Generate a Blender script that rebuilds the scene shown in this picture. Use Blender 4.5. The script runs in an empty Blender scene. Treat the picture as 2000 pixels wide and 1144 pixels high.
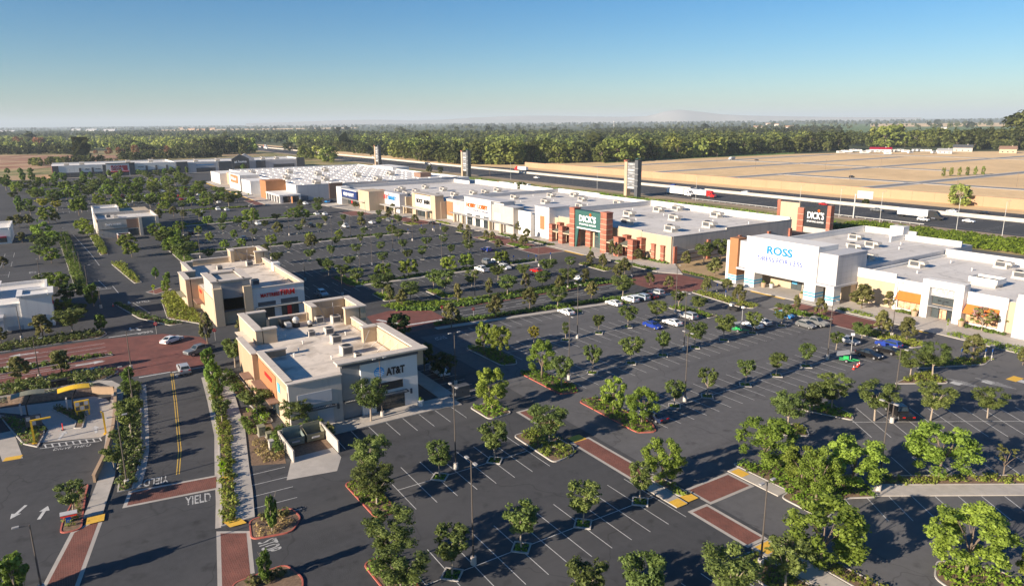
import bpy, math, random
import numpy as np
from mathutils import Vector, Matrix
random.seed(7); RNG = np.random.default_rng(7)
sc = bpy.context.scene; COL = sc.collection
rad = math.radians; PI = math.pi

# ---------------------------------------------------------------- camera
# site axes: x runs along the store fronts (towards the near right), y from the car park to the freeway
F_PX, CAM_H, ROLL, GRID = 1380.0, 44.0, rad(0.57), rad(57.5)
PITCH = math.atan((572 - 238) / F_PX)
def _cam_axes():
    fwd = Vector((0, math.cos(PITCH), -math.sin(PITCH))); up = Vector((0, math.sin(PITCH), math.cos(PITCH))); rt = Vector((1, 0, 0))
    e1 = rt * math.cos(ROLL) - up * math.sin(ROLL); e2 = rt * math.sin(ROLL) + up * math.cos(ROLL)
    M3 = Matrix.Rotation(GRID, 3, 'Z')
    return M3 @ e1, M3 @ e2, M3 @ fwd
E1, E2, FW = _cam_axes()
cam_d = bpy.data.cameras.new('camera'); cam = bpy.data.objects.new('camera', cam_d); COL.objects.link(cam)
cam_d.sensor_width = 36.0; cam_d.lens = 36.0 * F_PX / 2000.0; cam_d.clip_start = 1.0; cam_d.clip_end = 120000.0
m4 = Matrix((E1, E2, -FW)).transposed().to_4x4(); m4.translation = Vector((0, 0, CAM_H)); cam.matrix_world = m4
sc.camera = cam
def at(px, py, z=0.0):
    """photo pixel -> point on the level z"""
    d = FW * F_PX + E1 * (px - 1000) - E2 * (py - 572); t = (z - CAM_H) / d.z
    return d.x * t, d.y * t
def proj(x, y, z=0.0):
    p = Vector((x, y, z - CAM_H)); q = p.dot(FW)
    return 1000 + p.dot(E1) / q * F_PX, 572 - p.dot(E2) / q * F_PX

# ---------------------------------------------------------------- sky, sun, exposure
SUN_EL, SHADOW_AZ = rad(19.0), rad(92.8)
w = bpy.data.worlds.new('World'); sc.world = w; w.use_nodes = True
nt = w.node_tree; bg = nt.nodes['Background']
sky = nt.nodes.new('ShaderNodeTexSky'); sky.sky_type = 'NISHITA'; sky.sun_disc = False
sky.sun_elevation = SUN_EL; sky.sun_rotation = PI / 2 - (SHADOW_AZ + PI)
sky.altitude = 30; sky.air_density = 1.0; sky.dust_density = 0.2; sky.ozone_density = 4.5
sat = nt.nodes.new('ShaderNodeHueSaturation'); sat.inputs['Saturation'].default_value = 1.24
tint = nt.nodes.new('ShaderNodeMix'); tint.data_type = 'RGBA'; tint.blend_type = 'MULTIPLY'; tint.inputs[0].default_value = 1.0; tint.inputs[7].default_value = (.95, 1.0, 1.05, 1)
nt.links.new(sky.outputs[0], tint.inputs[6]); nt.links.new(tint.outputs[2], sat.inputs['Color'])
nt.links.new(sat.outputs[0], bg.inputs[0]); bg.inputs[1].default_value = 0.053
sd = bpy.data.lights.new('sun', 'SUN'); sun = bpy.data.objects.new('sun', sd); COL.objects.link(sun)
sd.energy = 5.0; sd.angle = rad(0.53); sd.color = (1.0, 0.85, 0.67)
sun.rotation_euler = Vector((math.cos(SHADOW_AZ) * math.cos(SUN_EL), math.sin(SHADOW_AZ) * math.cos(SUN_EL), -math.sin(SUN_EL))).to_track_quat('-Z', 'Y').to_euler()
sun.location = (-60, -300, 150)
vs = sc.view_settings; vs.view_transform = 'Standard'; vs.look = 'None'; vs.gamma = 1.0; vs.use_curve_mapping = False; vs.exposure = 1.1
sc.cycles.use_denoising = True; sc.cycles.max_bounces = 6; sc.cycles.volume_bounces = 0
sc.cycles.diffuse_bounces = 3; sc.cycles.transparent_max_bounces = 6; sc.cycles.transmission_bounces = 4

# ---------------------------------------------------------------- materials
def _new(name):
    m = bpy.data.materials.new(name); m.use_nodes = True; t = m.node_tree; t.nodes.clear()
    return m, t, t.nodes.new('ShaderNodeOutputMaterial')
def M(name, col, rough=.85, var=.12, scale=.5, bump=0.0, metal=0.0, spec=.3, col2=None, big=None, streak=None, cracks=False):
    """plain procedural surface: colour, mottling at one or two scales, fine relief"""
    m, t, out = _new(name); b = t.nodes.new('ShaderNodeBsdfPrincipled'); t.links.new(b.outputs[0], out.inputs[0])
    b.inputs['Roughness'].default_value = rough; b.inputs['Metallic'].default_value = metal; b.inputs['Specular IOR Level'].default_value = spec
    c = (*col, 1)
    if var <= 0: b.inputs['Base Color'].default_value = c; return m
    geo = t.nodes.new('ShaderNodeNewGeometry')
    n = t.nodes.new('ShaderNodeTexNoise'); n.inputs['Scale'].default_value = scale; n.inputs['Detail'].default_value = 7; n.inputs['Roughness'].default_value = .65
    t.links.new(geo.outputs['Position'], n.inputs['Vector'])
    mr = t.nodes.new('ShaderNodeMapRange'); mr.inputs[1].default_value = .3; mr.inputs[2].default_value = .7
    t.links.new(n.outputs['Fac'], mr.inputs[0])
    mx = t.nodes.new('ShaderNodeMix'); mx.data_type = 'RGBA'
    a = tuple(x * (1 - var) for x in col); d = col2 or tuple(min(1, x * (1 + var)) for x in col)
    mx.inputs[6].default_value = (*a, 1); mx.inputs[7].default_value = (*d, 1); t.links.new(mr.outputs[0], mx.inputs[0])
    res = mx.outputs[2]
    if big:                                   # (scale, colour, low, high): second, larger mottling
        n2 = t.nodes.new('ShaderNodeTexNoise'); n2.inputs['Scale'].default_value = big[0]; n2.inputs['Detail'].default_value = 5; n2.inputs['Distortion'].default_value = .4
        t.links.new(geo.outputs['Position'], n2.inputs['Vector'])
        r2 = t.nodes.new('ShaderNodeMapRange'); r2.inputs[1].default_value = big[2]; r2.inputs[2].default_value = big[3]; t.links.new(n2.outputs['Fac'], r2.inputs[0])
        m2 = t.nodes.new('ShaderNodeMix'); m2.data_type = 'RGBA'; t.links.new(r2.outputs[0], m2.inputs[0]); t.links.new(res, m2.inputs[6]); m2.inputs[7].default_value = (*big[1], 1)
        res = m2.outputs[2]
    def darken(fac_socket, amount, res):
        k = t.nodes.new('ShaderNodeMath'); k.operation = 'MULTIPLY_ADD'; k.inputs[1].default_value = -amount; k.inputs[2].default_value = 1.0; t.links.new(fac_socket, k.inputs[0])
        q = t.nodes.new('ShaderNodeMix'); q.data_type = 'RGBA'; q.blend_type = 'MULTIPLY'; q.inputs[0].default_value = 1; t.links.new(res, q.inputs[6]); t.links.new(k.outputs[0], q.inputs[7]); return q.outputs[2]
    def ramp(sock, lo, hi):
        r = t.nodes.new('ShaderNodeMapRange'); r.inputs[1].default_value = lo; r.inputs[2].default_value = hi; t.links.new(sock, r.inputs[0]); return r.outputs[0]
    if streak:                                # rain streaks running down, (density, amount)
        mp = t.nodes.new('ShaderNodeMapping'); mp.inputs['Scale'].default_value = (streak[0], streak[0], .07 * streak[0]); t.links.new(geo.outputs['Position'], mp.inputs[0])
        ns = t.nodes.new('ShaderNodeTexNoise'); ns.inputs['Scale'].default_value = 1; ns.inputs['Detail'].default_value = 4; t.links.new(mp.outputs[0], ns.inputs['Vector'])
        res = darken(ramp(ns.outputs['Fac'], .52, .78), streak[1], res)
    if cracks:                                # sealed cracks, oil spots, worn tracks
        wob = t.nodes.new('ShaderNodeTexNoise'); wob.inputs['Scale'].default_value = .25; t.links.new(geo.outputs['Position'], wob.inputs['Vector'])
        vm = t.nodes.new('ShaderNodeVectorMath'); vm.operation = 'MULTIPLY_ADD'; vm.inputs[1].default_value = (5, 5, 0); t.links.new(wob.outputs['Color'], vm.inputs[0]); t.links.new(geo.outputs['Position'], vm.inputs[2])
        vo = t.nodes.new('ShaderNodeTexVoronoi'); vo.feature = 'DISTANCE_TO_EDGE'; vo.inputs['Scale'].default_value = .055; t.links.new(vm.outputs[0], vo.inputs['Vector'])
        inv = ramp(vo.outputs['Distance'], .006, .0015); res = darken(inv, .25, res)
        oil = t.nodes.new('ShaderNodeTexNoise'); oil.inputs['Scale'].default_value = .42; oil.inputs['Detail'].default_value = 3; t.links.new(geo.outputs['Position'], oil.inputs['Vector']); res = darken(ramp(oil.outputs['Fac'], .60, .74), .35, res)
        mp = t.nodes.new('ShaderNodeMapping'); mp.inputs['Scale'].default_value = (.35, .02, 1); t.links.new(geo.outputs['Position'], mp.inputs[0]); tr = t.nodes.new('ShaderNodeTexNoise'); tr.inputs['Scale'].default_value = 1; tr.inputs['Detail'].default_value = 5; t.links.new(mp.outputs[0], tr.inputs['Vector']); res = darken(ramp(tr.outputs['Fac'], .5, .75), .22, res)
    t.links.new(res, b.inputs['Base Color'])
    if bump:
        bp = t.nodes.new('ShaderNodeBump'); bp.inputs['Strength'].default_value = bump; bp.inputs['Distance'].default_value = .05
        nb = t.nodes.new('ShaderNodeTexNoise'); nb.inputs['Scale'].default_value = scale * 8; nb.inputs['Detail'].default_value = 4
        t.links.new(geo.outputs['Position'], nb.inputs['Vector']); t.links.new(nb.outputs['Fac'], bp.inputs['Height']); t.links.new(bp.outputs[0], b.inputs['Normal'])
    return m
def brick_mat(name, c1, c2, mortar, bw=.22, bh=.11, wall=False):
    m, t, out = _new(name); b = t.nodes.new('ShaderNodeBsdfPrincipled'); t.links.new(b.outputs[0], out.inputs[0]); b.inputs['Roughness'].default_value = .9
    geo = t.nodes.new('ShaderNodeNewGeometry'); vec = geo.outputs['Position']
    if wall:
        sx = t.nodes.new('ShaderNodeSeparateXYZ'); t.links.new(vec, sx.inputs[0]); ad = t.nodes.new('ShaderNodeMath'); ad.operation = 'ADD'
        t.links.new(sx.outputs[0], ad.inputs[0]); t.links.new(sx.outputs[1], ad.inputs[1]); cb = t.nodes.new('ShaderNodeCombineXYZ')
        t.links.new(ad.outputs[0], cb.inputs[0]); t.links.new(sx.outputs[2], cb.inputs[1]); vec = cb.outputs[0]
    bt = t.nodes.new('ShaderNodeTexBrick'); bt.inputs['Color1'].default_value = (*c1, 1); bt.inputs['Color2'].default_value = (*c2, 1); bt.inputs['Mortar'].default_value = (*mortar, 1)
    bt.inputs['Scale'].default_value = 1; bt.inputs['Brick Width'].default_value = bw; bt.inputs['Row Height'].default_value = bh; bt.inputs['Mortar Size'].default_value = .012
    t.links.new(vec, bt.inputs['Vector'])
    n = t.nodes.new('ShaderNodeTexNoise'); n.inputs['Scale'].default_value = .35; n.inputs['Detail'].default_value = 6; t.links.new(geo.outputs['Position'], n.inputs['Vector'])
    mr = t.nodes.new('ShaderNodeMapRange'); mr.inputs[1].default_value = .3; mr.inputs[2].default_value = .75; mr.inputs[3].default_value = .72; mr.inputs[4].default_value = 1.2; t.links.new(n.outputs['Fac'], mr.inputs[0])
    mx = t.nodes.new('ShaderNodeMix'); mx.data_type = 'RGBA'; mx.blend_type = 'MULTIPLY'; mx.inputs[0].default_value = 1
    t.links.new(bt.outputs['Color'], mx.inputs[6]); t.links.new(mr.outputs[0], mx.inputs[7]); t.links.new(mx.outputs[2], b.inputs['Base Color'])
    return m
def foliage(name, dark, light, third=None, trans=.3, spread=(.72, 1.25)):
    """leaves: colour from the leaf's own tint and the plant's own hue, part of the light passes through"""
    m, t, out = _new(name)
    at_ = t.nodes.new('ShaderNodeAttribute'); at_.attribute_name = 'tint'
    cr = t.nodes.new('ShaderNodeValToRGB'); cr.color_ramp.elements[0].color = (*dark, 1); cr.color_ramp.elements[1].color = (*light, 1); cr.color_ramp.elements[1].position = .85
    if third: e = cr.color_ramp.elements.new(.97); e.color = (*third, 1); 
    t.links.new(at_.outputs['Fac'], cr.inputs[0])
    oi = t.nodes.new('ShaderNodeObjectInfo'); hs = t.nodes.new('ShaderNodeHueSaturation')
    mr = t.nodes.new('ShaderNodeMapRange'); mr.inputs[3].default_value, mr.inputs[4].default_value = spread; t.links.new(oi.outputs['Random'], mr.inputs[0]); t.links.new(mr.outputs[0], hs.inputs['Value'])
    ml = t.nodes.new('ShaderNodeMath'); ml.operation = 'MULTIPLY'; ml.inputs[1].default_value = 7.31; t.links.new(oi.outputs['Random'], ml.inputs[0])
    fr = t.nodes.new('ShaderNodeMath'); fr.operation = 'FRACT'; t.links.new(ml.outputs[0], fr.inputs[0])
    m3 = t.nodes.new('ShaderNodeMapRange'); m3.inputs[3].default_value = .484; m3.inputs[4].default_value = .512; t.links.new(fr.outputs[0], m3.inputs[0]); t.links.new(m3.outputs[0], hs.inputs['Hue'])
    t.links.new(cr.outputs[0], hs.inputs['Color'])
    d = t.nodes.new('ShaderNodeBsdfPrincipled'); d.inputs['Roughness'].default_value = .6; d.inputs['Specular IOR Level'].default_value = .25; tr = t.nodes.new('ShaderNodeBsdfTranslucent'); mx = t.nodes.new('ShaderNodeMixShader'); mx.inputs[0].default_value = trans
    t.links.new(hs.outputs[0], d.inputs['Base Color']); t.links.new(hs.outputs[0], tr.inputs[0]); t.links.new(d.outputs[0], mx.inputs[1]); t.links.new(tr.outputs[0], mx.inputs[2]); t.links.new(mx.outputs[0], out.inputs[0])
    return m
def glass(name, col, rough=.12):
    return M(name, col, rough=rough, var=0, spec=.8)
MAT = dict(
    asphalt=M('asphalt', (.058, .0595, .064), .92, .14, .9, bump=.25, big=(.045, (.080, .080, .083), .42, .72), cracks=True),
    lighter_asphalt=M('lighter_asphalt', (.105, .104, .108), .92, .14, .9, bump=.25, big=(.045, (.135, .133, .134), .42, .72), cracks=True),
    old_asphalt=M('old_asphalt', (.10, .098, .096), .92, .14, .7, bump=.2, big=(.03, (.13, .127, .122), .45, .75)),
    fwy=M('freeway_asphalt', (.055, .056, .06), .9, .12, .5, big=(.02, (.06, .06, .062), .4, .7)),
    concrete=M('concrete', (.43, .395, .355), .9, .12, .8, big=(.12, (.34, .315, .285), .48, .75)),
    kerb=M('kerb_concrete', (.44, .41, .38), .9, .12, 1.5), redkerb=M('red_kerb_paint', (.42, .12, .09), .8, .15, 2.0),
    white=M('white_stucco', (.70, .685, .66), .9, .03, .4, big=(.08, (.65, .63, .60), .5, .85), streak=(1.1, .12)),
    paint=M('line_paint', (.50, .50, .49), .8, .3, 1.6), worn=M('worn_marking_paint', (.42, .42, .41), .85, .25, 2.0, big=(1.6, (.085, .085, .088), .53, .62)), ypaint=M('yellow_line_paint', (.55, .36, .07), .8, .2, 1.2),
    cream=M('cream_stucco', (.47, .375, .265), .9, .05, .4, streak=(1.4, .16)), tan=M('tan_stucco', (.45, .34, .24), .9, .05, .4), greige=M('greige_stucco', (.47, .43, .385), .9, .05, .4, big=(.1, (.42, .385, .345), .5, .8), streak=(1.3, .2)),
    peach=M('peach_stucco', (.42, .295, .195), .9, .06, .5, streak=(1.4, .18)), orange=M('orange_panel', (.36, .165, .075), .8, .06, .6), brown=M('brown_panel', (.24, .15, .11), .8, .08, .6),
    lgrey=M('light_grey_stucco', (.47, .47, .485), .85, .04, .4, streak=(1.0, .12)), mgrey2=M('grey_sign_panel', (.34, .34, .35), .7, .05, .5), mgrey=M('mid_grey_panel', (.27, .275, .285), .7, .05, .5), dgrey=M('dark_grey_panel', (.085, .09, .10), .7, .08, .5),
    roof=M('roof_membrane', (.64, .61, .575), .9, .07, .3, big=(.05, (.53, .50, .465), .45, .75), cracks=True), roof2=M('stained_roof_membrane', (.68, .60, .51), .9, .12, .5, big=(.18, (.36, .30, .24), .50, .70), cracks=True),
    wroof=M('white_roof_membrane', (.72, .69, .65), .9, .05, .3, big=(.05, (.60, .57, .535), .45, .75)),
    coping=M('coping_plaster', (.55, .49, .43), .85, .10, 1.3), metal=M('galvanised_metal', (.50, .50, .49), .45, .12, 2, metal=.35), hvac=M('unit_casing', (.50, .46, .41), .6, .10, 1.5), black=M('black_paint', (.02, .02, .022), .5, .1, 2), pole=M('bronze_pole', (.10, .085, .075), .5, .1, 2), lamp=M('lamp_head', (.34, .33, .32), .5, .05, 2), base=M('pole_base_concrete', (.50, .46, .42), .9, .12, 3),
    glass=glass('dark_glass', (.025, .035, .04)), sglass=glass('shop_glass', (.06, .075, .08), .08), bglass=glass('blue_glass', (.10, .16, .22), .15), frame=M('window_frame', (.05, .05, .055), .5, 0),
    brick=brick_mat('column_brick', (.40, .12, .07), (.32, .10, .06), (.30, .22, .18), .4, .2, True), paver=brick_mat('red_paver', (.20, .068, .048), (.15, .055, .04), (.25, .13, .10), .42, .21), paver2=brick_mat('red_road_paver', (.185, .062, .048), (.155, .055, .044), (.14, .06, .05), 1.2, .6),
    stone=M('stone_veneer', (.30, .22, .17), .9, .45, 2.5, bump=.6), mulch=M('bark_mulch', (.20, .135, .09), .95, .35, 2.5, bump=.5), cbarrier=M('barrier_concrete', (.47, .43, .38), .9, .08, .3), straw=M('straw_ground', (.40, .29, .16), .95, .22, .25, big=(.012, (.33, .22, .12), .4, .7)), field=M('dry_field', (.74, .52, .28), .95, .16, .10, big=(.011, (.56, .39, .21), .45, .72), streak=None), redsoil=M('red_soil', (.30, .15, .09), .95, .3, .05, big=(.02, (.46, .31, .18), .45, .6)), weeds=M('weedy_ground', (.20, .19, .07), .95, .4, .3, big=(.03, (.42, .31, .15), .45, .6)), greenf=M('irrigated_crop', (.10, .17, .05), .95, .2, .05, big=(.01, (.16, .19, .07), .45, .7)), lawn=M('park_lawn', (.13, .20, .05), .95, .2, .2),
    dirt=M('dirt_shoulder', (.34, .26, .18), .95, .2, .3), street=M('street_asphalt', (.20, .20, .205), .9, .1, .2), kerbpale=M('pale_kerb', (.55, .52, .48), .9, .08, .5), wall_tan=M('tan_block_wall', (.42, .265, .165), .9, .06, .2, big=(.03, (.38, .235, .145), .45, .7)), terrain=M('far_plain', (.06, .075, .032), .95, .4, .004, big=(.0005, (.24, .20, .11), .62, .70)),
    teal=M('dark_green_panel', (.035, .105, .095), .6, .06, .6), navy=M('navy_panel', (.012, .03, .13), .6, .06, .6), dicksign=M('black_sign_panel', (.02, .024, .03), .5, .05, 1), green_roof=M('green_grey_roof', (.13, .135, .11), .8, .1, 1.5),
    rossblue=M('bright_blue_letter', (.005, .22, .52), .5, 0), ltblue=M('blue_band', (.10, .42, .68), .7, .05, 1), violet=M('blue_violet_letter', (.04, .10, .42), .5, 0), signwhite=M('white_letter', (.85, .85, .85), .5, 0), red=M('red_letter', (.62, .02, .02), .5, 0), dred=M('dark_red_letter', (.30, .015, .04), .5, 0), oletter=M('orange_letter', (.60, .10, .008), .5, 0), awn=M('orange_awning', (.60, .16, .03), .8, .06, 1.5), blk=M('black_letter', (.015, .015, .018), .5, 0), attblue=M('globe_blue', (.0, .33, .72), .5, 0),
    yellow=M('yellow_paint', (.85, .52, .03), .6, .06, 2), ada=M('yellow_tactile', (.70, .42, .06), .8, .12, 3), yg=M('fluorescent_sign', (.62, .85, .02), .5, 0), blue=M('blue_sign', (.02, .14, .55), .5, 0), redp=M('red_plastic', (.75, .05, .03), .5, 0), dumpg=M('dumpster_green', (.16, .20, .19), .6, .15, 2), olive=M('olive_metal', (.22, .215, .15), .5, .1, 1), green=M('green_paint', (.03, .42, .12), .5, .05, 2), wood=M('stake_wood', (.36, .25, .16), .9, .2, 3), bark=M('tree_bark', (.19, .145, .11), .95, .25, 4), pbark=M('pale_bark', (.34, .28, .22), .95, .2, 4), poster=M('shop_poster', (.62, .36, .22), .6, .6, 1.1),
    tyre=M('tyre_rubber', (.018, .018, .019), .9, 0), rim=M('wheel_rim', (.45, .45, .46), .35, 0, metal=.6), lens=M('headlamp_lens', (.75, .75, .75), .2, 0), tail=M('tail_lamp', (.45, .01, .01), .25, 0), chrome=M('chrome_trim', (.55, .55, .56), .2, 0, metal=.8),
    fg=foliage('zelkova_leaves', (.050, .078, .019), (.195, .250, .065)), fl=foliage('lime_leaves', (.085, .135, .018), (.300, .395, .062), trans=.36), fb=foliage('bronze_leaves', (.075, .085, .026), (.230, .225, .075)), fc=foliage('upright_leaves', (.050, .095, .016), (.200, .310, .050)), fm=foliage('myrtle_leaves', (0.077, 0.091, 0.028), (0.224, 0.238, 0.070), (.42, .24, .25)), fd=foliage('shaded_leaves', (.03, .055, .014), (.09, .14, .03)), fy=foliage('yellow_leaves', (.18, .19, .02), (.42, .40, .05)), fo=foliage('oak_leaves', (0.031, 0.044, 0.013), (0.120, 0.136, 0.037), spread=(.55, 1.5)), fp=foliage('grove_leaves', (0.078, 0.112, 0.024), (0.279, 0.315, 0.074), spread=(.55, 1.5)), frust=foliage('rust_leaves', (.20, .09, .04), (.42, .22, .11), spread=(.55, 1.5)), fh=foliage('hedge_leaves', (.045, .080, .016), (.165, .240, .042)), fgc=foliage('ground_cover_leaves', (.075, .115, .018), (.280, .340, .055)), fgr=foliage('grass_blades', (.075, .14, .016), (.230, .350, .035)), fdry=foliage('dry_grass_blades', (.26, .19, .08), (.50, .38, .16)), frose=foliage('rose_leaves', (0.056, 0.091, 0.028), (0.182, 0.224, 0.056), (.68, .60, .52)), fsage=foliage('sage_leaves', (.16, .19, .11), (.36, .38, .22)))

# ---------------------------------------------------------------- mesh helpers
def link(name, data, parent=None, loc=(0, 0, 0), rotz=0.0, scale=None):
    o = bpy.data.objects.new(name, data); COL.objects.link(o); o.location = loc
    if rotz: o.rotation_euler = (0, 0, rotz)
    if scale: o.scale = scale
    if parent is not None: o.parent = parent
    return o
class MB:
    def __init__(s): s.v = []; s.f = []
    def add(s, vs, fs):
        n = len(s.v); s.v += [tuple(p) for p in vs]; s.f += [tuple(i + n for i in f) for f in fs]; return s
    def box(s, x0, x1, y0, y1, z0, z1):
        x0, x1 = sorted((x0, x1)); y0, y1 = sorted((y0, y1)); z0, z1 = sorted((z0, z1))
        return s.add([(x0, y0, z0), (x1, y0, z0), (x1, y1, z0), (x0, y1, z0), (x0, y0, z1), (x1, y0, z1), (x1, y1, z1), (x0, y1, z1)],
                     [(0, 3, 2, 1), (4, 5, 6, 7), (0, 1, 5, 4), (1, 2, 6, 5), (2, 3, 7, 6), (3, 0, 4, 7)])
    def prism(s, pts, z0, z1):
        a = sum(p[0] * q[1] - q[0] * p[1] for p, q in zip(pts, pts[1:] + pts[:1]))
        if a < 0: pts = pts[::-1]
        n = len(pts)
        return s.add([(p[0], p[1], z0) for p in pts] + [(p[0], p[1], z1) for p in pts], [tuple(range(n))[::-1], tuple(range(n, 2 * n))] + [(i, (i + 1) % n, (i + 1) % n + n, i + n) for i in range(n)])
    def flat(s, pts, z):
        a = sum(p[0] * q[1] - q[0] * p[1] for p, q in zip(pts, pts[1:] + pts[:1]))
        if a < 0: pts = pts[::-1]
        return s.add([(p[0], p[1], z) for p in pts], [tuple(range(len(pts)))])
    def quad(s, *p): return s.add(p, [(0, 1, 2, 3)])
    def tube(s, p0, p1, r0, r1=None, n=8, cap=True):
        r1 = r0 if r1 is None else r1; p0 = Vector(p0); p1 = Vector(p1); d = (p1 - p0).normalized()
        u = d.orthogonal().normalized(); w_ = d.cross(u)
        ring = lambda p, r: [p + (u * math.cos(2 * PI * i / n) + w_ * math.sin(2 * PI * i / n)) * r for i in range(n)]
        fs = [(i, (i + 1) % n, (i + 1) % n + n, i + n) for i in range(n)]
        if cap: fs += [tuple(range(n))[::-1], tuple(range(n, 2 * n))]
        return s.add(ring(p0, r0) + ring(p1, r1), fs)
    def side(s, prof, y0, y1, taper=0.0):
        """profile in x-z extruded along y; the upper edge of the profile leans in by taper"""
        zs = [p[1] for p in prof]; lo, hi = min(zs), max(zs); n = len(prof); k = lambda z: taper * (z - lo) / max(1e-6, hi - lo)
        return s.add([(x, y0 + k(z), z) for x, z in prof] + [(x, y1 - k(z), z) for x, z in prof], [tuple(range(n)), tuple(range(n, 2 * n))[::-1]] + [((i + 1) % n, i, i + n, (i + 1) % n + n) for i in range(n)])
    def mesh(s, name, mat, off=(0, 0, 0), smooth=False):
        me = bpy.data.meshes.new(name); me.from_pydata([(x - off[0], y - off[1], z - off[2]) for x, y, z in s.v], [], s.f)
        if mat is not None: me.materials.append(MAT[mat] if isinstance(mat, str) else mat)
        if smooth: me.shade_smooth()
        return me
    def build(s, name, mat, parent=None, off=(0, 0, 0), smooth=False, **k): return link(name, s.mesh(name, mat, off, smooth), parent, **k)
def structure(name, mb, mat):
    o = mb.build(name, mat); o['kind'] = 'structure'; return o
def sheet(name, mat, pts, z): return structure(name, MB().flat(pts, z), mat)
def rect(x0, x1, y0, y1): return [(x0, y0), (x1, y0), (x1, y1), (x0, y1)]
def inset(pts, d):
    a = sum(p[0] * q[1] - q[0] * p[1] for p, q in zip(pts, pts[1:] + pts[:1]))
    if a < 0: pts = pts[::-1]
    out = []; n = len(pts)
    for i in range(n):
        p0, p1, p2 = Vector(pts[i - 1]), Vector(pts[i]), Vector(pts[(i + 1) % n])
        d1 = (p1 - p0).normalized(); d2 = (p2 - p1).normalized(); n1 = Vector((-d1.y, d1.x)); n2 = Vector((-d2.y, d2.x))
        b = n1 + n2; k = max(.35, (b.length ** 2) / 2 if b.length > 0 else 1); out.append(tuple(p1 + b * (d / k) * 1.0 if b.length < .2 else p1 + b * (d / (1 + n1.dot(n2)))))
    return out
def rounded(pts, r, n=4):
    out = []; m = len(pts)
    for i in range(m):
        p0, p1, p2 = Vector(pts[i - 1]), Vector(pts[i]), Vector(pts[(i + 1) % m])
        a = p1 + (p0 - p1).normalized() * min(r, (p0 - p1).length * .48); c = p1 + (p2 - p1).normalized() * min(r, (p2 - p1).length * .48)
        for j in range(n + 1):
            t = j / n; q = a.lerp(p1, t).lerp(p1.lerp(c, t), t); out.append(tuple(q))
    return out

# ---------------------------------------------------------------- things and their labels
REG = []
def thing(name, look, place, cat, group=None, loc=(0, 0, 0), rotz=0.0):
    o = link(name, None, None, loc, rotz); reg(o, look, place, cat, group); return o
def reg(o, look, place, cat, group=None):
    REG.append((o, look, place, cat, group)); return o
_U = 'zeroth first second third fourth fifth sixth seventh eighth ninth tenth eleventh twelfth thirteenth fourteenth fifteenth sixteenth seventeenth eighteenth nineteenth'.split()
_C = {2: ('twentieth', 'twenty'), 3: ('thirtieth', 'thirty'), 4: ('fortieth', 'forty'), 5: ('fiftieth', 'fifty'), 6: ('sixtieth', 'sixty'), 7: ('seventieth', 'seventy')}
def ordinal(n): return _U[n] if n < 20 else (_C[n // 10][0] if n % 10 == 0 else _C[n // 10][1] + '-' + _U[n % 10])
def finish_labels():
    by = {}
    for r in REG: by.setdefault((r[1], r[2]), []).append(r)
    for (look, place), rs in by.items():
        def key(r):
            l = r[0].matrix_basis.translation
            if r[0].type == 'MESH':
                b = r[0].bound_box; c = [sum(v[i] for v in b) / 8 for i in range(3)]; l = (l[0] + c[0], l[1] + c[1], l[2] + c[2])
            return proj(l[0], l[1], l[2])[0]
        rs.sort(key=key)
        for i, r in enumerate(rs):
            o = r[0]; o['category'] = r[3]
            o['label'] = f'{look} {place}'.strip() if len(rs) == 1 else f'{look}, {ordinal(i + 1)} from left {place}'.strip()
            if r[4]: o['group'] = r[4]

# ---------------------------------------------------------------- leaves
def leaf_mesh(name, mat, centres, radii, n, size, up=.25, tint_c=None, asp=1.5, squash=1.0, seed=0):
    """n small pointed leaf faces spread over clumps (centre, radius); tint is a leaf's own shade"""
    g = np.random.default_rng(seed); C = np.asarray(centres, float); Rr = np.asarray(radii, float)
    wgt = Rr ** 2; idx = g.choice(len(C), n, p=wgt / wgt.sum())
    d = g.normal(size=(n, 3)); d /= np.linalg.norm(d, axis=1, keepdims=True)
    r = Rr[idx][:, None] * (g.random((n, 1)) ** .45)
    off = d * r; off[:, 2] *= squash; p = C[idx] + off
    nn = d * .8 + g.normal(size=(n, 3)) * .45 + np.array([0, 0, up]); nn /= np.linalg.norm(nn, axis=1, keepdims=True)
    t = np.cross(nn, g.normal(size=(n, 3))); t /= np.linalg.norm(t, axis=1, keepdims=True); b = np.cross(nn, t)
    s = size * (.6 + .8 * g.random((n, 1)))
    v = np.stack([p - t * s * asp * .5, p - b * s * .5, p + t * s * asp * .5, p + b * s * .5], 1).reshape(-1, 3)
    me = bpy.data.meshes.new(name); me.vertices.add(4 * n); me.vertices.foreach_set('co', v.astype(np.float32).ravel())
    me.loops.add(4 * n); me.loops.foreach_set('vertex_index', np.arange(4 * n, dtype=np.int32)); me.polygons.add(n)
    me.polygons.foreach_set('loop_start', np.arange(0, 4 * n, 4, dtype=np.int32)); me.update(calc_edges=True)
    tc = np.zeros(len(C)) if tint_c is None else np.asarray(tint_c, float)
    ti = np.clip(tc[idx] + .25 + .5 * g.random(n), 0, 1) if tint_c is not None else g.random(n)
    a = me.attributes.new('tint', 'FLOAT', 'FACE'); a.data.foreach_set('value', ti.astype(np.float32))
    me.materials.append(MAT[mat]); return me

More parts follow.
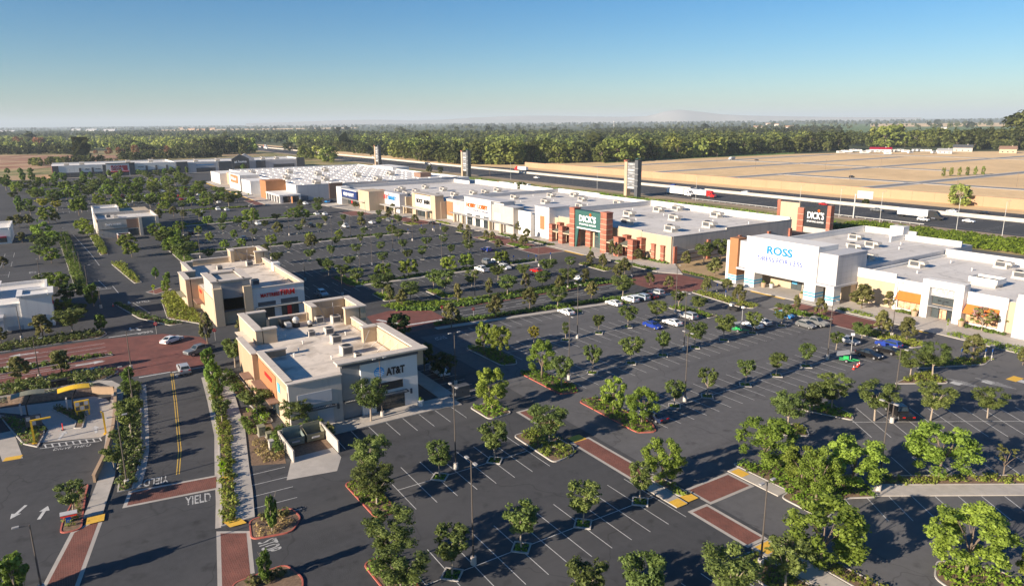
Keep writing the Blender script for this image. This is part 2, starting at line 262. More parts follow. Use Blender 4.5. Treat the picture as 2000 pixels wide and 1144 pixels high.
# ================================================================ THE SETTING
sheet('plain', 'terrain', [(60000 * math.cos(a * PI / 24), 60000 * math.sin(a * PI / 24)) for a in range(48)], -.35)
sheet('dry_ground', 'straw', [(-1500, -700), (300, -700), (300, 262), (-1500, 262)], -.05)
sheet('parking_lot', 'asphalt', [(-733, -90), (70, -90), (70, 153), (-733, 153)], 0)
sheet('parking_lot', 'lighter_asphalt', [(-131, 60.2), (70, 60.2), (70, 152), (-128, 152), (-127.6, 137)], .0025)  # second sheet in a lighter asphalt colour than the main lot
sheet('service_yard', 'old_asphalt', rect(-600, -30, 204, 262), -.01)
sheet('verge', 'weeds', rect(-2600, 400, 262, 296), -.02)
sheet('verge', 'weeds', rect(-1080, -740, 215, 262), -.01); sheet('scrub_ground', 'weeds', rect(-1480, -805, -90, 215), -.03)
# freeway
sheet('freeway_shoulder', 'dirt', rect(-3200, 400, 296, 304.5), -.01)
sheet('freeway', 'fwy', rect(-3200, 400, 304.5, 345.6), .0)
sheet('freeway', 'fwy', rect(-3200, 400, 345.6, 376), .001)
sheet('freeway_verge', 'field', rect(-3200, 400, 376, 396), -.02)
mb = MB(); mb.add([(x, y, z) for x in (-3200, 400) for y, z in ((345.6, .01), (346.5, .01), (346.25, 1.7), (345.85, 1.7))], [(0, 4, 5, 1), (1, 5, 6, 2), (2, 6, 7, 3), (3, 7, 4, 0), (0, 1, 2, 3), (7, 6, 5, 4)])
reg(mb.build('median_barrier', 'cbarrier'), 'long low pale concrete barrier', 'dividing the two freeway carriageways', 'barrier')
mb = MB()
for y in (312.6, 316.3, 320.0, 323.7, 327.4, 331.1, 334.8, 338.5, 353.2, 356.9, 360.6, 364.3, 368.0):
    for i in range(110): x = 100 - i * 14.6; mb.flat(rect(x - 3.2, x, y - .08, y + .08), .008)
for y in (309, 342.5, 350, 372): mb.flat(rect(-1900, 400, y - .1, y + .1), .008)
structure('freeway_lane_lines', mb, 'paint')
# empty subdivision beyond the freeway
sheet('building_field', 'field', [(-640, 396), (500, 396), (500, 1250), (-430, 1090), (-560, 905), (-600, 760)], -.02)
kb = MB()
for x in (-546, -458, -376, -265):
    y0, y1 = (404, 830) if x < -400 else (404, 1000); sheet('street', 'street', rect(x - 4, x + 4, y0, y1), .03); kb.box(x - 6.2, x - 4, y0, y1, 0, .12); kb.box(x + 4, x + 6.2, y0, y1, 0, .12)
for y, x0, x1 in ((640, -546, -310), (505, -376, 150), (865, -546, 150)): sheet('street', 'street', rect(x0, x1, y - 4, y + 4), .135); kb.box(x0, x1, y - 6.2, y - 4, 0, .126); kb.box(x0, x1, y + 4, y + 6.2, 0, .126)
structure('street_kerb', kb, 'kerbpale')
wall = thing('sound_wall', 'long smooth tan block wall', 'between the freeway and the dry building field', 'wall', loc=(-300, 395, 0))
for i in range(66): MB().box(-594 + i * 12 + .03, -594 + (i + 1) * 12 - .03, 395, 395.3, -.1, 4.9).build('wall_panel', 'wall_tan', wall, (-300, 395, 0))
sheet('red_dirt_field', 'redsoil', [at(-250, 333), at(60, 331), at(170, 320), at(240, 311), at(240, 303), at(0, 303), at(-300, 304)], .02)
sheet('green_field', 'greenf', [at(470, 276.5), at(640, 277), at(640, 271), at(470, 270)], .1)
sheet('green_field', 'greenf', [at(1560, 270), at(2100, 262), at(2100, 240), at(1560, 243)], .2)
sheet('dry_field_strip', 'field', [at(1700, 248), at(2100, 247), at(2100, 239), at(1700, 242)], .4)
sheet('dry_field_strip', 'field', [at(300, 257), at(700, 251), at(700, 249), at(300, 254)], .4)
sheet('park_grass', 'lawn', [at(1180, 319), at(1300, 312), at(1550, 301), at(1560, 293), at(1200, 304)], .05)
sheet('dry_field_strip', 'field', [at(600, 300), at(880, 322), at(1000, 328), at(1000, 323), at(860, 312), at(640, 295)], .05)

# ---------------------------------------------------------------- roads and paving inside the site
def band(name, pts, mat='paver', edge=.42, z=.016):
    """paved crossing with concrete border strips"""
    sheet('crossing_border', 'concrete', pts, z - .006); sheet(name, mat, inset(pts, edge), z)
sheet('brick_road', 'paver2', [(-168, -90), (-148, -90), (-147.5, 0), (-138.5, 7), (-137, 19), (-150, 22.5), (-158, 21.5), (-165, 15), (-168, 4)], .010)
sheet('brick_road', 'paver2', [(-153, 57), (-146.5, 56), (-135.5, 60), (-136, 71.5), (-148.5, 72), (-155, 63.5)], .010)
sheet('brick_road', 'paver2', [(-151.5, 139), (-144.5, 131), (-131, 131), (-127.5, 137.5), (-128.5, 143), (-133, 150.5), (-146, 150.5)], .010)
for x0, x1, y0, y1 in ((-104.5, -81, 139, 150.4), (-241, -208, 134.5, 145.5), (-207, -194.5, 134.5, 146.5), (-313, -285, 131.5, 142), (-352, -333, 119, 131), (-440, -412, 92, 100)):
    band('brick_pad', rect(x0, x1, y0, y1), 'paver2', .5)
band('brick_crosswalk', [(-92.6, 2.4), (-88.6, 1.4), (-87.0, 12.0), (-90.9, 12.8)])
band('brick_crosswalk', [(-88.2, -.4), (-86.0, -3.9), (-62, -10.5), (-61.5, -6.3)])
band('brick_crosswalk', [(-77.2, 9.8), (-75.2, 13), (-58, 10.0), (-60, 6.8)])
band('brick_crosswalk', rect(-73.2, -59.2, 56.0, 59.4)); band('brick_crosswalk', rect(-51.2, -42.6, 56.4, 59.6)); band('brick_crosswalk', rect(-55.0, -50.8, 59.8, 67.6))
band('brick_crosswalk', rect(-86.5, -79.6, 55.6, 58.8))
band('brick_crosswalk', [(-211, 16.4), (-206.5, 18.5), (-211, 23), (-216, 21)])
def slabs(name, quads, h=.13, step=1.9, mat='concrete'):
    """raised walk; quads = list of (left, right) edge points; slabs a few millimetres apart are parts of it"""
    root = link(name, None); root['kind'] = 'structure'
    for (a0, b0), (a1, b1) in zip(quads, quads[1:]):
        n = max(1, round((Vector(a1) - Vector(a0)).length / step))
        for i in range(n):
            t0, t1 = i / n, (i + 1) / n; L = lambda p, q, t: (p[0] + (q[0] - p[0]) * t, p[1] + (q[1] - p[1]) * t); g = .006 / max(.1, (Vector(a1) - Vector(a0)).length)
            MB().prism([L(a0, a1, t0 + g), L(b0, b1, t0 + g), L(b0, b1, t1 - g), L(a0, a1, t1 - g)], 0, h + random.uniform(-.004, .004)).build('slab', mat, root)
    return root
def walk(name, pts, h=.13, mat='concrete'): return structure(name, MB().prism(pts, -.02, h), mat)
KR = [(-131, 17.8), (-118, 16.6), (-103.5, 15.0), (-98, 14.0), (-90.7, 12.7), (-84, 11.6), (-77.8, 10.4)]      # right kerb of the near road
KL = [(-133, 7.6), (-121, 6.6), (-109.7, 5.6), (-104, 5.0), (-98, 4.0), (-93, 2.9)]                              # left kerb
slabs('sidewalk', [((x, y + 1.75), (x, y + 3.7)) for x, y in KR])
slabs('sidewalk', [((-135, 3.6), (-135, 5.4)), ((-121, 1.9), (-121, 3.7)), ((-110, .9), (-110, 2.6)), ((-98, -.6), (-98, 1.3)), ((-88.5, -2.6), (-88.5, -.6))])
slabs('sidewalk', [((-98.3, 28.4), (-94.3, 28.4)), ((-98.3, 45.4), (-94.3, 45.4)), ((-98.3, 50.0), (-93.8, 50.0))], step=2.0)
slabs('sidewalk', [((-94, 45.6), (-94, 50.4)), ((-139, 45.6), (-139, 50.4))][::1], step=2.4) if False else walk('sidewalk', [(-138.5, 48.2), (-98.4, 48.2), (-98.4, 51), (-138.5, 51)])
slabs('sidewalk', [((-59.0, 55.9), (-59.0, 57.7)), ((-52.4, 55.9), (-52.4, 57.7))])
slabs('sidewalk', [((-55.2, 67.8), (-55.2, 69.6)), ((-47.6, 67.9), (-47.6, 69.7))])
slabs('sidewalk', [((-42.4, 56.6), (-42.4, 59.4)), ((-24, 56.6), (-24, 59.4))])
DC, NC = Vector((.545, .838)), Vector((.838, -.545))                                                              # the slanted lot at the right
def lc(s, t): p = Vector((-43.3, 74.3)) + DC * s + NC * t; return (p.x, p.y)
slabs('sidewalk', [(lc(4, -.05), lc(4, -2.5)), (lc(46, -.05), lc(46, -2.5))], step=3.2)
walk('sidewalk', [(-135.6, 66), (-133.9, 66), (-132.4, 84), (-129.6, 110), (-127.4, 136), (-128.9, 136), (-131.1, 110), (-133.9, 84)])
walk('frontage_walk', [(-40, 150), (-60, 150.6), (-72, 151), (-130, 151), (-133, 152), (-133, 163.5), (-40, 163.5)])
walk('frontage_walk', [(-144, 151.2), (-150.5, 147.2), (-222, 147.4), (-240, 146.2), (-266, 143.6), (-290, 142.6), (-320, 137.5), (-345, 129.5), (-394, 121), (-394, 136), (-372, 138), (-295, 152.5), (-228, 160), (-156.5, 160.5)])
walk('frontage_walk', [(-408, 97.5), (-612, 99.5), (-612, 119), (-408, 119)])
walk('frontage_walk', rect(-733, -728, -6, 217))
sheet('tactile_strip', 'ada', rect(-119, -108.5, 150.0, 150.9), .014); sheet('tactile_strip', 'ada', rect(-79, -73, 149.6, 150.5), .014); sheet('tactile_strip', 'ada', rect(-195.5, -185, 146.0, 147.1), .014)
sheet('tactile_strip', 'ada', rect(-620, -410, 97.0, 98.4), .014)
for p in (rect(-53.9, -52.5, 57.9, 59.6), rect(-53.8, -52.3, 55.9, 57.5), rect(-54.8, -53.0, 67.9, 69.4), [(-90.2, 12.9), (-88.3, 12.6), (-88.2, 14.0), (-90.1, 14.4)], [(-78.6, 10.8), (-77.0, 11.2), (-76.9, 13.0), (-78.5, 12.6)], [(-88.2, -2.2), (-86.6, -2.4), (-86.5, -.6), (-88.1, -.4)], rect(-74.6, -72.8, 56.6, 58.8), rect(-80.2, -78.6, 56, 58.4), rect(-42.2, -40.6, 57, 59), [(-112.4, -10.9), (-111.2, -11.2), (-110.9, -9.2), (-112.1, -8.9)], (-lc(0, 0)[0], 0) and rect(-51.2, -49.6, 133.5, 136.5)):
    sheet('tactile_ramp', 'ada', p, .142 if p[0][0] in (-53.9, -53.8, -54.8, -90.2, -78.6, -88.2, -42.2) else .024)

# kerbed islands
def island(poly, fill='mulch', red=False, r=.9, h=.14):
    pts = rounded(poly, r) if r else poly
    k = structure('kerb_island', MB(), 'kerb'); me = k.data; inn = inset(pts, .16)
    a = sum(p[0] * q[1] - q[0] * p[1] for p, q in zip(pts, pts[1:] + pts[:1])); pts = pts if a > 0 else pts[::-1]; n = len(pts)
    vs_ = [(x, y, -.02) for x, y in pts] + [(x, y, h) for x, y in pts] + [(x, y, h) for x, y in inn] + [(x, y, h - .06) for x, y in inn]
    fs = []
    for i in range(n):
        j = (i + 1) % n
        for q in range(3): fs.append((q * n + i, q * n + j, (q + 1) * n + j, (q + 1) * n + i))
    me2 = bpy.data.meshes.new('kerb_island'); me2.from_pydata(vs_, [], fs); me2.materials.append(MAT['redkerb' if red else 'kerb']); k.data = me2
    MB().flat(inn, h - .05).build('soil', fill, k); return inn
def in_poly(p, poly):
    c = False; n = len(poly)
    for i in range(n):
        a, b = poly[i], poly[i - 1]
        if (a[1] > p[1]) != (b[1] > p[1]) and p[0] < (b[0] - a[0]) * (p[1] - a[1]) / (b[1] - a[1] + 1e-9) + a[0]: c = not c
    return c
_seed = [100]
def cover(name, look, place, cat, poly, mat, h=.6, step=.8, leaf=.22, dens=26, stuff=True, z=.1, jitter=.45):
    """shrubs filling a bed: clumps of leaves on a loose grid"""
    _seed[0] += 1; g = random.Random(_seed[0]); xs = [p[0] for p in poly]; ys = [p[1] for p in poly]; C = []; Rr = []; T = []
    x = min(xs)
    while x < max(xs):
        y = min(ys)
        while y < max(ys):
            p = (x + g.uniform(-1, 1) * step * jitter, y + g.uniform(-1, 1) * step * jitter)
            if in_poly(p, poly):
                r = step * g.uniform(.5, .85); hh = h * g.uniform(.6, 1.15); C.append((p[0], p[1], z + hh * .5)); Rr.append(max(r, .2)); T.append(g.uniform(-.25, .25))
            y += step
        x += step
    if not C: return None
    ox, oy = sum(c[0] for c in C) / len(C), sum(c[1] for c in C) / len(C)
    n = int(len(C) * step * step * dens) + 20
    me = leaf_mesh(name, mat, [(c[0] - ox, c[1] - oy, c[2]) for c in C], Rr, n, leaf, up=.7, tint_c=T, squash=max(.35, h / (2 * step * .68)), seed=_seed[0])
    co = np.empty(len(me.vertices) * 3, np.float32); me.vertices.foreach_get('co', co); co[2::3] = np.maximum(co[2::3], .02); me.vertices.foreach_set('co', co)
    o = link(name, me, None, (ox, oy, 0)); reg(o, look, place, cat)
    if stuff: o['kind'] = 'stuff'
    return o
def strip(pts, w):
    """polygon of width w along a polyline"""
    L, Rt = [], []
    for i, p in enumerate(pts):
        a = Vector(pts[max(0, i - 1)]); b = Vector(pts[min(len(pts) - 1, i + 1)]); d = (b - a).normalized(); n = Vector((-d.y, d.x)) * w / 2; p = Vector(p); L.append(tuple(p + n)); Rt.append(tuple(p - n))
    return L + Rt[::-1]
def hedge(pts, w, h, look, place, mat='fh', dens=30, leaf=.26):
    poly = strip(pts, w); d = math.hypot(*[sum(p[i] for p in pts) / len(pts) for i in (0, 1)])
    k = 1 if d < 170 else 1.5
    return cover('hedge', look, place, 'hedge', poly, mat, h, step=.62 * k, leaf=leaf * k, dens=dens / k / k * 1.6 * (1 + max(0, h - .9) * 1.6), stuff=False, z=.05, jitter=.25)

# beds along the near road
sheet('gutter', 'concrete', strip([(x, y - .45) for x, y in KL[:1] + KL[1:]][:0] + [(x, y + .45) for x, y in KL], .9), .006); sheet('gutter', 'concrete', strip([(x, y - .3) for x, y in KR], .6), .006)
bed = [(x, y + .05) for x, y in KR] + [(x, y + 1.7) for x, y in KR[::-1]]
island([(x, y) for x, y in KR] + [(x, y + 1.75) for x, y in KR[::-1]], r=0)
cover('ground_cover', 'yellow-green flowering shrubs', 'in the bed right of the near road', 'shrubs', bed, 'fgc', .75, .75, .2, 60)
bedl = [(x, y) for x, y in KL]; back = [(-93, 1.2), (-98, 1.8), (-110, 3.1), (-121, 4.2), (-133, 5.6)]
island(bedl + back, r=0); cover('ground_cover', 'white flowering green shrubs', 'in the bed left of the near road', 'shrubs', bedl + back, 'frose', .8, .75, .22, 55)
i1 = island([(-77.4, 13.3), (-73.2, 12.6), (-72.2, 16.8), (-74.6, 18.6), (-77.6, 18.2)], red=True); hedge([(-76.9, 14.2), (-76.6, 17.6)], 1.1, .9, 'clipped bronze hedge block', 'on the red kerbed island by the near road', 'fb')
cover('ground_cover', 'tufts of dry ornamental grass', 'on the red kerbed island beside the bronze hedge', 'grass', [(-75.9, 13.6), (-73.6, 13.2), (-72.9, 16.6), (-74.8, 17.8), (-75.8, 17.4)], 'fdry', .5, .8, .16, 30)
island([(-66.5, 9.2), (-60, 8), (-59, 14), (-63.5, 15.5), (-66.8, 14.6)], red=True); hedge([(-65.4, 10.4), (-65, 14)], 1.2, .8, 'clipped bronze hedge block', 'on the island at the bottom edge', 'fb')
island([(-89.5, -4.6), (-86.2, -5.0), (-85.9, -2.8), (-88.5, -2.6), (-95, -2.0), (-97.5, -1.6), (-97.2, -2.6)], red=True); cover('ground_cover', 'pale dry grass clumps', 'at the tip by the drive-through exit', 'grass', [(-89.5, -4.2), (-86.8, -4.4), (-88, -3.2), (-96, -1.9)], 'fgc', .6, .7, .16, 40)
# beds in the front lot
B = [([(-79.6, 25.3), (-69.8, 25.6), (-69.6, 28.4), (-79.6, 28.6)], 1), ([(-62.5, 21.2), (-50.6, 21.6), (-50.4, 24.5), (-62.5, 24.6)], 1), ([(-79.5, 50.5), (-69.4, 50.5), (-69.8, 54.2), (-71.6, 55.6), (-79.5, 55.4)], 0), ([(-59.2, 57.9), (-53.9, 57.9), (-53.9, 59.6), (-59.2, 59.6)], 0), ([(-92.2, 50.4), (-86.2, 50.6), (-86.4, 54.9), (-92.2, 54.9)], 0),
     ([(-84.4, 66.2), (-70.2, 66.0), (-68.8, 68.6), (-71.5, 70.2), (-84.4, 69.6)], 1), ([(-101, 65.6), (-88.4, 65.6), (-87.4, 68.6), (-90, 70), (-101, 69.2)], 1), ([(-119, 64.6), (-106, 65.0), (-105, 68), (-107.5, 69.2), (-119, 68.4)], 0), ([(-119, 120.2), (-106.8, 121), (-106.8, 124.6), (-119, 124.2)], 0), ([(-133.6, 97.6), (-127.2, 98.2), (-126.4, 100.8), (-132, 100.9)], 0), ([(-133, 113.2), (-126.4, 113.4), (-126.4, 115.6), (-132, 115.7)], 0),
     ([(-101.5, 139.4), (-91.5, 139.4), (-90.2, 143.6), (-101.5, 143.8)], 0), ([(-81.2, 137.4), (-69.4, 137.2), (-68.6, 140.6), (-70.6, 143), (-81.2, 142.6)], 0), ([(-127, 136.6), (-110, 134.8), (-106.6, 136.2), (-107.5, 139.8), (-126.5, 140.6)], 0),
     ([at(1745, 750), at(1855, 749), at(1812, 722), at(1802, 724)], 0), ([at(1790, 720), at(1925, 712), at(1938, 700), at(1810, 700)], 0), ([at(1484, 848), at(1583, 853), at(1570, 828), at(1500, 828)], 0), ([at(1560, 800), at(1668, 822), at(1665, 810), at(1615, 785)], 0),
     ([(-56.4, 69.8), (-47.5, 69.9), (-47.4, 67.9), (-41.2, 67.8), (-42.8, 74.2), (-40.8, 77.6), (-42.6, 79.4), (-47, 78), (-53, 75)], 0), ([lc(5, -2.6), lc(46, -2.6), lc(46, -5.0), lc(5, -5.0)], 0), ([(-30.6, 70.6), (-29.2, 67.4), (-22, 65.5), (-20, 73), (-26.5, 74.2)], 0), ([(-42, 59.6), (-26, 59.6), (-26, 62.2), (-41, 61.6)], 0), ([(-42, 52.6), (-26, 52.6), (-26, 56.4), (-42, 56.4)], 0),
     ([(-200, 64.2), (-184.6, 64.8), (-184.4, 68.6), (-199, 68.4)], 1), ([(-173.5, 66.4), (-164.2, 66.2), (-163.4, 69.8), (-173, 70)], 0), ([(-168.5, 79.6), (-158, 79.6), (-157.4, 83.2), (-168.5, 83)], 0),
     ([(-174, 135.6), (-160.4, 135.4), (-160.2, 139.4), (-173.6, 139.6)], 0), ([(-258, 136.6), (-248.8, 137), (-248.6, 140.2), (-258, 140)], 0), ([(-237, 135.6), (-227.6, 135.8), (-227.4, 139.4), (-237, 139.2)], 0), ([(-219, 136.8), (-206.4, 136.4), (-206.2, 140.4), (-219, 140.4)], 0), ([(-293.5, 128.6), (-284.6, 128.8), (-284.4, 133.6), (-293.5, 133.2)], 0), ([(-319.5, 127.4), (-312.6, 127.4), (-312.6, 131.6), (-319.5, 131.4)], 0)]
near_words = ['by the small corner lot', 'at the bottom edge lot', 'beside the brick crosswalk', 'along the narrow brick walk island', 'off the blue-globe shop corner', 'ending the near row of the blue-lettered store lot', 'ending the middle row of the blue-lettered store lot', 'ending the far row of the blue-lettered store lot', 'at the parked silver cars', 'beside the white sedan on the hedged side', 'between the white parked cars', 'at the brick pad of the blue-lettered store', 'at the pad before the orange awnings', 'along the walk before the blue-lettered store', 'on the triangular kerbed island at right', 'beyond the triangular kerbed island', 'on the pale kerbed island above the big trees', 'on the dark island beside the black pickup', 'under the big tree cluster at right', 'along the pale walk at right', 'round the bottom right tree', 'beside the bottom walk', 'below the bottom walk', 'left of the bright tree row', 'by the hedged junction', 'on the hedged island by the sign', 'before the green sports store', 'left before the orange-lettered store', 'right before the orange-lettered store', 'left of the green sports store', 'before the boot store', 'before the pet store']
for (poly, redk), wd in zip(B, near_words):
    inn = island(poly, red=bool(redk)); bright = 'kerb' in wd or 'walk' in wd or 'before' in wd
    cover('ground_cover', 'low yellow-green shrubs' if bright else 'low mixed green shrubs', wd, 'shrubs', inn, 'fgc' if bright else 'fgr', .6, .8, .2, 34)
# hedges along the cross road and lot medians
hedge([(-137.6, 67), (-135.8, 85), (-133.4, 110), (-130.6, 129)], 2.1, .85, 'long dark clipped hedge', 'on the near side of the cross road')
hedge([(-155, 65), (-149.8, 73), (-149, 92), (-149.2, 112), (-148, 128)], 2.4, .8, 'long dark clipped hedge', 'on the far side of the cross road')
cover('ground_cover', 'loose green shrubs', 'behind the far cross road hedge', 'shrubs', [(-160, 63.5), (-155.8, 64.5), (-151.4, 74), (-151.0, 128), (-153.4, 128), (-154.5, 80), (-161, 70)], 'fgr', .6, .9, .24, 26)
sheet('red_kerb_line', 'redkerb', strip([(-153.6, 63.6), (-148.6, 72.2), (-147.6, 92), (-147.8, 112), (-146.4, 129)], .3), .02)
for x, y0, y1, nm in ((-187, 66, 112, 'nearest'), (-268, 82, 120, 'middle'), (-268, 34, 76, 'middle left'), (-347, 46, 110, 'farthest'), (-187, 118, 128, 'nearest right')):
    walk('median_walk', rect(x + 1.2, x + 3.2, y0, y1)); hedge([(x, y0), (x, y1)], 2.0, .8, 'low green median hedge', f'on the {nm} planted strip of the big lot')
hedge([(-128.5, 153.4), (-146, 153.6)][::-1], 1.6, .7, 'green hedge', 'between the sports and the blue-lettered stores')
hedge([(-153, 148.4), (-171, 147.8)], 1.6, .7, 'green kerbside hedge', 'right before the green sports store'); hedge([(-207, 149), (-224, 149.4)], 1.8, .7, 'green kerbside hedge', 'left before the green sports store')
hedge([(-228, 148), (-240, 147.6)], 1.8, .6, 'green kerbside hedge', 'right of the orange-lettered store'); hedge([(-278, 144.8), (-290, 144)], 1.8, .6, 'yellow-green kerbside hedge', 'left of the orange-lettered store', 'fgc')
hedge([(-157, 158.6), (-170, 158.0)], 1.6, .8, 'green foundation hedge', 'along the sports store wall'); hedge([(-86.6, 161.6), (-81.2, 161.6)], 1.4, .8, 'clipped green hedge', 'under the left orange awning'); hedge([(-72, 161.2), (-63, 161.2)], 1.8, .8, 'clipped green hedge', 'under the right orange awning')
cover('ground_cover', 'yellow-green shrubs', 'at the kerb before the orange-awning store', 'shrubs', [(-70, 151.6), (-58, 150.6), (-52, 150.2), (-52, 153.6), (-60, 154.4), (-70, 154.2)], 'fgc', .7, .9, .22, 30)
cover('ground_cover', 'yellow-green shrubs', 'at the kerb between the two pad stores', 'shrubs', [(-95.5, 151.6), (-86, 151.6), (-86, 153.6), (-95.5, 153.6)], 'fgc', .6, .9, .22, 30)
cover('ground_cover', 'dry scrub and weeds', 'on the bank beside the freeway', 'shrubs', [(-175, 264), (40, 262), (40, 295), (-175, 292)], 'fgr', 1.6, 2.4, .55, 9)
cover('ground_cover', 'green scrub', 'on the bank behind the long store row', 'shrubs', [(-620, 263), (-180, 263), (-180, 286), (-620, 280)], 'fgr', 1.0, 3.4, .6, 1.6)
# west side: beds of the roads
for poly, nm, mat, h in (([(-137, 19.2), (-128, 18.9), (-112, 21.5), (-104, 21.8), (-104, 23), (-128, 23)], 'beside the blue-globe shop', 'fh', 1.0), ([(-170, 22.5), (-178, 17.6), (-196, 18.6), (-206, 20), (-206, 23.4), (-166, 24.6)], 'beside the mattress shop', 'fgc', 1.1), ([(-262, 11.6), (-240, 13.6), (-225, 15), (-225, 17), (-262, 15)], 'right of the far road', 'fgc', 1.2), ([(-336, 8.5), (-283, 9.6), (-283, 12), (-318, 12.6), (-336, 11)], 'right of the far road by the candy shop', 'fgc', 1.2), ([(-345, -2.6), (-224, .5), (-224, 3.6), (-345, 1.4)], 'left of the far road', 'fc', 2.2),
                         ([(-175, -60), (-169.6, -60), (-169.4, 3.6), (-172, 5), (-176, 4)], 'along the far side of the red road', 'frose', 1.0), ([(-147, -60), (-141.6, -60), (-139.5, 2.5), (-143, 5.2), (-147, 0)], 'along the near side of the red road', 'frose', 1.0), ([(-171, 20), (-182, 14.6), (-200, 9.6), (-201, 8.2), (-182, 12.0), (-171, 17.4)], 'on the splitter island by the far road', 'fh', .8), ([(-157, -14), (-155.6, 4.6), (-154, 5), (-153.4, -14)], 'on the red road median', 'fh', .8),
                         ([(-292, 30.6), (-240, 31.6), (-214, 33), (-214, 36), (-292, 34)], 'behind the mattress shop', 'fh', 1.2)):
    island(poly, r=.6); cover('ground_cover', 'dense green shrubs' if mat != 'frose' else 'white flowering shrubs', nm, 'shrubs', inset(poly, .2), mat, h, .95, .28, 24)
cover('ground_cover', 'pale dry ornamental grass', 'beside the bin enclosure', 'grass', [(-98, 18.6), (-91.5, 17.4), (-90.5, 20.6), (-97, 21.6)], 'fdry', .8, .9, .2, 26)
sheet('planting_bed', 'mulch', [(-112, 18.8), (-91.2, 16.6), (-89.2, 20.8), (-96, 22), (-112, 23)], .02)
hedge([(-108, 19.4), (-101.5, 18.8), (-100.6, 22)], 1.0, 1.0, 'clipped green hedge', 'round the utility boxes'); cover('ground_cover', 'bright green shrubs', 'below the blue-globe shop wall', 'shrubs', [(-110, 20.6), (-103, 20.2), (-103, 22.4), (-110, 22.8)], 'fgr', .8, .8, .2, 30)

# ---------------------------------------------------------------- painted lines
def stalls(x, y0, y1, a=5.3, b=5.3, pitch=2.75, line=True):
    mb = MB(); n = int((y1 - y0) / pitch)
    for i in range(n + 1):
        y = y0 + i * pitch; mb.flat(rect(x - a, x + b, y - .045, y + .045), .007)
    if line and a and b: mb.flat(rect(x - .055, x + .055, y0, y0 + n * pitch), .0075)
    structure('parking_lines', mb, 'paint')
stalls(-74.4, 30.4, 50.5); stalls(-55.8, 25.2, 56.2); stalls(-37, 27, 52, 5.3, 5.3); stalls(-94.2, 28.9, 50.2, 0, 5.3)
stalls(-74.4, 71, 126); stalls(-93.6, 71, 136.5); stalls(-112, 70.2, 119.8); stalls(-131.6, 69.5, 128, 0, 5.0); stalls(-18.5, 40, 62)
for x in (-210.5, -230, -251, -291.5, -312.5, -333): stalls(x, 44, 128 if x < -200 else 112)
for x in (-184, -265): stalls(x, 46, 128, 0, 5.2); stalls(x - 4.4, 46, 128, 5.2, 0)
stalls(-166, 70, 128, 5.2, 5.2)
for x in range(-600, -420, 20): stalls(x, -10, 88, 5.2, 5.2)
for x in (-640, -662, -684, -706): stalls(x, -30, 92, 5.2, 5.2)
for x in (-262, -282, -302): stalls(x, -60, -14, 5.2, 5.2)
mb = MB()
for i in range(5): x = -88.6 + i * 2.9; mb.flat([(x - .05, 15.0 - i * .35), (x + .05, 15.0 - i * .35), (x + .35, 20.4 - i * .3), (x + .25, 20.4 - i * .3)], .007)
for i in range(15): x = -134 + i * 2.75; mb.flat(rect(x - .05, x + .05, 51, 56), .007)
for s0 in range(17):
    a, b = Vector(lc(s0 * 2.75, 0)), Vector(lc(s0 * 2.75, 5.3)); q = DC * .055; mb.flat([tuple(a - q), tuple(a + q), tuple(b + q), tuple(b - q)], .007)
    if s0 > 3: a, b = Vector(lc(s0 * 2.75, -5.1)), Vector(lc(s0 * 2.75, -10.2)); mb.flat([tuple(a - q), tuple(a + q), tuple(b + q), tuple(b - q)], .007)
for s0 in range(15):
    a, b = Vector(lc(s0 * 2.75 + 11.3, -26.8)), Vector(lc(s0 * 2.75 + 11.3, -16.2)); q = DC * .055; mb.flat([tuple(a - q), tuple(a + q), tuple(b + q), tuple(b - q)], .007)
a, b = Vector(lc(11, -21.5)), Vector(lc(51, -21.5)); q = NC * .055; mb.flat([tuple(a - q), tuple(a + q), tuple(b + q), tuple(b - q)], .0078)
structure('parking_lines', mb, 'paint')
mb = MB()   # hatched access aisles
for px in (1865, 1925):
    for i in range(5): x, y = at(px + i * 8 - 20, 738 + i * 3); p, q = Vector((x, y)), Vector((x, y)) + DC * 2.6 + NC * 2.2; k = DC * .09; mb.flat([tuple(p - k), tuple(p + k), tuple(q + k), tuple(q - k)], .0085)
for px, py in ((1868, 748), (1930, 746), (1995, 744)): x, y = at(px, py); mb.flat([(x - .8, y - .8), (x + .8, y - .8), (x + .8, y + .8), (x - .8, y + .8)], .0085)
structure('access_markings', mb, 'paint')
mb = MB()   # double yellow of the near road
cl = [(-136.4, 13.1), (-120, 11.5), (-101.5, 9.5), (-94, 8.2)]
for o in (-.16, .16): mb.flat(strip([(x, y + o) for x, y in cl], .12), .008)
structure('centre_lines', mb, 'ypaint')
mb = MB()
mb.flat(rect(-137.6, -137.2, 7.8, 13.0), .0115); mb.flat(rect(-137.2, -136.8, 13.2, 18.6), .008); mb.flat(rect(-168.9, -168.5, 5, 13), .0125)
for x in (-152.2, -151.0, -161.5, -164.5, -158.4): mb.flat(rect(x - .07, x + .07, -60, 4 if x < -155 else 3), .014)
mb.flat(strip([(-345, 3), (-290, 6.8), (-262, 8.2)], .15), .008); mb.flat(strip([(-225, 9.5), (-214, 10.2)], .15), .008); mb.flat(strip([(-236, 6.6), (-222, 8.0)], .12), .008); mb.flat(rect(-222.2, -221.9, 4.6, 9), .008); mb.flat(strip([(-200, 12.4), (-186, 14.8)], .14), .008)
for y in range(74, 128, 6): mb.flat(rect(-142.7, -142.5, y, y + 3), .008)
mb.flat(rect(-141.0, -140.85, 76, 128), .008); mb.flat(rect(-145.2, -145.05, 76, 128), .008)
mb.flat(strip([(-149, 58), (-141, 62), (-140.6, 71)], .9), .013)
structure('road_lines', mb, 'paint')
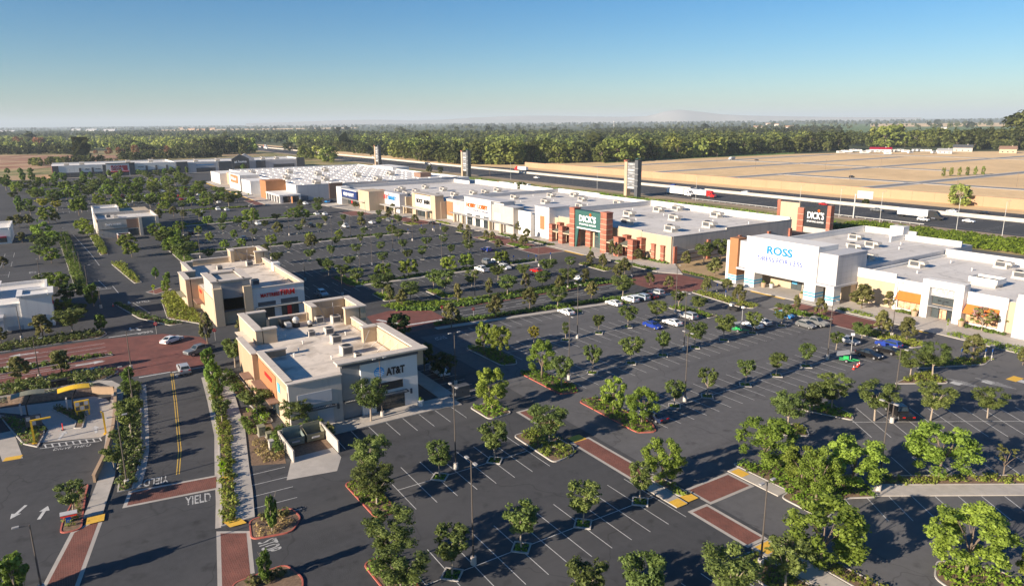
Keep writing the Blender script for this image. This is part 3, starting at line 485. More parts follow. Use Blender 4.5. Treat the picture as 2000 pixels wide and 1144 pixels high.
for x, y0, y1, nm in ((-405, 18, 88, 'nearest'), (-480, 20, 60, 'second'), (-560, 10, 80, 'third'), (-625, -10, 84, 'farthest')): hedge([(x, y0), (x, y1)], 2.2, .9, 'low green median hedge', f'on the {nm} planted strip of the superstore lot', 'fgr')

# ================================================================ LETTERING
_tc = {}
def text_mesh(s, mat, w_, h_, depth, bold=.0):
    k = (s, mat, round(w_, 2), round(h_, 2), depth)
    if k in _tc: return _tc[k]
    cu = bpy.data.curves.new('lettering', 'FONT'); cu.body = s; cu.align_x = 'CENTER'; cu.align_y = 'CENTER'; cu.offset = bold; cu.resolution_u = 3; cu.extrude = .08
    o = bpy.data.objects.new('lettering', cu); me = bpy.data.meshes.new_from_object(o); bpy.data.objects.remove(o)
    n = len(me.vertices); co = np.empty(n * 3, np.float32); me.vertices.foreach_get('co', co); co = co.reshape(-1, 3)
    lo, hi = co.min(0), co.max(0); co = (co - (lo + hi) / 2) / np.maximum(hi - lo, 1e-6) * np.array([w_, h_, max(depth, 1e-4)], np.float32)
    me.vertices.foreach_set('co', co.ravel()); me.materials.clear(); me.materials.append(MAT[mat]); me.update(); _tc[k] = me; return me
def text_y(parent, off, s, mat, x0, x1, z0, z1, y, depth=.18, bold=.03):      # reads on a wall that faces -y
    o = link('lettering', text_mesh(s, mat, x1 - x0, z1 - z0, depth, bold), parent, ((x0 + x1) / 2 - off[0], y - depth / 2 - off[1], (z0 + z1) / 2 - off[2])); o.rotation_euler = (PI / 2, 0, 0); return o
def text_x(parent, off, s, mat, y0, y1, z0, z1, x, depth=.18, bold=.03):      # reads on a wall that faces +x
    o = link('lettering', text_mesh(s, mat, y1 - y0, z1 - z0, depth, bold), parent, (x + depth / 2 - off[0], (y0 + y1) / 2 - off[1], (z0 + z1) / 2 - off[2])); o.rotation_euler = (PI / 2, 0, PI / 2); return o
def ground_text(s, px, py, w_, h_, rot, mat='worn', z=.02):
    x, y = at(px, py); o = link('road_lettering', text_mesh(s, mat, w_, h_, .002, .02), None, (x, y, z), rot); o['kind'] = 'structure'; return o

# ================================================================ BUILDINGS
class Bld:
    def __init__(s, name, look, place, x, y, cat='store'):
        s.off = (x, y, 0); s.o = thing(name, look, place, cat, None, s.off)
    def box(s, part, mat, x0, x1, y0, y1, z0, z1, parent=None): return MB().box(x0, x1, y0, y1, z0, z1).build(part, mat, parent or s.o, s.off)
    def prism(s, part, mat, pts, z0, z1, parent=None): return MB().prism(pts, z0, z1).build(part, mat, parent or s.o, s.off)
    def ty(s, *a, **k): return text_y(s.o, s.off, *a, **k)
    def tx(s, *a, **k): return text_x(s.o, s.off, *a, **k)
    def coping(s, x0, x1, y0, y1, z, h=.22, over=.12, seg=3.2, mat='coping'):
        x0 -= over; x1 += over; y0 -= over; y1 += over; ax = (x1 - x0) >= (y1 - y0); L = (x1 - x0) if ax else (y1 - y0); n = max(1, round(L / seg))
        for i in range(n):
            a, b = i / n * L + .02, (i + 1) / n * L - .02
            if ax: s.box('coping_slab', mat, x0 + a, x0 + b, y0, y1, z, z + h)
            else: s.box('coping_slab', mat, x0, x1, y0 + a, y0 + b, z, z + h)
    def wallcap(s, mat, x0, x1, y0, y1, z0, z1, seg=3.2, h=.22, over=.12, cm='coping', part='parapet'):
        s.box(part, mat, x0, x1, y0, y1, z0, z1); s.coping(x0, x1, y0, y1, z1, h, over, seg, cm)
    def ring(s, mat, x0, x1, y0, y1, z0, z1, t=.35, sides='NESW', seg=5.0, cm='coping', h=.18, over=.06):
        if 'S' in sides: s.wallcap(mat, x0, x1, y0, y0 + t, z0, z1, seg, h, over, cm)
        if 'N' in sides: s.wallcap(mat, x0, x1, y1 - t, y1, z0, z1, seg, h, over, cm)
        if 'W' in sides: s.wallcap(mat, x0, x0 + t, y0 + t + .13, y1 - t - .13, z0, z1, seg, h, over, cm)
        if 'E' in sides: s.wallcap(mat, x1 - t, x1, y0 + t + .13, y1 - t - .13, z0, z1, seg, h, over, cm)
    def win_y(s, x0, x1, z0, z1, y, nx=3, nz=1, gl='sglass', fr='frame', part='window'):
        f = MB(); b = .07
        f.box(x0, x1, y - .06, y, z1 - b, z1); f.box(x0, x1, y - .06, y, z0, z0 + b)
        for i in range(nx + 1): x = x0 + (x1 - x0 - b) * i / nx; f.box(x, x + b, y - .055, y, z0 + b, z1 - b)
        for j in range(1, nz): z = z0 + (z1 - z0) * j / nz; f.box(x0 + b, x1 - b, y - .05, y, z - b / 2, z + b / 2)
        w_ = f.build(part, fr, s.o, s.off)
        for i in range(nx):
            for j in range(nz):
                xa, xb = x0 + (x1 - x0 - b) * i / nx + b, x0 + (x1 - x0 - b) * (i + 1) / nx; za, zb = z0 + (z1 - z0) * j / nz + b / 2, z0 + (z1 - z0) * (j + 1) / nz - b / 2
                MB().box(xa, xb, y - .03, y - .005, za, zb).build('pane', gl, w_, s.off)
        return w_
    def win_x(s, y0, y1, z0, z1, x, ny=3, nz=1, gl='sglass', fr='frame', part='window'):
        f = MB(); b = .07
        f.box(x, x + .06, y0, y1, z1 - b, z1); f.box(x, x + .06, y0, y1, z0, z0 + b)
        for i in range(ny + 1): y = y0 + (y1 - y0 - b) * i / ny; f.box(x, x + .055, y, y + b, z0 + b, z1 - b)
        for j in range(1, nz): z = z0 + (z1 - z0) * j / nz; f.box(x, x + .05, y0 + b, y1 - b, z - b / 2, z + b / 2)
        w_ = f.build(part, fr, s.o, s.off)
        for i in range(ny):
            for j in range(nz):
                ya, yb = y0 + (y1 - y0 - b) * i / ny + b, y0 + (y1 - y0 - b) * (i + 1) / ny; za, zb = z0 + (z1 - z0) * j / nz + b / 2, z0 + (z1 - z0) * (j + 1) / nz - b / 2
                MB().box(x + .005, x + .03, ya, yb, za, zb).build('pane', gl, w_, s.off)
        return w_
    def slat_awn_x(s, y0, y1, z, x, d=1.0, mat='dgrey'):
        f = MB(); f.box(x + d - .1, x + d, y0, y1, z - .14, z + .06); f.box(x, x + .1, y0, y1, z - .1, z + .06)
        for y in (y0, y1 - .12): f.box(x + .1, x + d - .1, y, y + .12, z - .1, z + .05)
        a = f.build('awning', mat, s.o, s.off); n = int((y1 - y0 - .3) / .26)
        for i in range(n): y = y0 + .2 + i * .26; MB().box(x + .1, x + d - .1, y, y + .13, z - .05, z + .03).build('slat', 'metal', a, s.off)
    def awn_y(s, x0, x1, z, y, d=1.2, t=.16, mat='dgrey'): return s.box('canopy', mat, x0, x1, y - d, y - .005, z, z + t)

# ---------------------------------------------------------------- blue-globe shop (near)
b = Bld('corner_shop', 'cream flat-roofed corner shop with blue globe sign', 'in the middle of the near car park', -118, 36, 'shop')
b.box('wall', 'cream', -136, -99, 27.0, 44.6, 0, 6.0); b.box('wall', 'cream', -127, -99.0, 24.2, 26.99, 0, 6.0)
b.box('roof', 'roof2', -135.7, -99.3, 24.5, 44.3, 6.005, 6.08)
b.box('sign_wall', 'white', -98.99, -98.4, 35.2, 44.6, 0, 8.4); b.box('recess_wall', 'mgrey', -98.99, -98.9, 32.2, 35.19, 0, 8.6); b.box('cornice', 'dgrey', -98.99, -98.1, 32.2, 44.7, 8.4, 8.75)
b.wallcap('greige', -99.4, -98.45, 24.2, 32.1, 0, 7.3, 4, over=.18, part='wall')
b.wallcap('peach', -116.2, -99.42, 24.2, 25.0, 6.0, 7.3, 4, over=.18)
b.box('wall', 'peach', -127.2, -116.4, 23.3, 24.19, 0, 7.0); b.wallcap('peach', -127.2, -116.4, 23.3, 24.0, 7.0, 7.2, 4, over=.2); b.wallcap('peach', -117.1, -116.4, 24.3, 28.8, 6.08, 7.2, 4, over=.2)
b.box('wall', 'orange', -115.9, -105.4, 24.1, 24.19, 2.9, 6.6)
for x0, x1, y0, y1 in ((-138.6, -124.8, 26.0, 27.1), (-125.9, -124.8, 27.25, 29.6), (-138.6, -137.5, 27.25, 30.8)): b.wallcap('cream', x0, x1, y0, y1, 0 if x0 < -136 else 6.0, 8.6, 2.6, over=.16)
b.wallcap('cream', -136.4, -135.8, 31.1, 38.2, 6.0, 7.5, 4)
for x0, x1, y0, y1 in ((-138.2, -137.0, 38.6, 46.4), (-138.2, -128.4, 46.6, 47.7), (-136.8, -133.4, 38.6, 39.5), (-129.4, -128.4, 43.6, 46.4)): b.wallcap('cream', x0, x1, y0, y1, 0 if x0 < -137 or y0 > 46 else 6.0, 9.2, 2.4, over=.18)
b.wallcap('cream', -128.2, -116.6, 44.6, 45.2, 6.0, 7.4, 3)
for x0, x1, y0, y1 in ((-116.4, -99.5, 45.0, 46.2), (-116.4, -115.4, 42.2, 44.8), (-99.6, -98.2, 31.7, 46.2)): b.wallcap('cream', x0, x1, y0, y1, 6.0 if x1 < -98.5 else 8.76, 8.77 if x1 < -98.5 else 8.98, 2.4, .24, .2)
b.box('wall', 'cream', -115.3, -99.7, 44.7, 45.0, 0, 8.6)
b.win_x(37.4, 42.2, .15, 2.5, -98.4, 2, 2, 'glass'); b.win_x(37.6, 42.0, 3.4, 4.7, -98.4, 2, 1, 'glass'); b.slat_awn_x(37.2, 42.6, 2.85, -98.38, 1.0)
b.box('blank_panel', 'lgrey', -98.44, -98.36, 25.4, 30.5, 3.7, 5.5); b.slat_awn_x(26.6, 30.8, 3.1, -98.4, .9); b.box('service_door', 'lgrey', -98.44, -98.36, 28.2, 30.6, .1, 2.7); b.box('wall_light', 'dgrey', -98.43, -98.2, 31.2, 31.5, 2.2, 3.0); b.box('wall_light', 'dgrey', -98.4, -98.2, 43.2, 43.5, 2.0, 2.8); b.slat_awn_x(32.4, 34.9, 2.9, -98.9, .9)
disc = MB().add([(-98.36, 38.15, 6.55)] + [(-98.36, 38.15 + .85 * math.cos(i * PI / 16), 6.55 + .85 * math.sin(i * PI / 16)) for i in range(32)], [(0, i + 1, (i + 1) % 32 + 1) for i in range(32)]).build('globe_sign', 'attblue', b.o, b.off)
for k, (dz, w_) in enumerate(((.5, .55), (.22, .72), (-.06, .78), (-.34, .70), (-.6, .5))):
    MB().add([(-98.34, 38.15 + w_ * t * .98, 6.55 + dz - .10 * (1 - t * t) + s_ * .05) for t in (-1, -.5, 0, .5, 1) for s_ in (-1, 1)], [(2 * i, 2 * i + 2, 2 * i + 3, 2 * i + 1) for i in range(4)]).build('globe_stripe', 'signwhite', disc, b.off)
b.tx('AT&T', 'blk', 39.3, 42.4, 5.75, 7.0, -98.38, .12)
for x0, x1, z, y in ((-120.5, -116.8, 2.9, 23.28), (-115.5, -108.8, 2.9, 24.05), (-107.8, -104.2, 2.7, 24.15)): b.awn_y(x0, x1, z, y, 1.5, .18, 'brown')
for x0, x1 in ((-114.6, -109.4), (-107.4, -104.8)): b.win_y(x0, x1, .3, 2.6, 24.08 if x0 < -108 else 24.18, 3, 1)
b.box('sign_plate', 'red', -111.8, -107.6, 24.0, 24.09, 5.0, 5.6); b.box('sign_plate', 'ltblue', -104.4, -103.2, 24.1, 24.19, 4.6, 6.0)
for p0, p1 in (((-137, 41, 8.8), (-133.6, 41.5, 6.1)), ((-137, 44, 8.8), (-133.6, 43, 6.1)), ((-137, 42.4, 7.8), (-137, 45.8, 7.8)), ((-134, 46.6, 8.8), (-131.5, 43.6, 6.1)), ((-131, 46.6, 8.8), (-131, 43.6, 6.1)), ((-115.4, 43.4, 8.4), (-113, 41, 6.1)), ((-112, 45, 8.3), (-112.6, 42.4, 6.1)), ((-109, 45, 8.3), (-109.6, 42.4, 6.1)), ((-106, 45, 8.3), (-106.6, 42.4, 6.1)), ((-103, 45, 8.3), (-103.6, 42.4, 6.1)), ((-126, 44.6, 7.3), (-126, 42.8, 6.1)), ((-123, 44.6, 7.3), (-123, 42.8, 6.1)), ((-120, 44.6, 7.3), (-120, 42.8, 6.1)), ((-135.8, 33, 7.4), (-134.4, 33, 6.1)), ((-135.8, 36, 7.4), (-134.4, 36, 6.1)), ((-112, 25, 7.2), (-112, 26.6, 6.1)), ((-109, 25, 7.2), (-109, 26.6, 6.1)), ((-106, 25, 7.2), (-106, 26.6, 6.1)), ((-103, 25, 7.2), (-103, 26.6, 6.1))):
    MB().tube(p0, p1, .045, n=5).build('brace', 'metal', b.o, b.off)
# ---------------------------------------------------------------- mattress shop
b = Bld('mattress_shop', 'cream flat-roofed shop with slanted red lettering', 'behind the blue-globe shop', -188, 36, 'shop')
b.box('wall', 'cream', -211, -165, 26.0, 46.2, 0, 5.9); b.box('roof', 'roof2', -210.7, -165.3, 26.3, 45.9, 5.905, 5.98)
b.wallcap('white', -165.2, -164.5, 34.3, 46.2, 0, 7.4, 4, part='wall'); b.wallcap('cream', -202.6, -165.4, 45.9, 46.5, 5.9, 7.4, 4); b.wallcap('cream', -210.6, -210.0, 28.8, 38.4, 5.9, 7.4, 4)
for x0, x1, y0, y1 in ((-195, -184, 23.2, 24.2), (-195, -194, 24.4, 27), (-185, -184, 24.4, 27.6), (-209.2, -195.3, 25.8, 26.6), (-209.2, -208.2, 26.8, 28.6)): b.wallcap('cream', x0, x1, y0, y1, 0 if y0 < 26 else 5.9, 7.4, 3, over=.18)
for x0, x1, y0, y1 in ((-213, -212, 38.8, 46.4), (-213, -203.2, 46.6, 47.6), (-211.8, -209, 38.8, 39.7), (-204.2, -203.2, 44.2, 46.4)): b.wallcap('cream', x0, x1, y0, y1, 0 if x0 < -212 or y0 > 46 else 5.9, 9.2, 3, over=.18)
b.box('tower', 'greige', -176.6, -165.21, 26.2, 34.2, 0, 9.6)
for x0, x1, y0, y1 in ((-176.6, -165.0, 26.0, 27.3), (-176.6, -165.0, 33.1, 34.4), (-176.6, -175.4, 27.5, 32.9), (-166.2, -165.0, 27.5, 32.9)): b.wallcap('greige', x0, x1, y0, y1, 9.61, 9.9, 3, .26, .3)
b.box('grey_panel', 'mgrey', -165.2, -165.0, 27.9, 32.4, 3.3, 9.3); b.box('pier', 'cream', -165.2, -163.8, 26.0, 27.85, 0, 8.5); b.box('pier', 'cream', -165.2, -163.9, 32.45, 34.25, 0, 8.4); b.box('awning', 'dgrey', -165.2, -163.9, 28.0, 32.3, 3.1, 3.3)
b.tx('MATTRESS', 'red', 36.1, 40.4, 5.2, 6.1, -164.45); b.tx('FIRM', 'red', 40.7, 43.9, 5.2, 6.4, -164.45)
b.box('panel', 'dgrey', -164.5, -164.4, 35.4, 39.4, 3.2, 4.1); b.box('panel', 'dgrey', -164.5, -164.4, 40.6, 44.6, 3.2, 4.3); b.slat_awn_x(34.8, 45.4, 2.95, -164.42, 1.1); b.win_x(35.6, 39.0, .2, 2.7, -164.48, 2, 1, 'glass'); b.win_x(40.6, 44.6, .1, 2.7, -164.48, 3, 1, 'glass'); b.box('poster', 'red', -164.4, -164.36, 41.9, 42.9, .4, 2.5)
b.box('wall', 'orange', -184, -177.2, 25.9, 25.99, 2.5, 5.8); b.box('sign_plate', 'red', -182, -179.4, 25.8, 25.89, 4.6, 5.3); b.awn_y(-183.4, -177.6, 2.5, 25.9, 1.6, .2, 'brown'); b.awn_y(-193, -186, 2.9, 23.2, 1.3, .16, 'olive')
b.box('chimney', 'white', -191.5, -189.5, 45.6, 47.4, 5.9, 8.2)
for i in range(9): x = -200 + i * 3.8; MB().tube((x, 45.9, 7.3), (x, 44.3, 6.0), .045, n=5).build('brace', 'metal', b.o, b.off)
for p0, p1 in (((-212, 41, 8.8), (-208.5, 41.5, 6)), ((-212, 44, 8.8), (-208.5, 43, 6)), ((-208, 46.6, 8.8), (-206.5, 43.6, 6)), ((-212, 42, 8), (-206, 46.6, 7))): MB().tube(p0, p1, .06, n=5).build('brace', 'metal', b.o, b.off)
# ---------------------------------------------------------------- candy shop
b = Bld('candy_shop', 'small greige shop with script lettering and blue front panel', 'beside the far road', -338, 23, 'shop')
b.box('wall', 'greige', -351, -326, 11.6, 33.6, 0, 6.4); b.box('roof', 'roof', -350.7, -326.3, 11.9, 33.3, 6.405, 6.47); b.ring('greige', -351, -326, 11.5, 33.7, 6.4, 7.5, .4, 'NEW'); b.wallcap('peach', -351, -326, 11.4, 11.8, 6.4, 7.5)
b.box('rear_block', 'white', -366, -351.2, 11.6, 21.5, 0, 8.6); b.ring('white', -366, -351.2, 11.6, 21.5, 8.6, 9.4, .4); b.box('wall', 'cream', -366, -351.2, 21.7, 33, 0, 7.6)
b.box('brown_panel', 'brown', -325.99, -325.9, 22.0, 26.2, 3.4, 7.0); b.box('pier', 'greige', -326, -325.2, 26.4, 27.5, 0, 7.4); b.box('pier', 'greige', -326, -325.2, 32.6, 33.8, 0, 7.4); b.box('blue_panel', 'bglass', -325.99, -325.9, 27.6, 32.5, 3.2, 7.2); b.win_x(22.2, 26.0, .3, 3.0, -325.98, 3, 1); b.win_x(27.8, 32.4, .3, 3.0, -325.98, 3, 1)
b.tx("See's", 'signwhite', 14.4, 16.6, 4.9, 5.9, -325.95, .15); b.tx('CANDIES', 'signwhite', 16.9, 20.0, 4.95, 5.6, -325.95, .15); b.box('ledge', 'dgrey', -325.99, -325.6, 12, 22, 3.5, 3.65)
e = Bld('bin_enclosure', 'brown walled bin enclosure with white cap', 'below the candy shop', -318, 20, 'enclosure')
for x0, x1, y0, y1 in ((-321, -315, 17.6, 17.9), (-321, -315, 21.8, 22.1), (-321, -320.7, 18.04, 21.66), (-315.3, -315, 18.04, 21.66)): e.wallcap('brown', x0, x1, y0, y1, 0, 2.2, 6, .1, .04, 'white', 'wall')
# ---------------------------------------------------------------- white shops at the left edge
b = Bld('white_shop', 'white flat-roofed shop with two stepped parapet towers', 'at the left edge above the red road', -196, -18, 'shop')
b.box('wall', 'white', -214, -187.2, -44, -5.4, 0, 5.0); b.box('roof', 'wroof', -213.7, -187.5, -43.7, -5.7, 5.005, 5.07); b.ring('white', -214, -187.2, -44, -5.4, 5.0, 5.8, .4, cm='white')
b.box('tower', 'white', -193.6, -186.8, -10.4, -4.4, 0, 7.2)
for q in ((-194, -186.4, -10.8, -9.9), (-194, -186.4, -4.9, -4.0), (-194, -193.1, -9.7, -5.1), (-187.3, -186.4, -9.7, -5.1)): b.wallcap('white', *q, 7.21, 7.5, 4, .2, .1, 'white')
b.box('tower', 'white', -208, -199, -24, -15, 5.1, 7.4); b.box('cornice', 'white', -208.6, -198.4, -24.6, -14.4, 7.41, 7.7); b.box('porch', 'lgrey', -187.1, -183.8, -22, -13.6, 3.2, 3.9); b.box('pier', 'lgrey', -184.6, -183.9, -14.4, -13.7, 0, 3.19); b.box('pier', 'lgrey', -184.6, -183.9, -21.9, -21.2, 0, 3.19); b.box('base_course', 'lgrey', -187.19, -187.0, -13.4, -5.5, 0, .9)
b.win_x(-8.6, -6.0, 1.0, 2.8, -186.8, 2, 1, 'glass'); b.win_x(-20.8, -14.8, .6, 2.9, -187.2, 4, 1, 'glass'); b.box('logo_arrow', 'yellow', -190.5, -189.2, -4.39, -4.28, 5.4, 6.2); b.box('logo_plate', 'red', -189.9, -188.4, -4.39, -4.25, 4.6, 5.3)
b = Bld('white_shop', 'small plain white shop cut by the picture edge', 'left of the far road', -345, -30, 'shop')
b.box('wall', 'white', -358, -334, -50, -17.6, 0, 5.2); b.ring('white', -358, -334, -50, -17.5, 5.2, 6.0, .4, cm='white'); b.box('window_awning', 'dred', -333.99, -333.2, -24, -19, 2.4, 2.9); b.win_x(-24, -19, .6, 2.3, -333.98, 3, 1)
b.box('roof', 'wroof', -357.6, -334.4, -49.6, -18, 5.205, 5.3)

# ---------------------------------------------------------------- blue-lettered discount store
b = Bld('discount_store', 'white store with big blue lettering and striped pillars', 'right of the green sports store', -114, 185)
b.box('wall', 'lgrey', -131, -98, 161.2, 220, 0, 8.2); b.box('roof', 'roof', -130.7, -98.3, 161.5, 219.7, 8.205, 8.28)
b.wallcap('white', -131, -130.5, 161.3, 220, 8.2, 9.9, 9, .15, .05, 'white'); b.wallcap('white', -130.3, -114, 219.4, 220, 8.2, 9.9, 9, .15, .05, 'white'); b.wallcap('white', -113.9, -98, 213.4, 214, 8.2, 9.7, 9, .15, .05, 'white'); b.box('wall', 'white', -120.4, -116.2, 216, 219.3, 8.28, 11.6); b.wallcap('white', -114.6, -114.1, 206, 213.2, 8.28, 9.7, 9, .15, .05, 'white')
b.box('wall', 'white', -131.2, -129.7, 154.6, 161.1, 0, 11.6)
b.box('sign_box', 'white', -124.1, -102.65, 154.0, 162, 4.9, 13.6); b.box('coping', 'white', -124.2, -102.55, 153.9, 154.6, 13.61, 13.75)
b.box('grey_box', 'lgrey', -102.6, -97.6, 154.4, 166.4, 4.9, 12.2); b.box('coping', 'lgrey', -102.5, -97.5, 154.3, 166.5, 12.21, 12.35); b.box('grey_box', 'lgrey', -126.7, -124.15, 154.6, 161, 4.9, 12.1)
b.box('brown_pier', 'orange', -129.6, -126.75, 153.8, 157.0, 2.5, 12.6); b.box('canopy', 'lgrey', -126.7, -97.3, 153.4, 163, 4.4, 4.89)
for x0, x1, y1 in ((-129.6, -126.75, 157), (-124.0, -120.8, 157.2), (-105.7, -102.5, 157.2), (-99.7, -97.5, 156.6)):
    p = b.box('pillar', 'white', x0, x1, 153.8, y1, 0, 4.39 if x0 > -129 else 2.49)
    for z in (1.1, 1.85): b.box('stripe', 'ltblue', x0 - .02, x1 + .02, 153.77, y1 + .02, z, z + .42, p)
b.box('entry_wall', 'cream', -126.6, -97.7, 161.0, 161.19, 0, 4.4); b.box('side_wall', 'cream', -98.2, -97.7, 161.2, 166.2, 0, 4.4)
b.win_y(-114.5, -111.2, .1, 3.0, 160.98, 2, 1); b.win_y(-111.0, -108.2, .1, 3.2, 160.96, 4, 2, 'glass', 'white', 'door'); b.win_y(-108.0, -104.8, .1, 3.2, 160.98, 4, 1); b.box('poster', 'ltblue', -114.2, -112.6, 160.9, 160.92, 1.6, 2.8)
b.ty('ROSS', 'rossblue', -117.4, -109.8, 9.9, 12.0, 154.0, .2, .02); b.ty('DRESS FOR LESS', 'violet', -120.2, -106.7, 7.9, 9.1, 154.0, .15, .0)
for k in range(1, 6): b.box('panel_joint', 'mgrey', -97.6, -97.59, 154.4 + k * 2, 154.43 + k * 2, 4.95, 12.1)
for z in (6.4, 7.9, 9.4, 10.9): b.box('panel_joint', 'mgrey', -97.6, -97.588, 154.45, 166.3, z, z + .03); b.box('panel_joint', 'mgrey', -102.5, -97.7, 154.388, 154.399, z, z + .03)
# ---------------------------------------------------------------- orange-awning beauty store
b = Bld('beauty_store', 'white store with raised entrance frame and orange awnings', 'at the right edge', -78, 185)
b.box('wall', 'cream', -97.6, -62, 163.6, 205, 0, 6.6); b.box('roof', 'roof', -97.3, -62.2, 163.9, 204.8, 6.605, 6.68); b.box('upper_wall', 'white', -97.6, -88.1, 163.2, 163.59, 6.2, 8.3); b.box('coping', 'white', -97.6, -88, 163.1, 163.7, 8.31, 8.45); b.box('wall', 'cream', -97.6, -88.1, 163.25, 163.58, 0, 6.19)
b.wallcap('white', -97.6, -62, 204.4, 205, 6.6, 8.6, 9, .15, .05, 'white'); b.wallcap('white', -97.6, -97.1, 166.6, 204.2, 6.6, 7.2, 9, .1, .03, 'white')
b.box('wall', 'white', -88.0, -81.1, 163.0, 163.58, 5.1, 7.4); b.box('pier', 'white', -88.0, -87.0, 162.8, 163.58, 0, 5.09); b.box('grey_band', 'lgrey', -86.9, -81.1, 162.95, 162.99, 4.8, 5.6)
for x0, x1 in ((-81, -79.4), (-74.0, -72.2)): b.box('pier', 'white', x0, x1, 161.4, 164, 0, 8.9)
b.box('lintel', 'white', -79.39, -74.01, 161.4, 164, 7.3, 8.9); b.box('sign_panel', 'mgrey2', -79.39, -74.01, 162.4, 163, 5.2, 7.29); b.win_y(-79.3, -74.1, 3.3, 5.1, 163.1, 4, 1, 'sglass'); b.box('canopy', 'mgrey', -79.38, -74.02, 161.2, 163.2, 2.9, 3.1); b.win_y(-79.2, -77.6, .1, 2.7, 163.1, 1, 1); b.win_y(-77.5, -75.9, .1, 2.7, 163.1, 1, 1, 'poster'); b.win_y(-75.8, -74.2, .1, 2.7, 163.1, 2, 1, 'glass', 'frame', 'door')
b.box('wall', 'white', -72.1, -64.2, 163.0, 163.58, 5.0, 7.4); b.box('pier', 'white', -65.4, -64.2, 162.7, 163.58, 0, 4.99); b.box('grey_band', 'lgrey', -72.1, -65.4, 162.95, 162.99, 4.7, 5.5)
for x0, x1 in ((-87.0, -81.15), (-72.0, -65.5)):
    MB().add([(x0, 162.9, 4.7), (x1, 162.9, 4.7), (x1, 161.5, 3.15), (x0, 161.5, 3.15), (x0, 162.9, 3.1), (x1, 162.9, 3.1), (x1, 161.5, 2.9), (x0, 161.5, 2.9)], [(0, 3, 2, 1), (3, 7, 6, 2), (0, 4, 7, 3), (1, 2, 6, 5), (0, 1, 5, 4), (4, 5, 6, 7)]).build('awning', 'awn', b.o, b.off)
    b.win_y(x0 + .1, x1 - .1, .7, 2.85, 163.1, 4, 1, 'poster'); b.box('sill', 'white', x0, x1, 162.8, 163.2, .3, .69)
b.ty('ULTA', 'signwhite', -78.7, -74.6, 5.9, 6.9, 162.4, .14, .0); b.ty('BEAUTY', 'signwhite', -77.2, -74.8, 5.4, 5.75, 162.4, .1, .0)
ring = MB(); n = 28
for k in range(2): ring.v += [(-76.9 + (2.2 - .12 * k) * math.cos(t * PI * 1.35 / n + PI * .55), 162.33, 6.3 + (.95 - .12 * k) * math.sin(t * PI * 1.35 / n + PI * .55)) for t in range(n + 1)]
ring.f = [(i, i + 1, i + n + 2, i + n + 1) for i in range(n)]; ring.build('swoosh', 'signwhite', b.o, b.off)
b.box('side_store_wall', 'lgrey', -61.9, -40, 160.6, 205, 0, 8.4); b.box('parapet', 'lgrey', -61.8, -40, 160.8, 161.2, 8.41, 9.2)
# ---------------------------------------------------------------- sports store
b = Bld('sports_store', 'cream store with dark green entrance gable and brick towers', 'in the store row', -190, 190)
b.box('wall', 'cream', -228, -157, 159.6, 218, 0, 7.9); b.box('roof', 'roof', -227.7, -157.3, 159.9, 217.7, 7.905, 7.98)
for x0, x1, z in ((-228, -216.5, 8.2), (-216.4, -203, 8.9), (-182, -170.5, 9.0), (-170.4, -157, 8.6)): b.wallcap('cream', x0, x1, 159.2, 159.59, 0, z, 20, .14, .06, 'greige', 'front_wall')
b.box('front_wall', 'cream', -202.9, -182.1, 159.2, 159.59, 0, 8.4)
b.wallcap('greige', -157.4, -156.9, 159.8, 184, 0, 8.6, 30, .14, .05, 'greige', 'side_wall'); b.wallcap('greige', -157.4, -156.9, 184.1, 218, 0, 9.3, 30, .14, .05, 'greige', 'side_wall'); b.wallcap('white', -228, -157.5, 217.5, 218.1, 7.98, 10.0, 12, .15, .05, 'white'); b.wallcap('lgrey', -228.3, -227.8, 160, 217.4, 7.98, 9.9, 12, .15, .05, 'white')
for z in (.9, 2.5, 3.6): b.box('wall_band', 'brown' if z < 3 else 'white', -156.89, -156.8, 160, 217.8, z, z + .22)
for y in (160.0, 175, 190, 205, 216.6): p = b.box('side_pilaster', 'brick', -156.9, -156.3, y, y + 1.2, 0, 5.6 if y < 170 else 6.4)
def bcol(x0, x1, y0, y1, h, zs):
    p = b.box('brick_column', 'brick', x0, x1, y0, y1, 0, h)
    for z in zs: b.box('stone_band', 'cream', x0 - .05, x1 + .05, y0 - .05, y1 + .05, z, z + .16, p)
    b.box('cap', 'brick', x0 - .12, x1 + .12, y0 - .12, y1 + .12, h + .01, h + .35, p)
for x0, x1 in ((-202.7, -199.9), (-185.3, -182.2)): bcol(x0, x1, 154.0, 156.8, 13.7, [1.2 + 1.75 * i for i in range(7)])
for x0, x1 in ((-215.6, -213.4), (-209.4, -207.0), (-178.3, -176.0), (-171.4, -169.0)): bcol(x0, x1, 154.0, 155.8, 6.2, (1.4, 3.0, 4.6)); bcol(x0 + .8, x1 + .6, 157.2, 158.9, 6.6, (1.4, 3.0, 4.6))
for x0 in (-220.4, -165.2, -161): bcol(x0, x0 + 1.5, 158.5, 159.15, 5.2, (1.4, 3.0))
for x0, x1 in ((-213.3, -209.5), (-206.9, -202.8), (-182.1, -178.4), (-175.9, -171.5)):
    MB().add([(x0, 154.2, 4.3), (x1, 154.2, 4.3), (x1, 158.6, 5.6), (x0, 158.6, 5.6), (x0, 154.2, 4.15), (x1, 154.2, 4.15), (x1, 158.6, 5.45), (x0, 158.6, 5.45)], [(0, 1, 2, 3), (7, 6, 5, 4), (0, 4, 5, 1), (1, 5, 6, 2), (2, 6, 7, 3), (3, 7, 4, 0)]).build('arcade_roof', 'green_roof', b.o, b.off)
    b.box('fascia', 'cream', x0, x1, 154.1, 154.19, 3.9, 4.3)
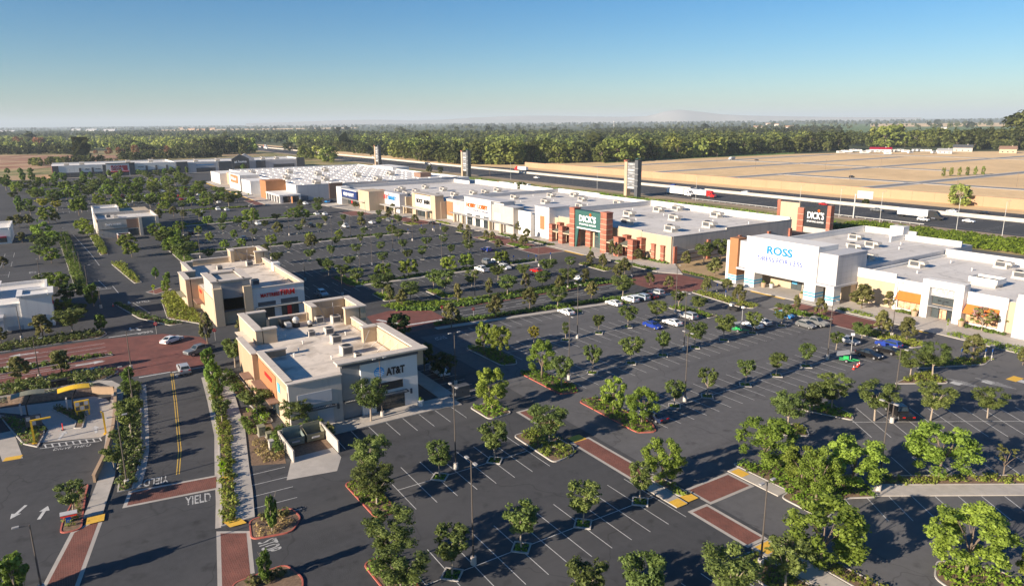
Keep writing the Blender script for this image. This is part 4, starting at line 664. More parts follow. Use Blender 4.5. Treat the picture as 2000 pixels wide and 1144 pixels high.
b.box('sign_gable', 'teal', -199.85, -185.35, 154.4, 157, 7.5, 13.4); b.box('fascia', 'white', -198.6, -185.6, 154.2, 156.8, 7.0, 7.49); b.box('gable_back', 'teal', -199.8, -185.4, 157.01, 159.1, 7.5, 12.0)
MB().add([(-199.85, 154.5, 7.5), (-197.9, 154.5, 7.5), (-199.3, 154.5, 0.1), (-199.85, 154.5, .1), (-199.85, 155, 7.5), (-197.9, 155, 7.5), (-199.3, 155, 0.1), (-199.85, 155, .1)], [(0, 3, 2, 1), (4, 5, 6, 7), (1, 2, 6, 5), (0, 4, 7, 3)]).build('gable_leg', 'teal', b.o, b.off)
MB().add([(-185.35, 154.5, 7.5), (-187.3, 154.5, 7.5), (-185.9, 154.5, 0.1), (-185.35, 154.5, .1), (-185.35, 155, 7.5), (-187.3, 155, 7.5), (-185.9, 155, 0.1), (-185.35, 155, .1)], [(0, 1, 2, 3), (7, 6, 5, 4), (1, 5, 6, 2), (0, 3, 7, 4)]).build('gable_leg', 'teal', b.o, b.off)
b.win_y(-194.6, -186.2, 4.2, 6.8, 159.15, 6, 3, 'glass', 'teal'); b.win_y(-194.6, -186.2, .1, 4.1, 159.15, 5, 2, 'sglass', 'teal', 'door'); bcol(-198.4, -195.6, 158.0, 159.1, 6.6, (1.4, 3.0, 4.6))
b.ty("DICK'S", 'signwhite', -197.3, -188.1, 9.6, 11.9, 154.38, .2, .03); b.ty('SPORTING GOODS', 'signwhite', -197.3, -188.1, 8.4, 9.0, 154.38, .12, .02); MB().tube((-191.2, 154.38, 12.3), (-191.2, 154.2, 12.3), .55, n=16).build('logo_ball', 'oletter', b.o, b.off)
# rear sign wall
b = Bld('rear_sign_wall', 'black sports sign with white lettering between brick piers', 'by the freeway behind the sports store', -170, 250, 'sign')
b.box('pier', 'brick', -177, -174.3, 249.2, 251.6, 0, 9.6); b.box('pier', 'brick', -164.2, -162.6, 249.4, 251.6, 0, 11.4); b.box('sign_panel', 'dicksign', -174.29, -164.21, 249.9, 251, 2.2, 10.4); b.box('wall', 'cream', -186, -177.01, 250.2, 251, 0, 11.2); b.box('pier', 'brick', -187.4, -186.01, 250, 251.2, 0, 11.8); b.box('base', 'greige', -174.29, -164.21, 249.8, 251, 0, 2.19)
for z in (2.2, 4.6, 7.0): b.box('stone_band', 'cream', -177.05, -174.25, 249.15, 251.65, z, z + .16); b.box('stone_band', 'cream', -164.25, -162.55, 249.35, 251.65, z, z + .16)
b.ty("DICK'S", 'signwhite', -172.9, -165.6, 5.6, 8.4, 249.88, .15, .02); b.ty('SPORTING GOODS', 'signwhite', -173, -165.6, 4.2, 4.9, 249.88, .1, .01); MB().tube((-168, 249.88, 9.0), (-168, 249.7, 9.0), .5, n=14).build('logo_ball', 'oletter', b.o, b.off)
# ---------------------------------------------------------------- orange-lettered craft store
b = Bld('craft_store', 'pale store with orange lettering and three glass doors', 'left of the green sports store', -262, 185)
b.box('wall', 'white', -295, -228.4, 155.2, 217, 0, 8.6); b.box('roof', 'roof', -294.7, -228.6, 155.5, 216.7, 8.605, 8.68); b.box('front_wall', 'greige', -295, -276.2, 152.2, 155.19, 0, 9.4); b.box('sign_block', 'white', -276, -253.4, 151.4, 158, 0, 12.0); b.box('cornice', 'lgrey', -276.3, -245.4, 151.1, 158.4, 12.01, 12.3); b.box('side_block', 'lgrey', -253.39, -245.6, 153, 158, 0, 12.0)
b.box('front_wall', 'greige', -245.59, -237, 152.0, 157, 0, 10.5); b.box('coping', 'lgrey', -253.2, -236.8, 151.8, 157.2, 10.51, 10.7); b.box('front_wall', 'greige', -253.38, -245.61, 152.0, 152.99, 0, 10.5); b.box('front_wall', 'white', -236.99, -228.2, 154.4, 155.19, 0, 9.6); b.box('corner_block', 'white', -228.1, -218.6, 156.4, 166, 0, 12.0); b.box('coping', 'lgrey', -228.3, -218.4, 156.2, 166.2, 12.01, 12.25); b.box('orange_panel', 'orange', -224.6, -221.6, 156.3, 156.39, 3.4, 8.6)
for x0, x1 in ((-274, -269.2), (-266.6, -262.4), (-259.6, -255.2)): b.win_y(x0, x1, .1, 3.6, 151.38, 3, 2, 'glass', 'frame', 'door'); b.box('recess', 'dgrey', x0, x1, 151.34, 151.39, 4.2, 5.0)
b.box('canopy', 'mgrey', -288, -237, 149.4, 151.0, 4.0, 4.18)
for x in (-284, -276.4, -253, -244): b.box('canopy_post', 'cream', x, x + 1.2, 149.6, 150.8, 0, 3.99)
b.ty('HOBBY', 'oletter', -274.2, -265.9, 7.8, 9.7, 151.38, .2, .03); b.ty('LOBBY', 'oletter', -264.3, -255.9, 7.8, 9.7, 151.38, .2, .03); b.ty('CRAFTS - HOME DECOR - FASHIONS', 'navy', -273.8, -255.8, 6.5, 7.1, 151.38, .1, .0)
b.box('grey_panel', 'lgrey', -287, -282, 152.1, 152.19, 4.6, 7.4); b.box('grey_panel', 'lgrey', -251.5, -246.5, 151.9, 151.99, 4.6, 7.4); b.box('wall_panel', 'orange', -294.6, -288.8, 152.0, 152.18, 2, 8.4)
b.wallcap('lgrey', -295.3, -294.9, 155.4, 217, 8.68, 10.2, 12, .15, .05, 'white'); b.wallcap('white', -294.8, -262, 216.6, 217.2, 8.68, 10.4, 12, .15, .05, 'white'); b.wallcap('white', -261.9, -228.6, 216.6, 217.2, 8.68, 9.8, 12, .15, .05, 'white'); b.box('coping', 'white', -295, -276.4, 152, 152.4, 9.41, 9.55)
# ---------------------------------------------------------------- boot, pet and clothing stores
b = Bld('boot_store', 'cream store with black block lettering and flat canopy', 'in the far store row', -308, 178)
b.box('wall', 'cream', -326, -295.4, 149.4, 214, 0, 8.2); b.box('roof', 'roof', -325.7, -295.7, 149.7, 213.7, 8.205, 8.28); b.box('sign_block', 'cream', -321.5, -300.2, 146.8, 150, 0, 10.4); b.box('sign_panel', 'white', -316.8, -300.6, 146.6, 146.79, 4.6, 10.1); b.box('end_block', 'cream', -300.1, -295.6, 146.6, 151, 0, 10.9); b.box('coping', 'greige', -321.7, -295.4, 146.4, 151.2, 10.91, 11.1)
b.ty('BOOT', 'blk', -315.6, -308.8, 6.3, 8.4, 146.58, .2, .03); b.ty('BARN', 'blk', -307.4, -301.2, 6.3, 8.4, 146.58, .2, .03); b.awn_y(-328, -299, 3.6, 146.6, 3, .3, 'metal'); b.win_y(-315, -302, .2, 3.4, 146.5, 6, 1, 'glass')
for x in (-326, -312, -300.6): b.box('canopy_post', 'cream', x, x + .9, 143.8, 144.6, 0, 3.59)
b.wallcap('white', -326, -295.6, 213.6, 214.2, 8.28, 10.4, 12, .15, .05, 'white')
b = Bld('pet_store', 'grey and cream store with red and blue pet lettering', 'left of the boot store', -348, 176)
b.box('wall', 'cream', -372, -326.1, 145.6, 212, 0, 8.2); b.box('roof', 'roof', -371.7, -326.4, 145.9, 211.7, 8.205, 8.28); b.box('sign_block', 'lgrey', -353, -327, 142.6, 147, 3.4, 9.6); b.box('brown_pier', 'orange', -359, -353.1, 142.4, 147, 0, 9.5); b.box('front_wall', 'cream', -371.8, -359.1, 143, 145.59, 0, 8.6); b.awn_y(-366, -326.5, 3.0, 142.6, 3, .35, 'metal'); b.win_y(-351, -336, .2, 3.0, 145.55, 6, 1, 'glass'); b.box('entry', 'white', -336, -327.2, 143, 145.59, 0, 3.39)
b.ty('PET', 'red', -348.4, -341.4, 6.0, 8.0, 142.58, .2, .03); b.ty('SMART', 'rossblue', -341.0, -331.4, 5.9, 7.9, 142.58, .2, .03); b.wallcap('white', -372, -326.2, 211.6, 212.2, 8.28, 10.6, 12, .15, .05, 'white')
for x in (-365, -352, -340, -328): b.box('canopy_post', 'cream', x, x + .9, 139.8, 140.6, 0, 2.99)
MB().tube((-340, 142.58, 8.5), (-340, 142.4, 8.5), .45, n=12).build('logo_ball', 'red', b.o, b.off)
b = Bld('clothing_store', 'store with navy sign panel and white corner pier', 'left of the pet store', -380, 172)
b.box('wall', 'cream', -392, -372.1, 136.4, 208, 0, 8.0); b.box('roof', 'roof', -391.7, -372.4, 136.7, 207.7, 8.005, 8.08); b.box('corner_pier', 'white', -392.2, -384.2, 132.8, 138, 0, 9.6); b.box('navy_panel', 'navy', -384.1, -361.2, 133.0, 136.39, 4.7, 8.7); b.box('front_wall', 'cream', -361.1, -346, 134, 142.9, 0, 9.9); b.box('coping', 'white', -384.1, -361.2, 132.9, 136.4, 8.71, 8.95); b.win_y(-384, -362, .2, 4.0, 136.3, 8, 1, 'glass'); b.awn_y(-384, -352, 3.9, 134.5, 2.2, .2, 'metal'); b.ty('OLD', 'signwhite', -380.9, -374.2, 5.6, 7.4, 132.98, .2, .03); b.ty('NAVY', 'signwhite', -373, -364.8, 5.6, 7.4, 132.98, .2, .03)
b.wallcap('lgrey', -392.2, -391.7, 138.2, 208, 8.08, 9.6, 12, .15, .05, 'white'); b.wallcap('white', -391.6, -372.2, 207.6, 208.1, 8.08, 9.8, 12, .15, .05, 'white'); b.box('poster', 'red', -378, -376.6, 136.1, 136.2, 1, 3)
# ---------------------------------------------------------------- biggest store
b = Bld('superstore', 'huge white-roofed store with skylight rows', 'at the far end of the store row', -510, 170)
b.box('wall', 'white', -605, -420, 118, 226, 0, 8.3); b.box('roof', 'wroof', -604.6, -420.4, 118.4, 225.6, 8.305, 8.38); b.ring('white', -605, -420, 118, 226, 8.31, 9.0, .5, 'NSW', 16, 'white', .15, .05)
b.wallcap('lgrey', -420.5, -419.9, 119, 137.6, 0, 8.9, 20, .15, .05, 'white', 'side_wall'); b.box('brown_panel', 'brown', -420, -419.6, 137.8, 146, 0, 9.3); b.wallcap('lgrey', -420.5, -419.95, 146.2, 225, 0, 8.9, 20, .15, .05, 'white', 'side_wall')
b.box('front_block', 'white', -611, -575.5, 105, 117.9, 0, 8.0); b.box('front_block', 'tan', -575.4, -538.6, 110, 117.9, 0, 8.6); b.box('sign_block', 'white', -540, -505.6, 104.8, 117.9, 0, 10.6); b.box('sign_panel', 'orange', -534.5, -511, 104.6, 104.79, 4.6, 10); b.box('front_block', 'tan', -505.5, -501.6, 110, 117.9, 0, 8.2); b.box('front_block', 'white', -501.5, -476.8, 105, 117.9, 0, 8.5); b.box('front_block', 'lgrey', -476.7, -455.4, 112, 117.9, 0, 7.8); b.box('tan_block', 'orange', -455.3, -441, 106, 117.95, 0, 10.8)
b.box('arcade_roof', 'white', -449, -410.4, 99.6, 105.99, 4.0, 4.7) if False else b.box('arcade_roof', 'white', -440.9, -410.8, 105.6, 117.95, 3.9, 4.7)
for i in range(6): x = -440.6 + i * 5.8; b.box('arcade_pier', 'white', x, x + 1.1, 105.7, 106.8, 0, 3.89); b.box('arcade_back', 'orange', x + 1.5, x + 4.2, 112, 112.2, 0, 3.8)
for y in (106.9, 112, 117): b.box('arcade_pier', 'white', -411.9, -410.9, y - .1, y + .8, 0, 3.89)
b.win_x(107.8, 111.8, .1, 3.8, -411.6, 3, 1, 'glass'); b.win_x(112.9, 116.8, .1, 3.8, -411.6, 3, 1, 'glass'); b.win_x(120.6, 124.8, .1, 2.6, -419.88, 3, 1, 'bglass')
for x0, x1 in ((-608, -603), (-590, -578), (-533, -512), (-500, -494), (-490, -479)): b.win_y(x0, x1, .3, 3.4, 104.75 if x0 == -533 else 104.95, 3, 2, 'lgrey')
b.ty('Walmart', 'signwhite', -531.5, -515.5, 6.4, 8.6, 104.58, .2, .02)
sk = MB(); q = [(math.cos(t * PI / 6), math.sin(t * PI / 6)) for t in range(7)]
sk.add([(1.9 * c, y, .55 * s_) for y in (-1.1, 1.1) for c, s_ in q], [tuple(range(7)), tuple(range(7, 14))[::-1]] + [(i, i + 7, i + 8, i + 1) for i in range(6)]); skm = sk.mesh('skylight', 'white')
n = 0
for ix in range(19):
    for iy in range(12):
        x, y = -596 + ix * 9.3, 126 + iy * 8.4 + (ix % 2) * 1.2
        link('skylight', skm, b.o, (x - b.off[0], y - b.off[1], 8.38)); n += 1
b.box('rear_block', 'white', -560, -520, 222, 236, 0, 10.4); b.box('rear_block', 'white', -470, -430, 226.2, 240, 0, 7.4); b.box('dark_block', 'brown', -446, -436, 206, 214, 8.39, 11.2); b.box('rear_wing', 'lgrey', -419.4, -396, 176, 214, 0, 7.2); b.box('wing_coping', 'white', -419.3, -395.8, 175.8, 214.2, 7.21, 7.5)
# ---------------------------------------------------------------- far row facing the lots
b = Bld('tile_store', 'long white and dark grey store with dark red lettering', 'at the far left', -760, 47)
b.box('wall', 'white', -800, -735, -1.6, 96.4, 0, 9.2); b.box('roof', 'wroof', -799.5, -735.5, -1.1, 96, 9.205, 9.28); b.ring('white', -800, -735, -1.6, 96.4, 9.2, 10.4, .5, 'ENW', 20, 'white', .15, .05); b.box('end_wall', 'red', -780, -745, -1.75, -1.6, 4, 8)
b.box('base_band', 'dgrey', -735, -734.8, -1.4, 39, 0, 4.4); b.box('corner_panel', 'dgrey', -735, -734.7, -1.5, 3.2, 4.41, 10.6); b.box('base_band', 'dgrey', -735, -734.8, 62.2, 96.2, 0, 4.4); b.box('sign_block', 'white', -735, -733.2, 39.4, 57.6, 0, 10.8); b.box('sign_cap', 'black', -737, -733, 39.2, 62.4, 10.81, 11.4); b.box('dark_block', 'dgrey', -735, -733.4, 57.7, 62.1, 0, 10.8); b.box('dark_block', 'dgrey', -735, -733.6, 36.6, 39.3, 0, 10.4); b.box('red_band', 'redp', -733.2, -732.6, 40, 57.4, 3.6, 4.2); b.box('entry', 'dgrey', -733.2, -733.1, 41, 57, 0, 3.5)
for y in (18.4, 28, 71, 79, 88): b.box('dark_fin', 'dgrey', -735, -734.4, y, y + 1.6, 4.41, 8.2)
b.tx('FLOOR&', 'dred', 43.2, 53.6, 7.2, 9.4, -733.18, .2, .05); b.tx('DECOR', 'dred', 43.2, 51.6, 4.9, 6.9, -733.18, .2, .05); b.box('logo_plate', 'dred', -733.2, -733.0, 52.6, 56.2, 4.9, 9.2); b.tx('TILE', 'blk', 23, 26.4, 6.4, 7.4, -734.98, .1, .03); b.tx('WOOD', 'blk', 31, 35, 6.4, 7.4, -734.98, .1, .03); b.tx('STONE', 'blk', 64.6, 69.4, 6.6, 7.6, -734.98, .1, .03)
b = Bld('home_store', 'pale grey store with dark gabled entrance', 'in the far row behind the biggest store', -760, 160)
b.box('wall', 'lgrey', -795, -735, 96.6, 217, 0, 8.6); b.box('roof', 'wroof', -794.5, -735.5, 97, 216.6, 8.605, 8.68); b.ring('white', -795, -735, 96.6, 217, 8.6, 9.6, .5, 'ENW', 20, 'white', .15, .05)
for y0, y1, z in ((96.8, 106.6, 10.6), (134, 146, 9.4), (169.4, 178, 9.0), (209, 217.2, 10.8)): b.box('dark_block', 'dgrey', -735, -733.6, y0, y1, 0, z)
for x, m in ((-733, 'dgrey'), (-741, 'lgrey')):
    y0, y1 = (146.2, 162.4) if m == 'dgrey' else (152, 169.2); MB().add([(x - d, y, z) for d in (0, 2.5) for y, z in ((y0, 0), (y1, 0), (y1, 11.4), ((y0 + y1) / 2, 15.9), (y0, 11.4))], [(0, 1, 2, 3, 4), (9, 8, 7, 6, 5), (1, 6, 7, 2), (2, 7, 8, 3), (3, 8, 9, 4), (0, 4, 9, 5)]).build('gable', m, b.o, b.off)
b.tx('at home', 'signwhite', 148.6, 160, 7.6, 10.0, -732.98, .2, .03); b.win_x(148, 161, .2, 5, -732.98, 5, 2, 'glass'); b.box('entry_band', 'dgrey', -735, -734.7, 114, 131, 0, 4.2); b.box('entry_band', 'dgrey', -735, -734.7, 186, 207, 0, 5); b.tx('The Home Store', 'rossblue', 113, 130, 6.4, 7.6, -734.98, .1, .02) if False else b.box('blue_sign', 'rossblue', -735, -734.9, 114, 130, 6.6, 7.3)
# ---------------------------------------------------------------- pylon signs by the freeway
for i, x in enumerate((-323, -526, -716)):
    b = Bld('pylon_sign', 'tall pylon sign with stacked grey tenant panels', ['standing nearest on the freeway edge', 'standing second along the freeway edge', 'standing farthest along the freeway edge'][i], x + 6, 287, 'sign')
    b.box('leg', 'tan', x, x + 2.4, 286, 289, 0, 20.4); b.box('leg', 'navy' if False else 'dgrey', x + 9, x + 11.6, 286, 289, 0, 21.6); b.box('core', 'dgrey', x + 2.41, x + 8.99, 286.6, 288.6, 4.4, 20.2); b.box('cap', 'brick', x - .4, x + 2.6, 285.8, 289.2, 20.41, 21.3)
    MB().add([(x + 1, 285.8, 20.4), (x + 11.8, 285.8, 22.4), (x + 11.8, 289.2, 22.4), (x + 1, 289.2, 20.4), (x + 1, 285.8, 20.9), (x + 6, 285.8, 21.2), (x + 11.8, 285.8, 22.9), (x + 11.8, 289.2, 22.9), (x + 6, 289.2, 21.2), (x + 1, 289.2, 20.9)], [(0, 3, 2, 1), (0, 1, 6, 5, 4), (4, 5, 8, 9), (5, 6, 7, 8), (1, 2, 7, 6), (2, 3, 9, 8, 7)]).build('swoop_roof', 'teal', b.o, b.off)
    for k in range(9):
        z = 4.8 + k * 1.7; p = b.box('tenant_panel', 'mgrey' if k % 3 else 'mgrey2', x + 2.5, x + 8.9, 286.35, 286.59, z, z + 1.35); MB().box(x + 3.4 + (k * 7 % 3) * .4, x + 7.6 - (k * 5 % 3) * .5, 286.3, 286.34, z + .45, z + .9).build('panel_print', ['white', 'dgrey', 'lgrey'][k % 3], p, b.off)
        if k % 2: b.box('fin', 'metal', x + 8.9, x + 12.1, 285.9, 286.0, z, z + .2)
# ---------------------------------------------------------------- bin enclosure, dumpsters, wall of the drive-through
e = Bld('bin_enclosure', 'thin-walled bin enclosure wrapped in ivy hedge', 'at the corner of the blue-globe shop lot', -92, 24, 'enclosure')
for q in ((-96.2, -88.8, 21.7, 21.88), (-96.4, -96.22, 21.7, 27.9), (-96.2, -88.4, 27.7, 27.88)): e.box('wall', 'greige', *q, 0, 1.75)
sheet('bin_apron', 'concrete', [(-90.4, 21.9), (-84.6, 19.6), (-83.4, 25.8), (-86.9, 27.6), (-90.4, 27.6)], .008); sheet('bin_floor', 'mulch', [(-96.2, 21.9), (-90.4, 21.9), (-90.4, 27.6), (-96.2, 27.6)], .009)
hedge([(-97.1, 20.9), (-97.1, 28.6)], 1.3, 2.3, 'tall ivy hedge', 'behind the dumpsters', 'fh'); hedge([(-96.6, 21.1), (-91.6, 20.9)], 1.0, 2.0, 'tall ivy hedge', 'left of the dumpsters', 'fh'); hedge([(-96.6, 28.5), (-93.0, 28.5)], .9, 2.0, 'tall ivy hedge', 'right of the dumpsters', 'fb')
for i, y in enumerate((22.15, 25.0)):
    d = thing('dumpster', ['open blue-green steel dumpster', 'open dark olive steel dumpster'][i], 'inside the bin enclosure', 'dumpster', loc=(-95.6, y, 0)); m = ['dumpg', 'olive'][i]
    MB().add([(0, 0, .15), (1.9, 0, .15), (1.9, 2.5, .15), (0, 2.5, .15), (0, 0, 1.75), (2.2, 0, 1.4), (2.2, 2.5, 1.4), (0, 2.5, 1.75)], [(0, 3, 2, 1), (0, 1, 5, 4), (1, 2, 6, 5), (2, 3, 7, 6), (3, 0, 4, 7)]).build('bin', m, d); MB().box(.0, .08, .02, 2.48, 1.75, 2.3).build('lid', m, d); MB().box(2.12, 2.25, .7, 1.8, .7, .9).build('handle', 'lgrey', d); MB().box(.1, 1.9, .05, 2.45, .5, .6).build('load', 'bglass', d)
    for z in (.6, 1.1): MB().box(1.95, 2.1, .02, 2.48, z, z + .1).build('rib', m, d)
def cabinet(x, y, look, place, s=(1.2, .9, 1.4), mat='olive'):
    t = thing('utility_cabinet', look, place, 'cabinet', loc=(x, y, 0)); a, d, h = s; MB().box(-a / 2 - .1, a / 2 + .1, -d / 2 - .1, d / 2 + .1, 0, .12).build('plinth', 'concrete', t); MB().box(-a / 2, a / 2, -d / 2, d / 2, .12, h).build('casing', mat, t); MB().box(-a / 2 - .05, a / 2 + .05, -d / 2 - .05, d / 2 + .05, h + .002, h + .07).build('lid', mat, t); MB().box(a / 2, a / 2 + .02, -.05, .05, h * .5, h * .6).build('handle', 'black', t)
cabinet(-100.2, 20.3, 'pale green transformer box', 'beside the clipped hedge'); cabinet(-98.6, 21.0, 'low grey-green utility box', 'next to the pale green transformer', (1.0, .8, .8)); cabinet(-94.2, 20.2, 'slim tan utility cabinet', 'in the dry grass by the bins', (.8, .6, 1.5), 'greige'); cabinet(-97.0, 51.6, 'dark wide cabinet', 'on the shaded plaza beside the blue-globe shop', (1.3, 2.6, 1.9), 'dgrey'); cabinet(-140.3, -4.2, 'black cabinet with pale lid', 'beside the red road walk', (1.0, 2.4, 1.2), 'black')

# ================================================================ DRIVE-THROUGH
b = Bld('restaurant', 'cream drive-through restaurant mostly beyond the left edge', 'beside the drive-through lane', -127, -26, 'restaurant'); b.box('wall', 'cream', -134, -119.5, -40, -16.2, 0, 4.6); b.ring('cream', -134, -119.5, -40, -16.2, 4.6, 5.8, .4); b.box('roof', 'roof', -133.5, -120, -39.5, -16.7, 4.605, 4.68); b.win_x(-26, -19, .8, 2.6, -119.5, 4, 1); b.awn_y(0, 0, 0, 0) if False else None
sheet('drive_through_lane', 'concrete', [(-136, -22), (-132.5, -5), (-131.6, .5), (-129, 2.2), (-125, 2.9), (-113.6, 1.7), (-112.6, .5), (-115.4, -7), (-120.2, -6.0), (-122.2, -6.4), (-127.4, -7.6), (-132.6, -13), (-134, -22)], .006)
sheet('walk_path', 'concrete', [(-143.4, -40), (-141.2, 0), (-138.4, 3.6), (-134.4, 5), (-134.9, 3.4), (-138.6, 1.6), (-139.4, -3), (-140.6, -40)], .012)
sheet('walk_path', 'concrete', [(-122.6, -13), (-113.8, -11.6), (-111.2, -11.2), (-110.9, -8.9), (-113.4, -9.2), (-122.6, -10.4)], .012)
sheet('planting_bed', 'mulch', [(-139.3, -24), (-138.2, 1), (-132.6, 3.2), (-132, .8), (-133.2, -5), (-136.6, -22)], .004)
for poly, nm in (([(-129.9, -4.8), (-125.4, -1.2), (-122.6, -1.0), (-117.6, -1.6), (-118.2, -2.8), (-121, -2.4), (-129, -5.6)], 'on the wedge island of the drive-through'), ([(-131, -12.6), (-124.9, -8.3), (-120.4, -6.4), (-118.4, -6.4), (-113.6, -7.2), (-116, -9), (-124, -11)], 'on the shaded drive-through bed'), ([(-139, -20), (-138.2, .6), (-135.4, 1.4), (-134.8, -4), (-137.2, -18)], 'behind the stone drive-through wall')):
    island(poly, r=.4) if 'stone' not in nm else None; cover('ground_cover', 'dark low shrubs' if 'shaded' in nm or 'wedge' in nm else 'pale green round shrubs', nm, 'shrubs', inset(poly, .25), 'fh' if 'stone' not in nm else 'fsage', .6, .9, .2, 26)
def low_wall(pts, h, mat, look, place, cap='peach'):
    t = thing('low_wall', look, place, 'wall', loc=(pts[0][0], pts[0][1], 0))
    for p, q in zip(pts, pts[1:]): MB().prism(strip([p, q], .3), 0, h).build('wall_panel', mat, t, (pts[0][0], pts[0][1], 0)); MB().prism(strip([p, q], .42), h + .002, h + .1).build('coping', cap, t, (pts[0][0], pts[0][1], 0))
low_wall([(-135.6, -11.4), (-133.6, -5.2), (-133.0, .2)], 1.2, 'stone', 'low rough stone wall', 'edging the drive-through lane'); low_wall([(-132.9, .4), (-130.8, 3.5)], 1.2, 'peach', 'short peach plaster wall', 'at the drive-through corner'); low_wall([(-130.4, 3.7), (-121, 3.0), (-113.4, 2.2), (-104, .6), (-97.6, -1.0)], 1.0, 'peach', 'long peach plaster wall', 'between the drive-through and the road walk')
for k, (x, y, mat, nm) in enumerate(((-127, -8.6, 'olive', 'olive curved order canopy'), (-125.8, -2.5, 'yellow', 'yellow curved order canopy'))):
    t = thing('order_canopy', nm, 'on a bent black post at the drive-through', 'canopy', loc=(x, y, 0)); MB().tube((0, 0, 0), (0, 0, 2.1), .1).tube((0, 0, 2.1), (-1.4, .7, 3.2), .09).build('post', 'black', t)
    mb = MB(); n = 8
    for i in range(n + 1): u = -1.2 + i * .55; zz = 3.3 + .28 * math.sin(i / n * PI * .9) ; mb.v += [(-2.4, u - .6, zz), (-.2, u - .6, zz), (-.2, u - .6, zz + .1), (-2.4, u - .6, zz + .1)]
    mb.f = [(4 * i + a, 4 * i + (a + 1) % 4, 4 * i + 4 + (a + 1) % 4, 4 * i + 4 + a) for i in range(n) for a in range(4)] + [(0, 1, 2, 3), (4 * n + 3, 4 * n + 2, 4 * n + 1, 4 * n)]; mb.build('curved_roof', mat, t)
    MB().box(-1.2, -.2, -.9, -.7, .5, 2.2).build('speaker_board', 'lgrey', t)
for k, (x, y) in enumerate(((-123.2, -1.3), (-120.6, -7.6))):
    t = thing('menu_board', 'dark menu board with small printed panels', ['on the wedge island', 'by the yellow clearance bar'][k], 'sign', loc=(x, y, 0)); MB().box(-.1, .1, -.9, -.7, 0, 1).box(-.1, .1, .7, .9, 0, 1).build('legs', 'yellow' if k == 0 else 'black', t); f = MB().box(-.12, .12, -1.0, 1.0, .8, 2.5).build('board', 'yellow' if k == 0 else 'dgrey', t)
    for i in range(3):
        for j in range(2): MB().box(.122, .14, -.86 + i * .6, -.34 + i * .6, 1.0 + j * .72, 1.6 + j * .72).build('menu_panel', ['dgrey', 'lgrey'][(i + j) % 2], f)
for k, (x, y, dy) in enumerate(((-115.4, -7.6, 2.4), (-113.4, 1.2, -.3))):
    t = thing('clearance_bar', 'yellow clearance post' + (' with long arm' if k == 0 else ''), 'at the drive-through entrance', 'barrier', loc=(x, y, 0)); MB().box(-.12, .12, -.12, .12, 0, 3.4).build('post', 'yellow', t); MB().box(-.1, .1, -.1, dy, 3.41, 3.6).build('arm', 'yellow', t); MB().box(-.3, .3, -.3, .3, 0, .12).build('foot', 'yellow', t)
t = thing('lane_delineator', 'red flexible lane post on black foot', 'in the drive-through lane', 'post', loc=(-118.6, -4.1, 0)); MB().tube((0, 0, .05), (0, 0, 1.1), .07, .06).build('post', 'redp', t); MB().tube((0, 0, .01), (0, 0, .06), .28, .26, 12).build('foot', 'black', t)
mb = MB(); a, c = Vector((-114.4, -6.6)), Vector((-112.4, .6)); u = (c - a).normalized(); v = Vector((u.y, -u.x))
for s_ in (0, 1.3): p, q = a + v * s_, c + v * s_; mb.flat([tuple(p), tuple(q), tuple(q + v * .14), tuple(p + v * .14)], .013 + s_ * .001)
for i in range(9): p = a + u * (i * .87 + .1); mb.flat([tuple(p), tuple(p + u * .2), tuple(p + u * .75 + v * 1.3), tuple(p + u * .55 + v * 1.3)], .0165)
structure('hatched_crossing', mb, 'paint'); sheet('crossing_patch', 'asphalt', [tuple(a), tuple(c), tuple(c + v * 1.4), tuple(a + v * 1.4)], .010)
ground_text('DRIVE THRU', 141, 873, 4.6, .8, PI / 2 - .27); ground_text('YIELD', 387, 974, 2.9, 2.2, PI / 2 - .15); ground_text('YIELD', 305, 939, 2.9, 2.0, -PI / 2 - .15); ground_text('STOP', 358, 731, 2.7, 1.9, PI / 2 - .05); ground_text('STOP', 284, 649, 3.0, 1.9, -PI / 2); ground_text('STOP', 527, 1065, 2.6, 2.0, 0); ground_text('YIELD', 280, 589, 3.2, 2.2, -PI / 2); ground_text('STOP', 187, 563, 2.8, 2.0, PI / 2); ground_text('STOP', 860, 660, 2.6, 2.0, -PI / 2); ground_text('STOP', 64, 532, 3.0, 2.0, PI)
def arrow(px, py, rot, s=1.0, mat='paint', z=.022):
    x, y = at(px, py); o = MB().add([(-.18 * s, -1.6 * s, 0), (.18 * s, -1.6 * s, 0), (.18 * s, .3 * s, 0), (.55 * s, .3 * s, 0), (0, 1.5 * s, 0), (-.55 * s, .3 * s, 0), (-.18 * s, .3 * s, 0)], [(0, 1, 2, 3, 4, 5, 6)]).build('arrow_marking', mat, None, loc=(x, y, z), rotz=rot); o['kind'] = 'structure'
for a_ in ((122, 849, PI / 2 - .3), (187, 838, PI / 2), (85, 1000, PI / 2 - .3), (35, 1000, -PI / 2 - .5), (270, 643, -PI / 2 + .2), (255, 643, -PI / 2), (170, 721, 0, 1.6), (178, 709, 0, 1.6), (45, 692, PI, 1.6), (40, 702, PI, 1.6), (30, 714, PI, 1.6), (252, 591, -PI / 2)): arrow(*a_, **({} if len(a_) > 3 else {}))
x, y = -88.5, -4.0
t = thing('small_sign', 'small red sign on a bright blue base', 'on the planted tip by the left crosswalk', 'sign', loc=(x, y, .1)); MB().box(-.25, .25, -.25, .25, 0, .8).build('base', 'blue', t); MB().prism([(-.5, -.7), (.3, -.7), (.5, .9), (-.3, .9)], .8, 1.05).build('face', 'redp', t); MB().prism([(-.55, -.75), (.35, -.75), (.55, .95), (-.35, .95)], 1.052, 1.12).build('top', 'lgrey', t)

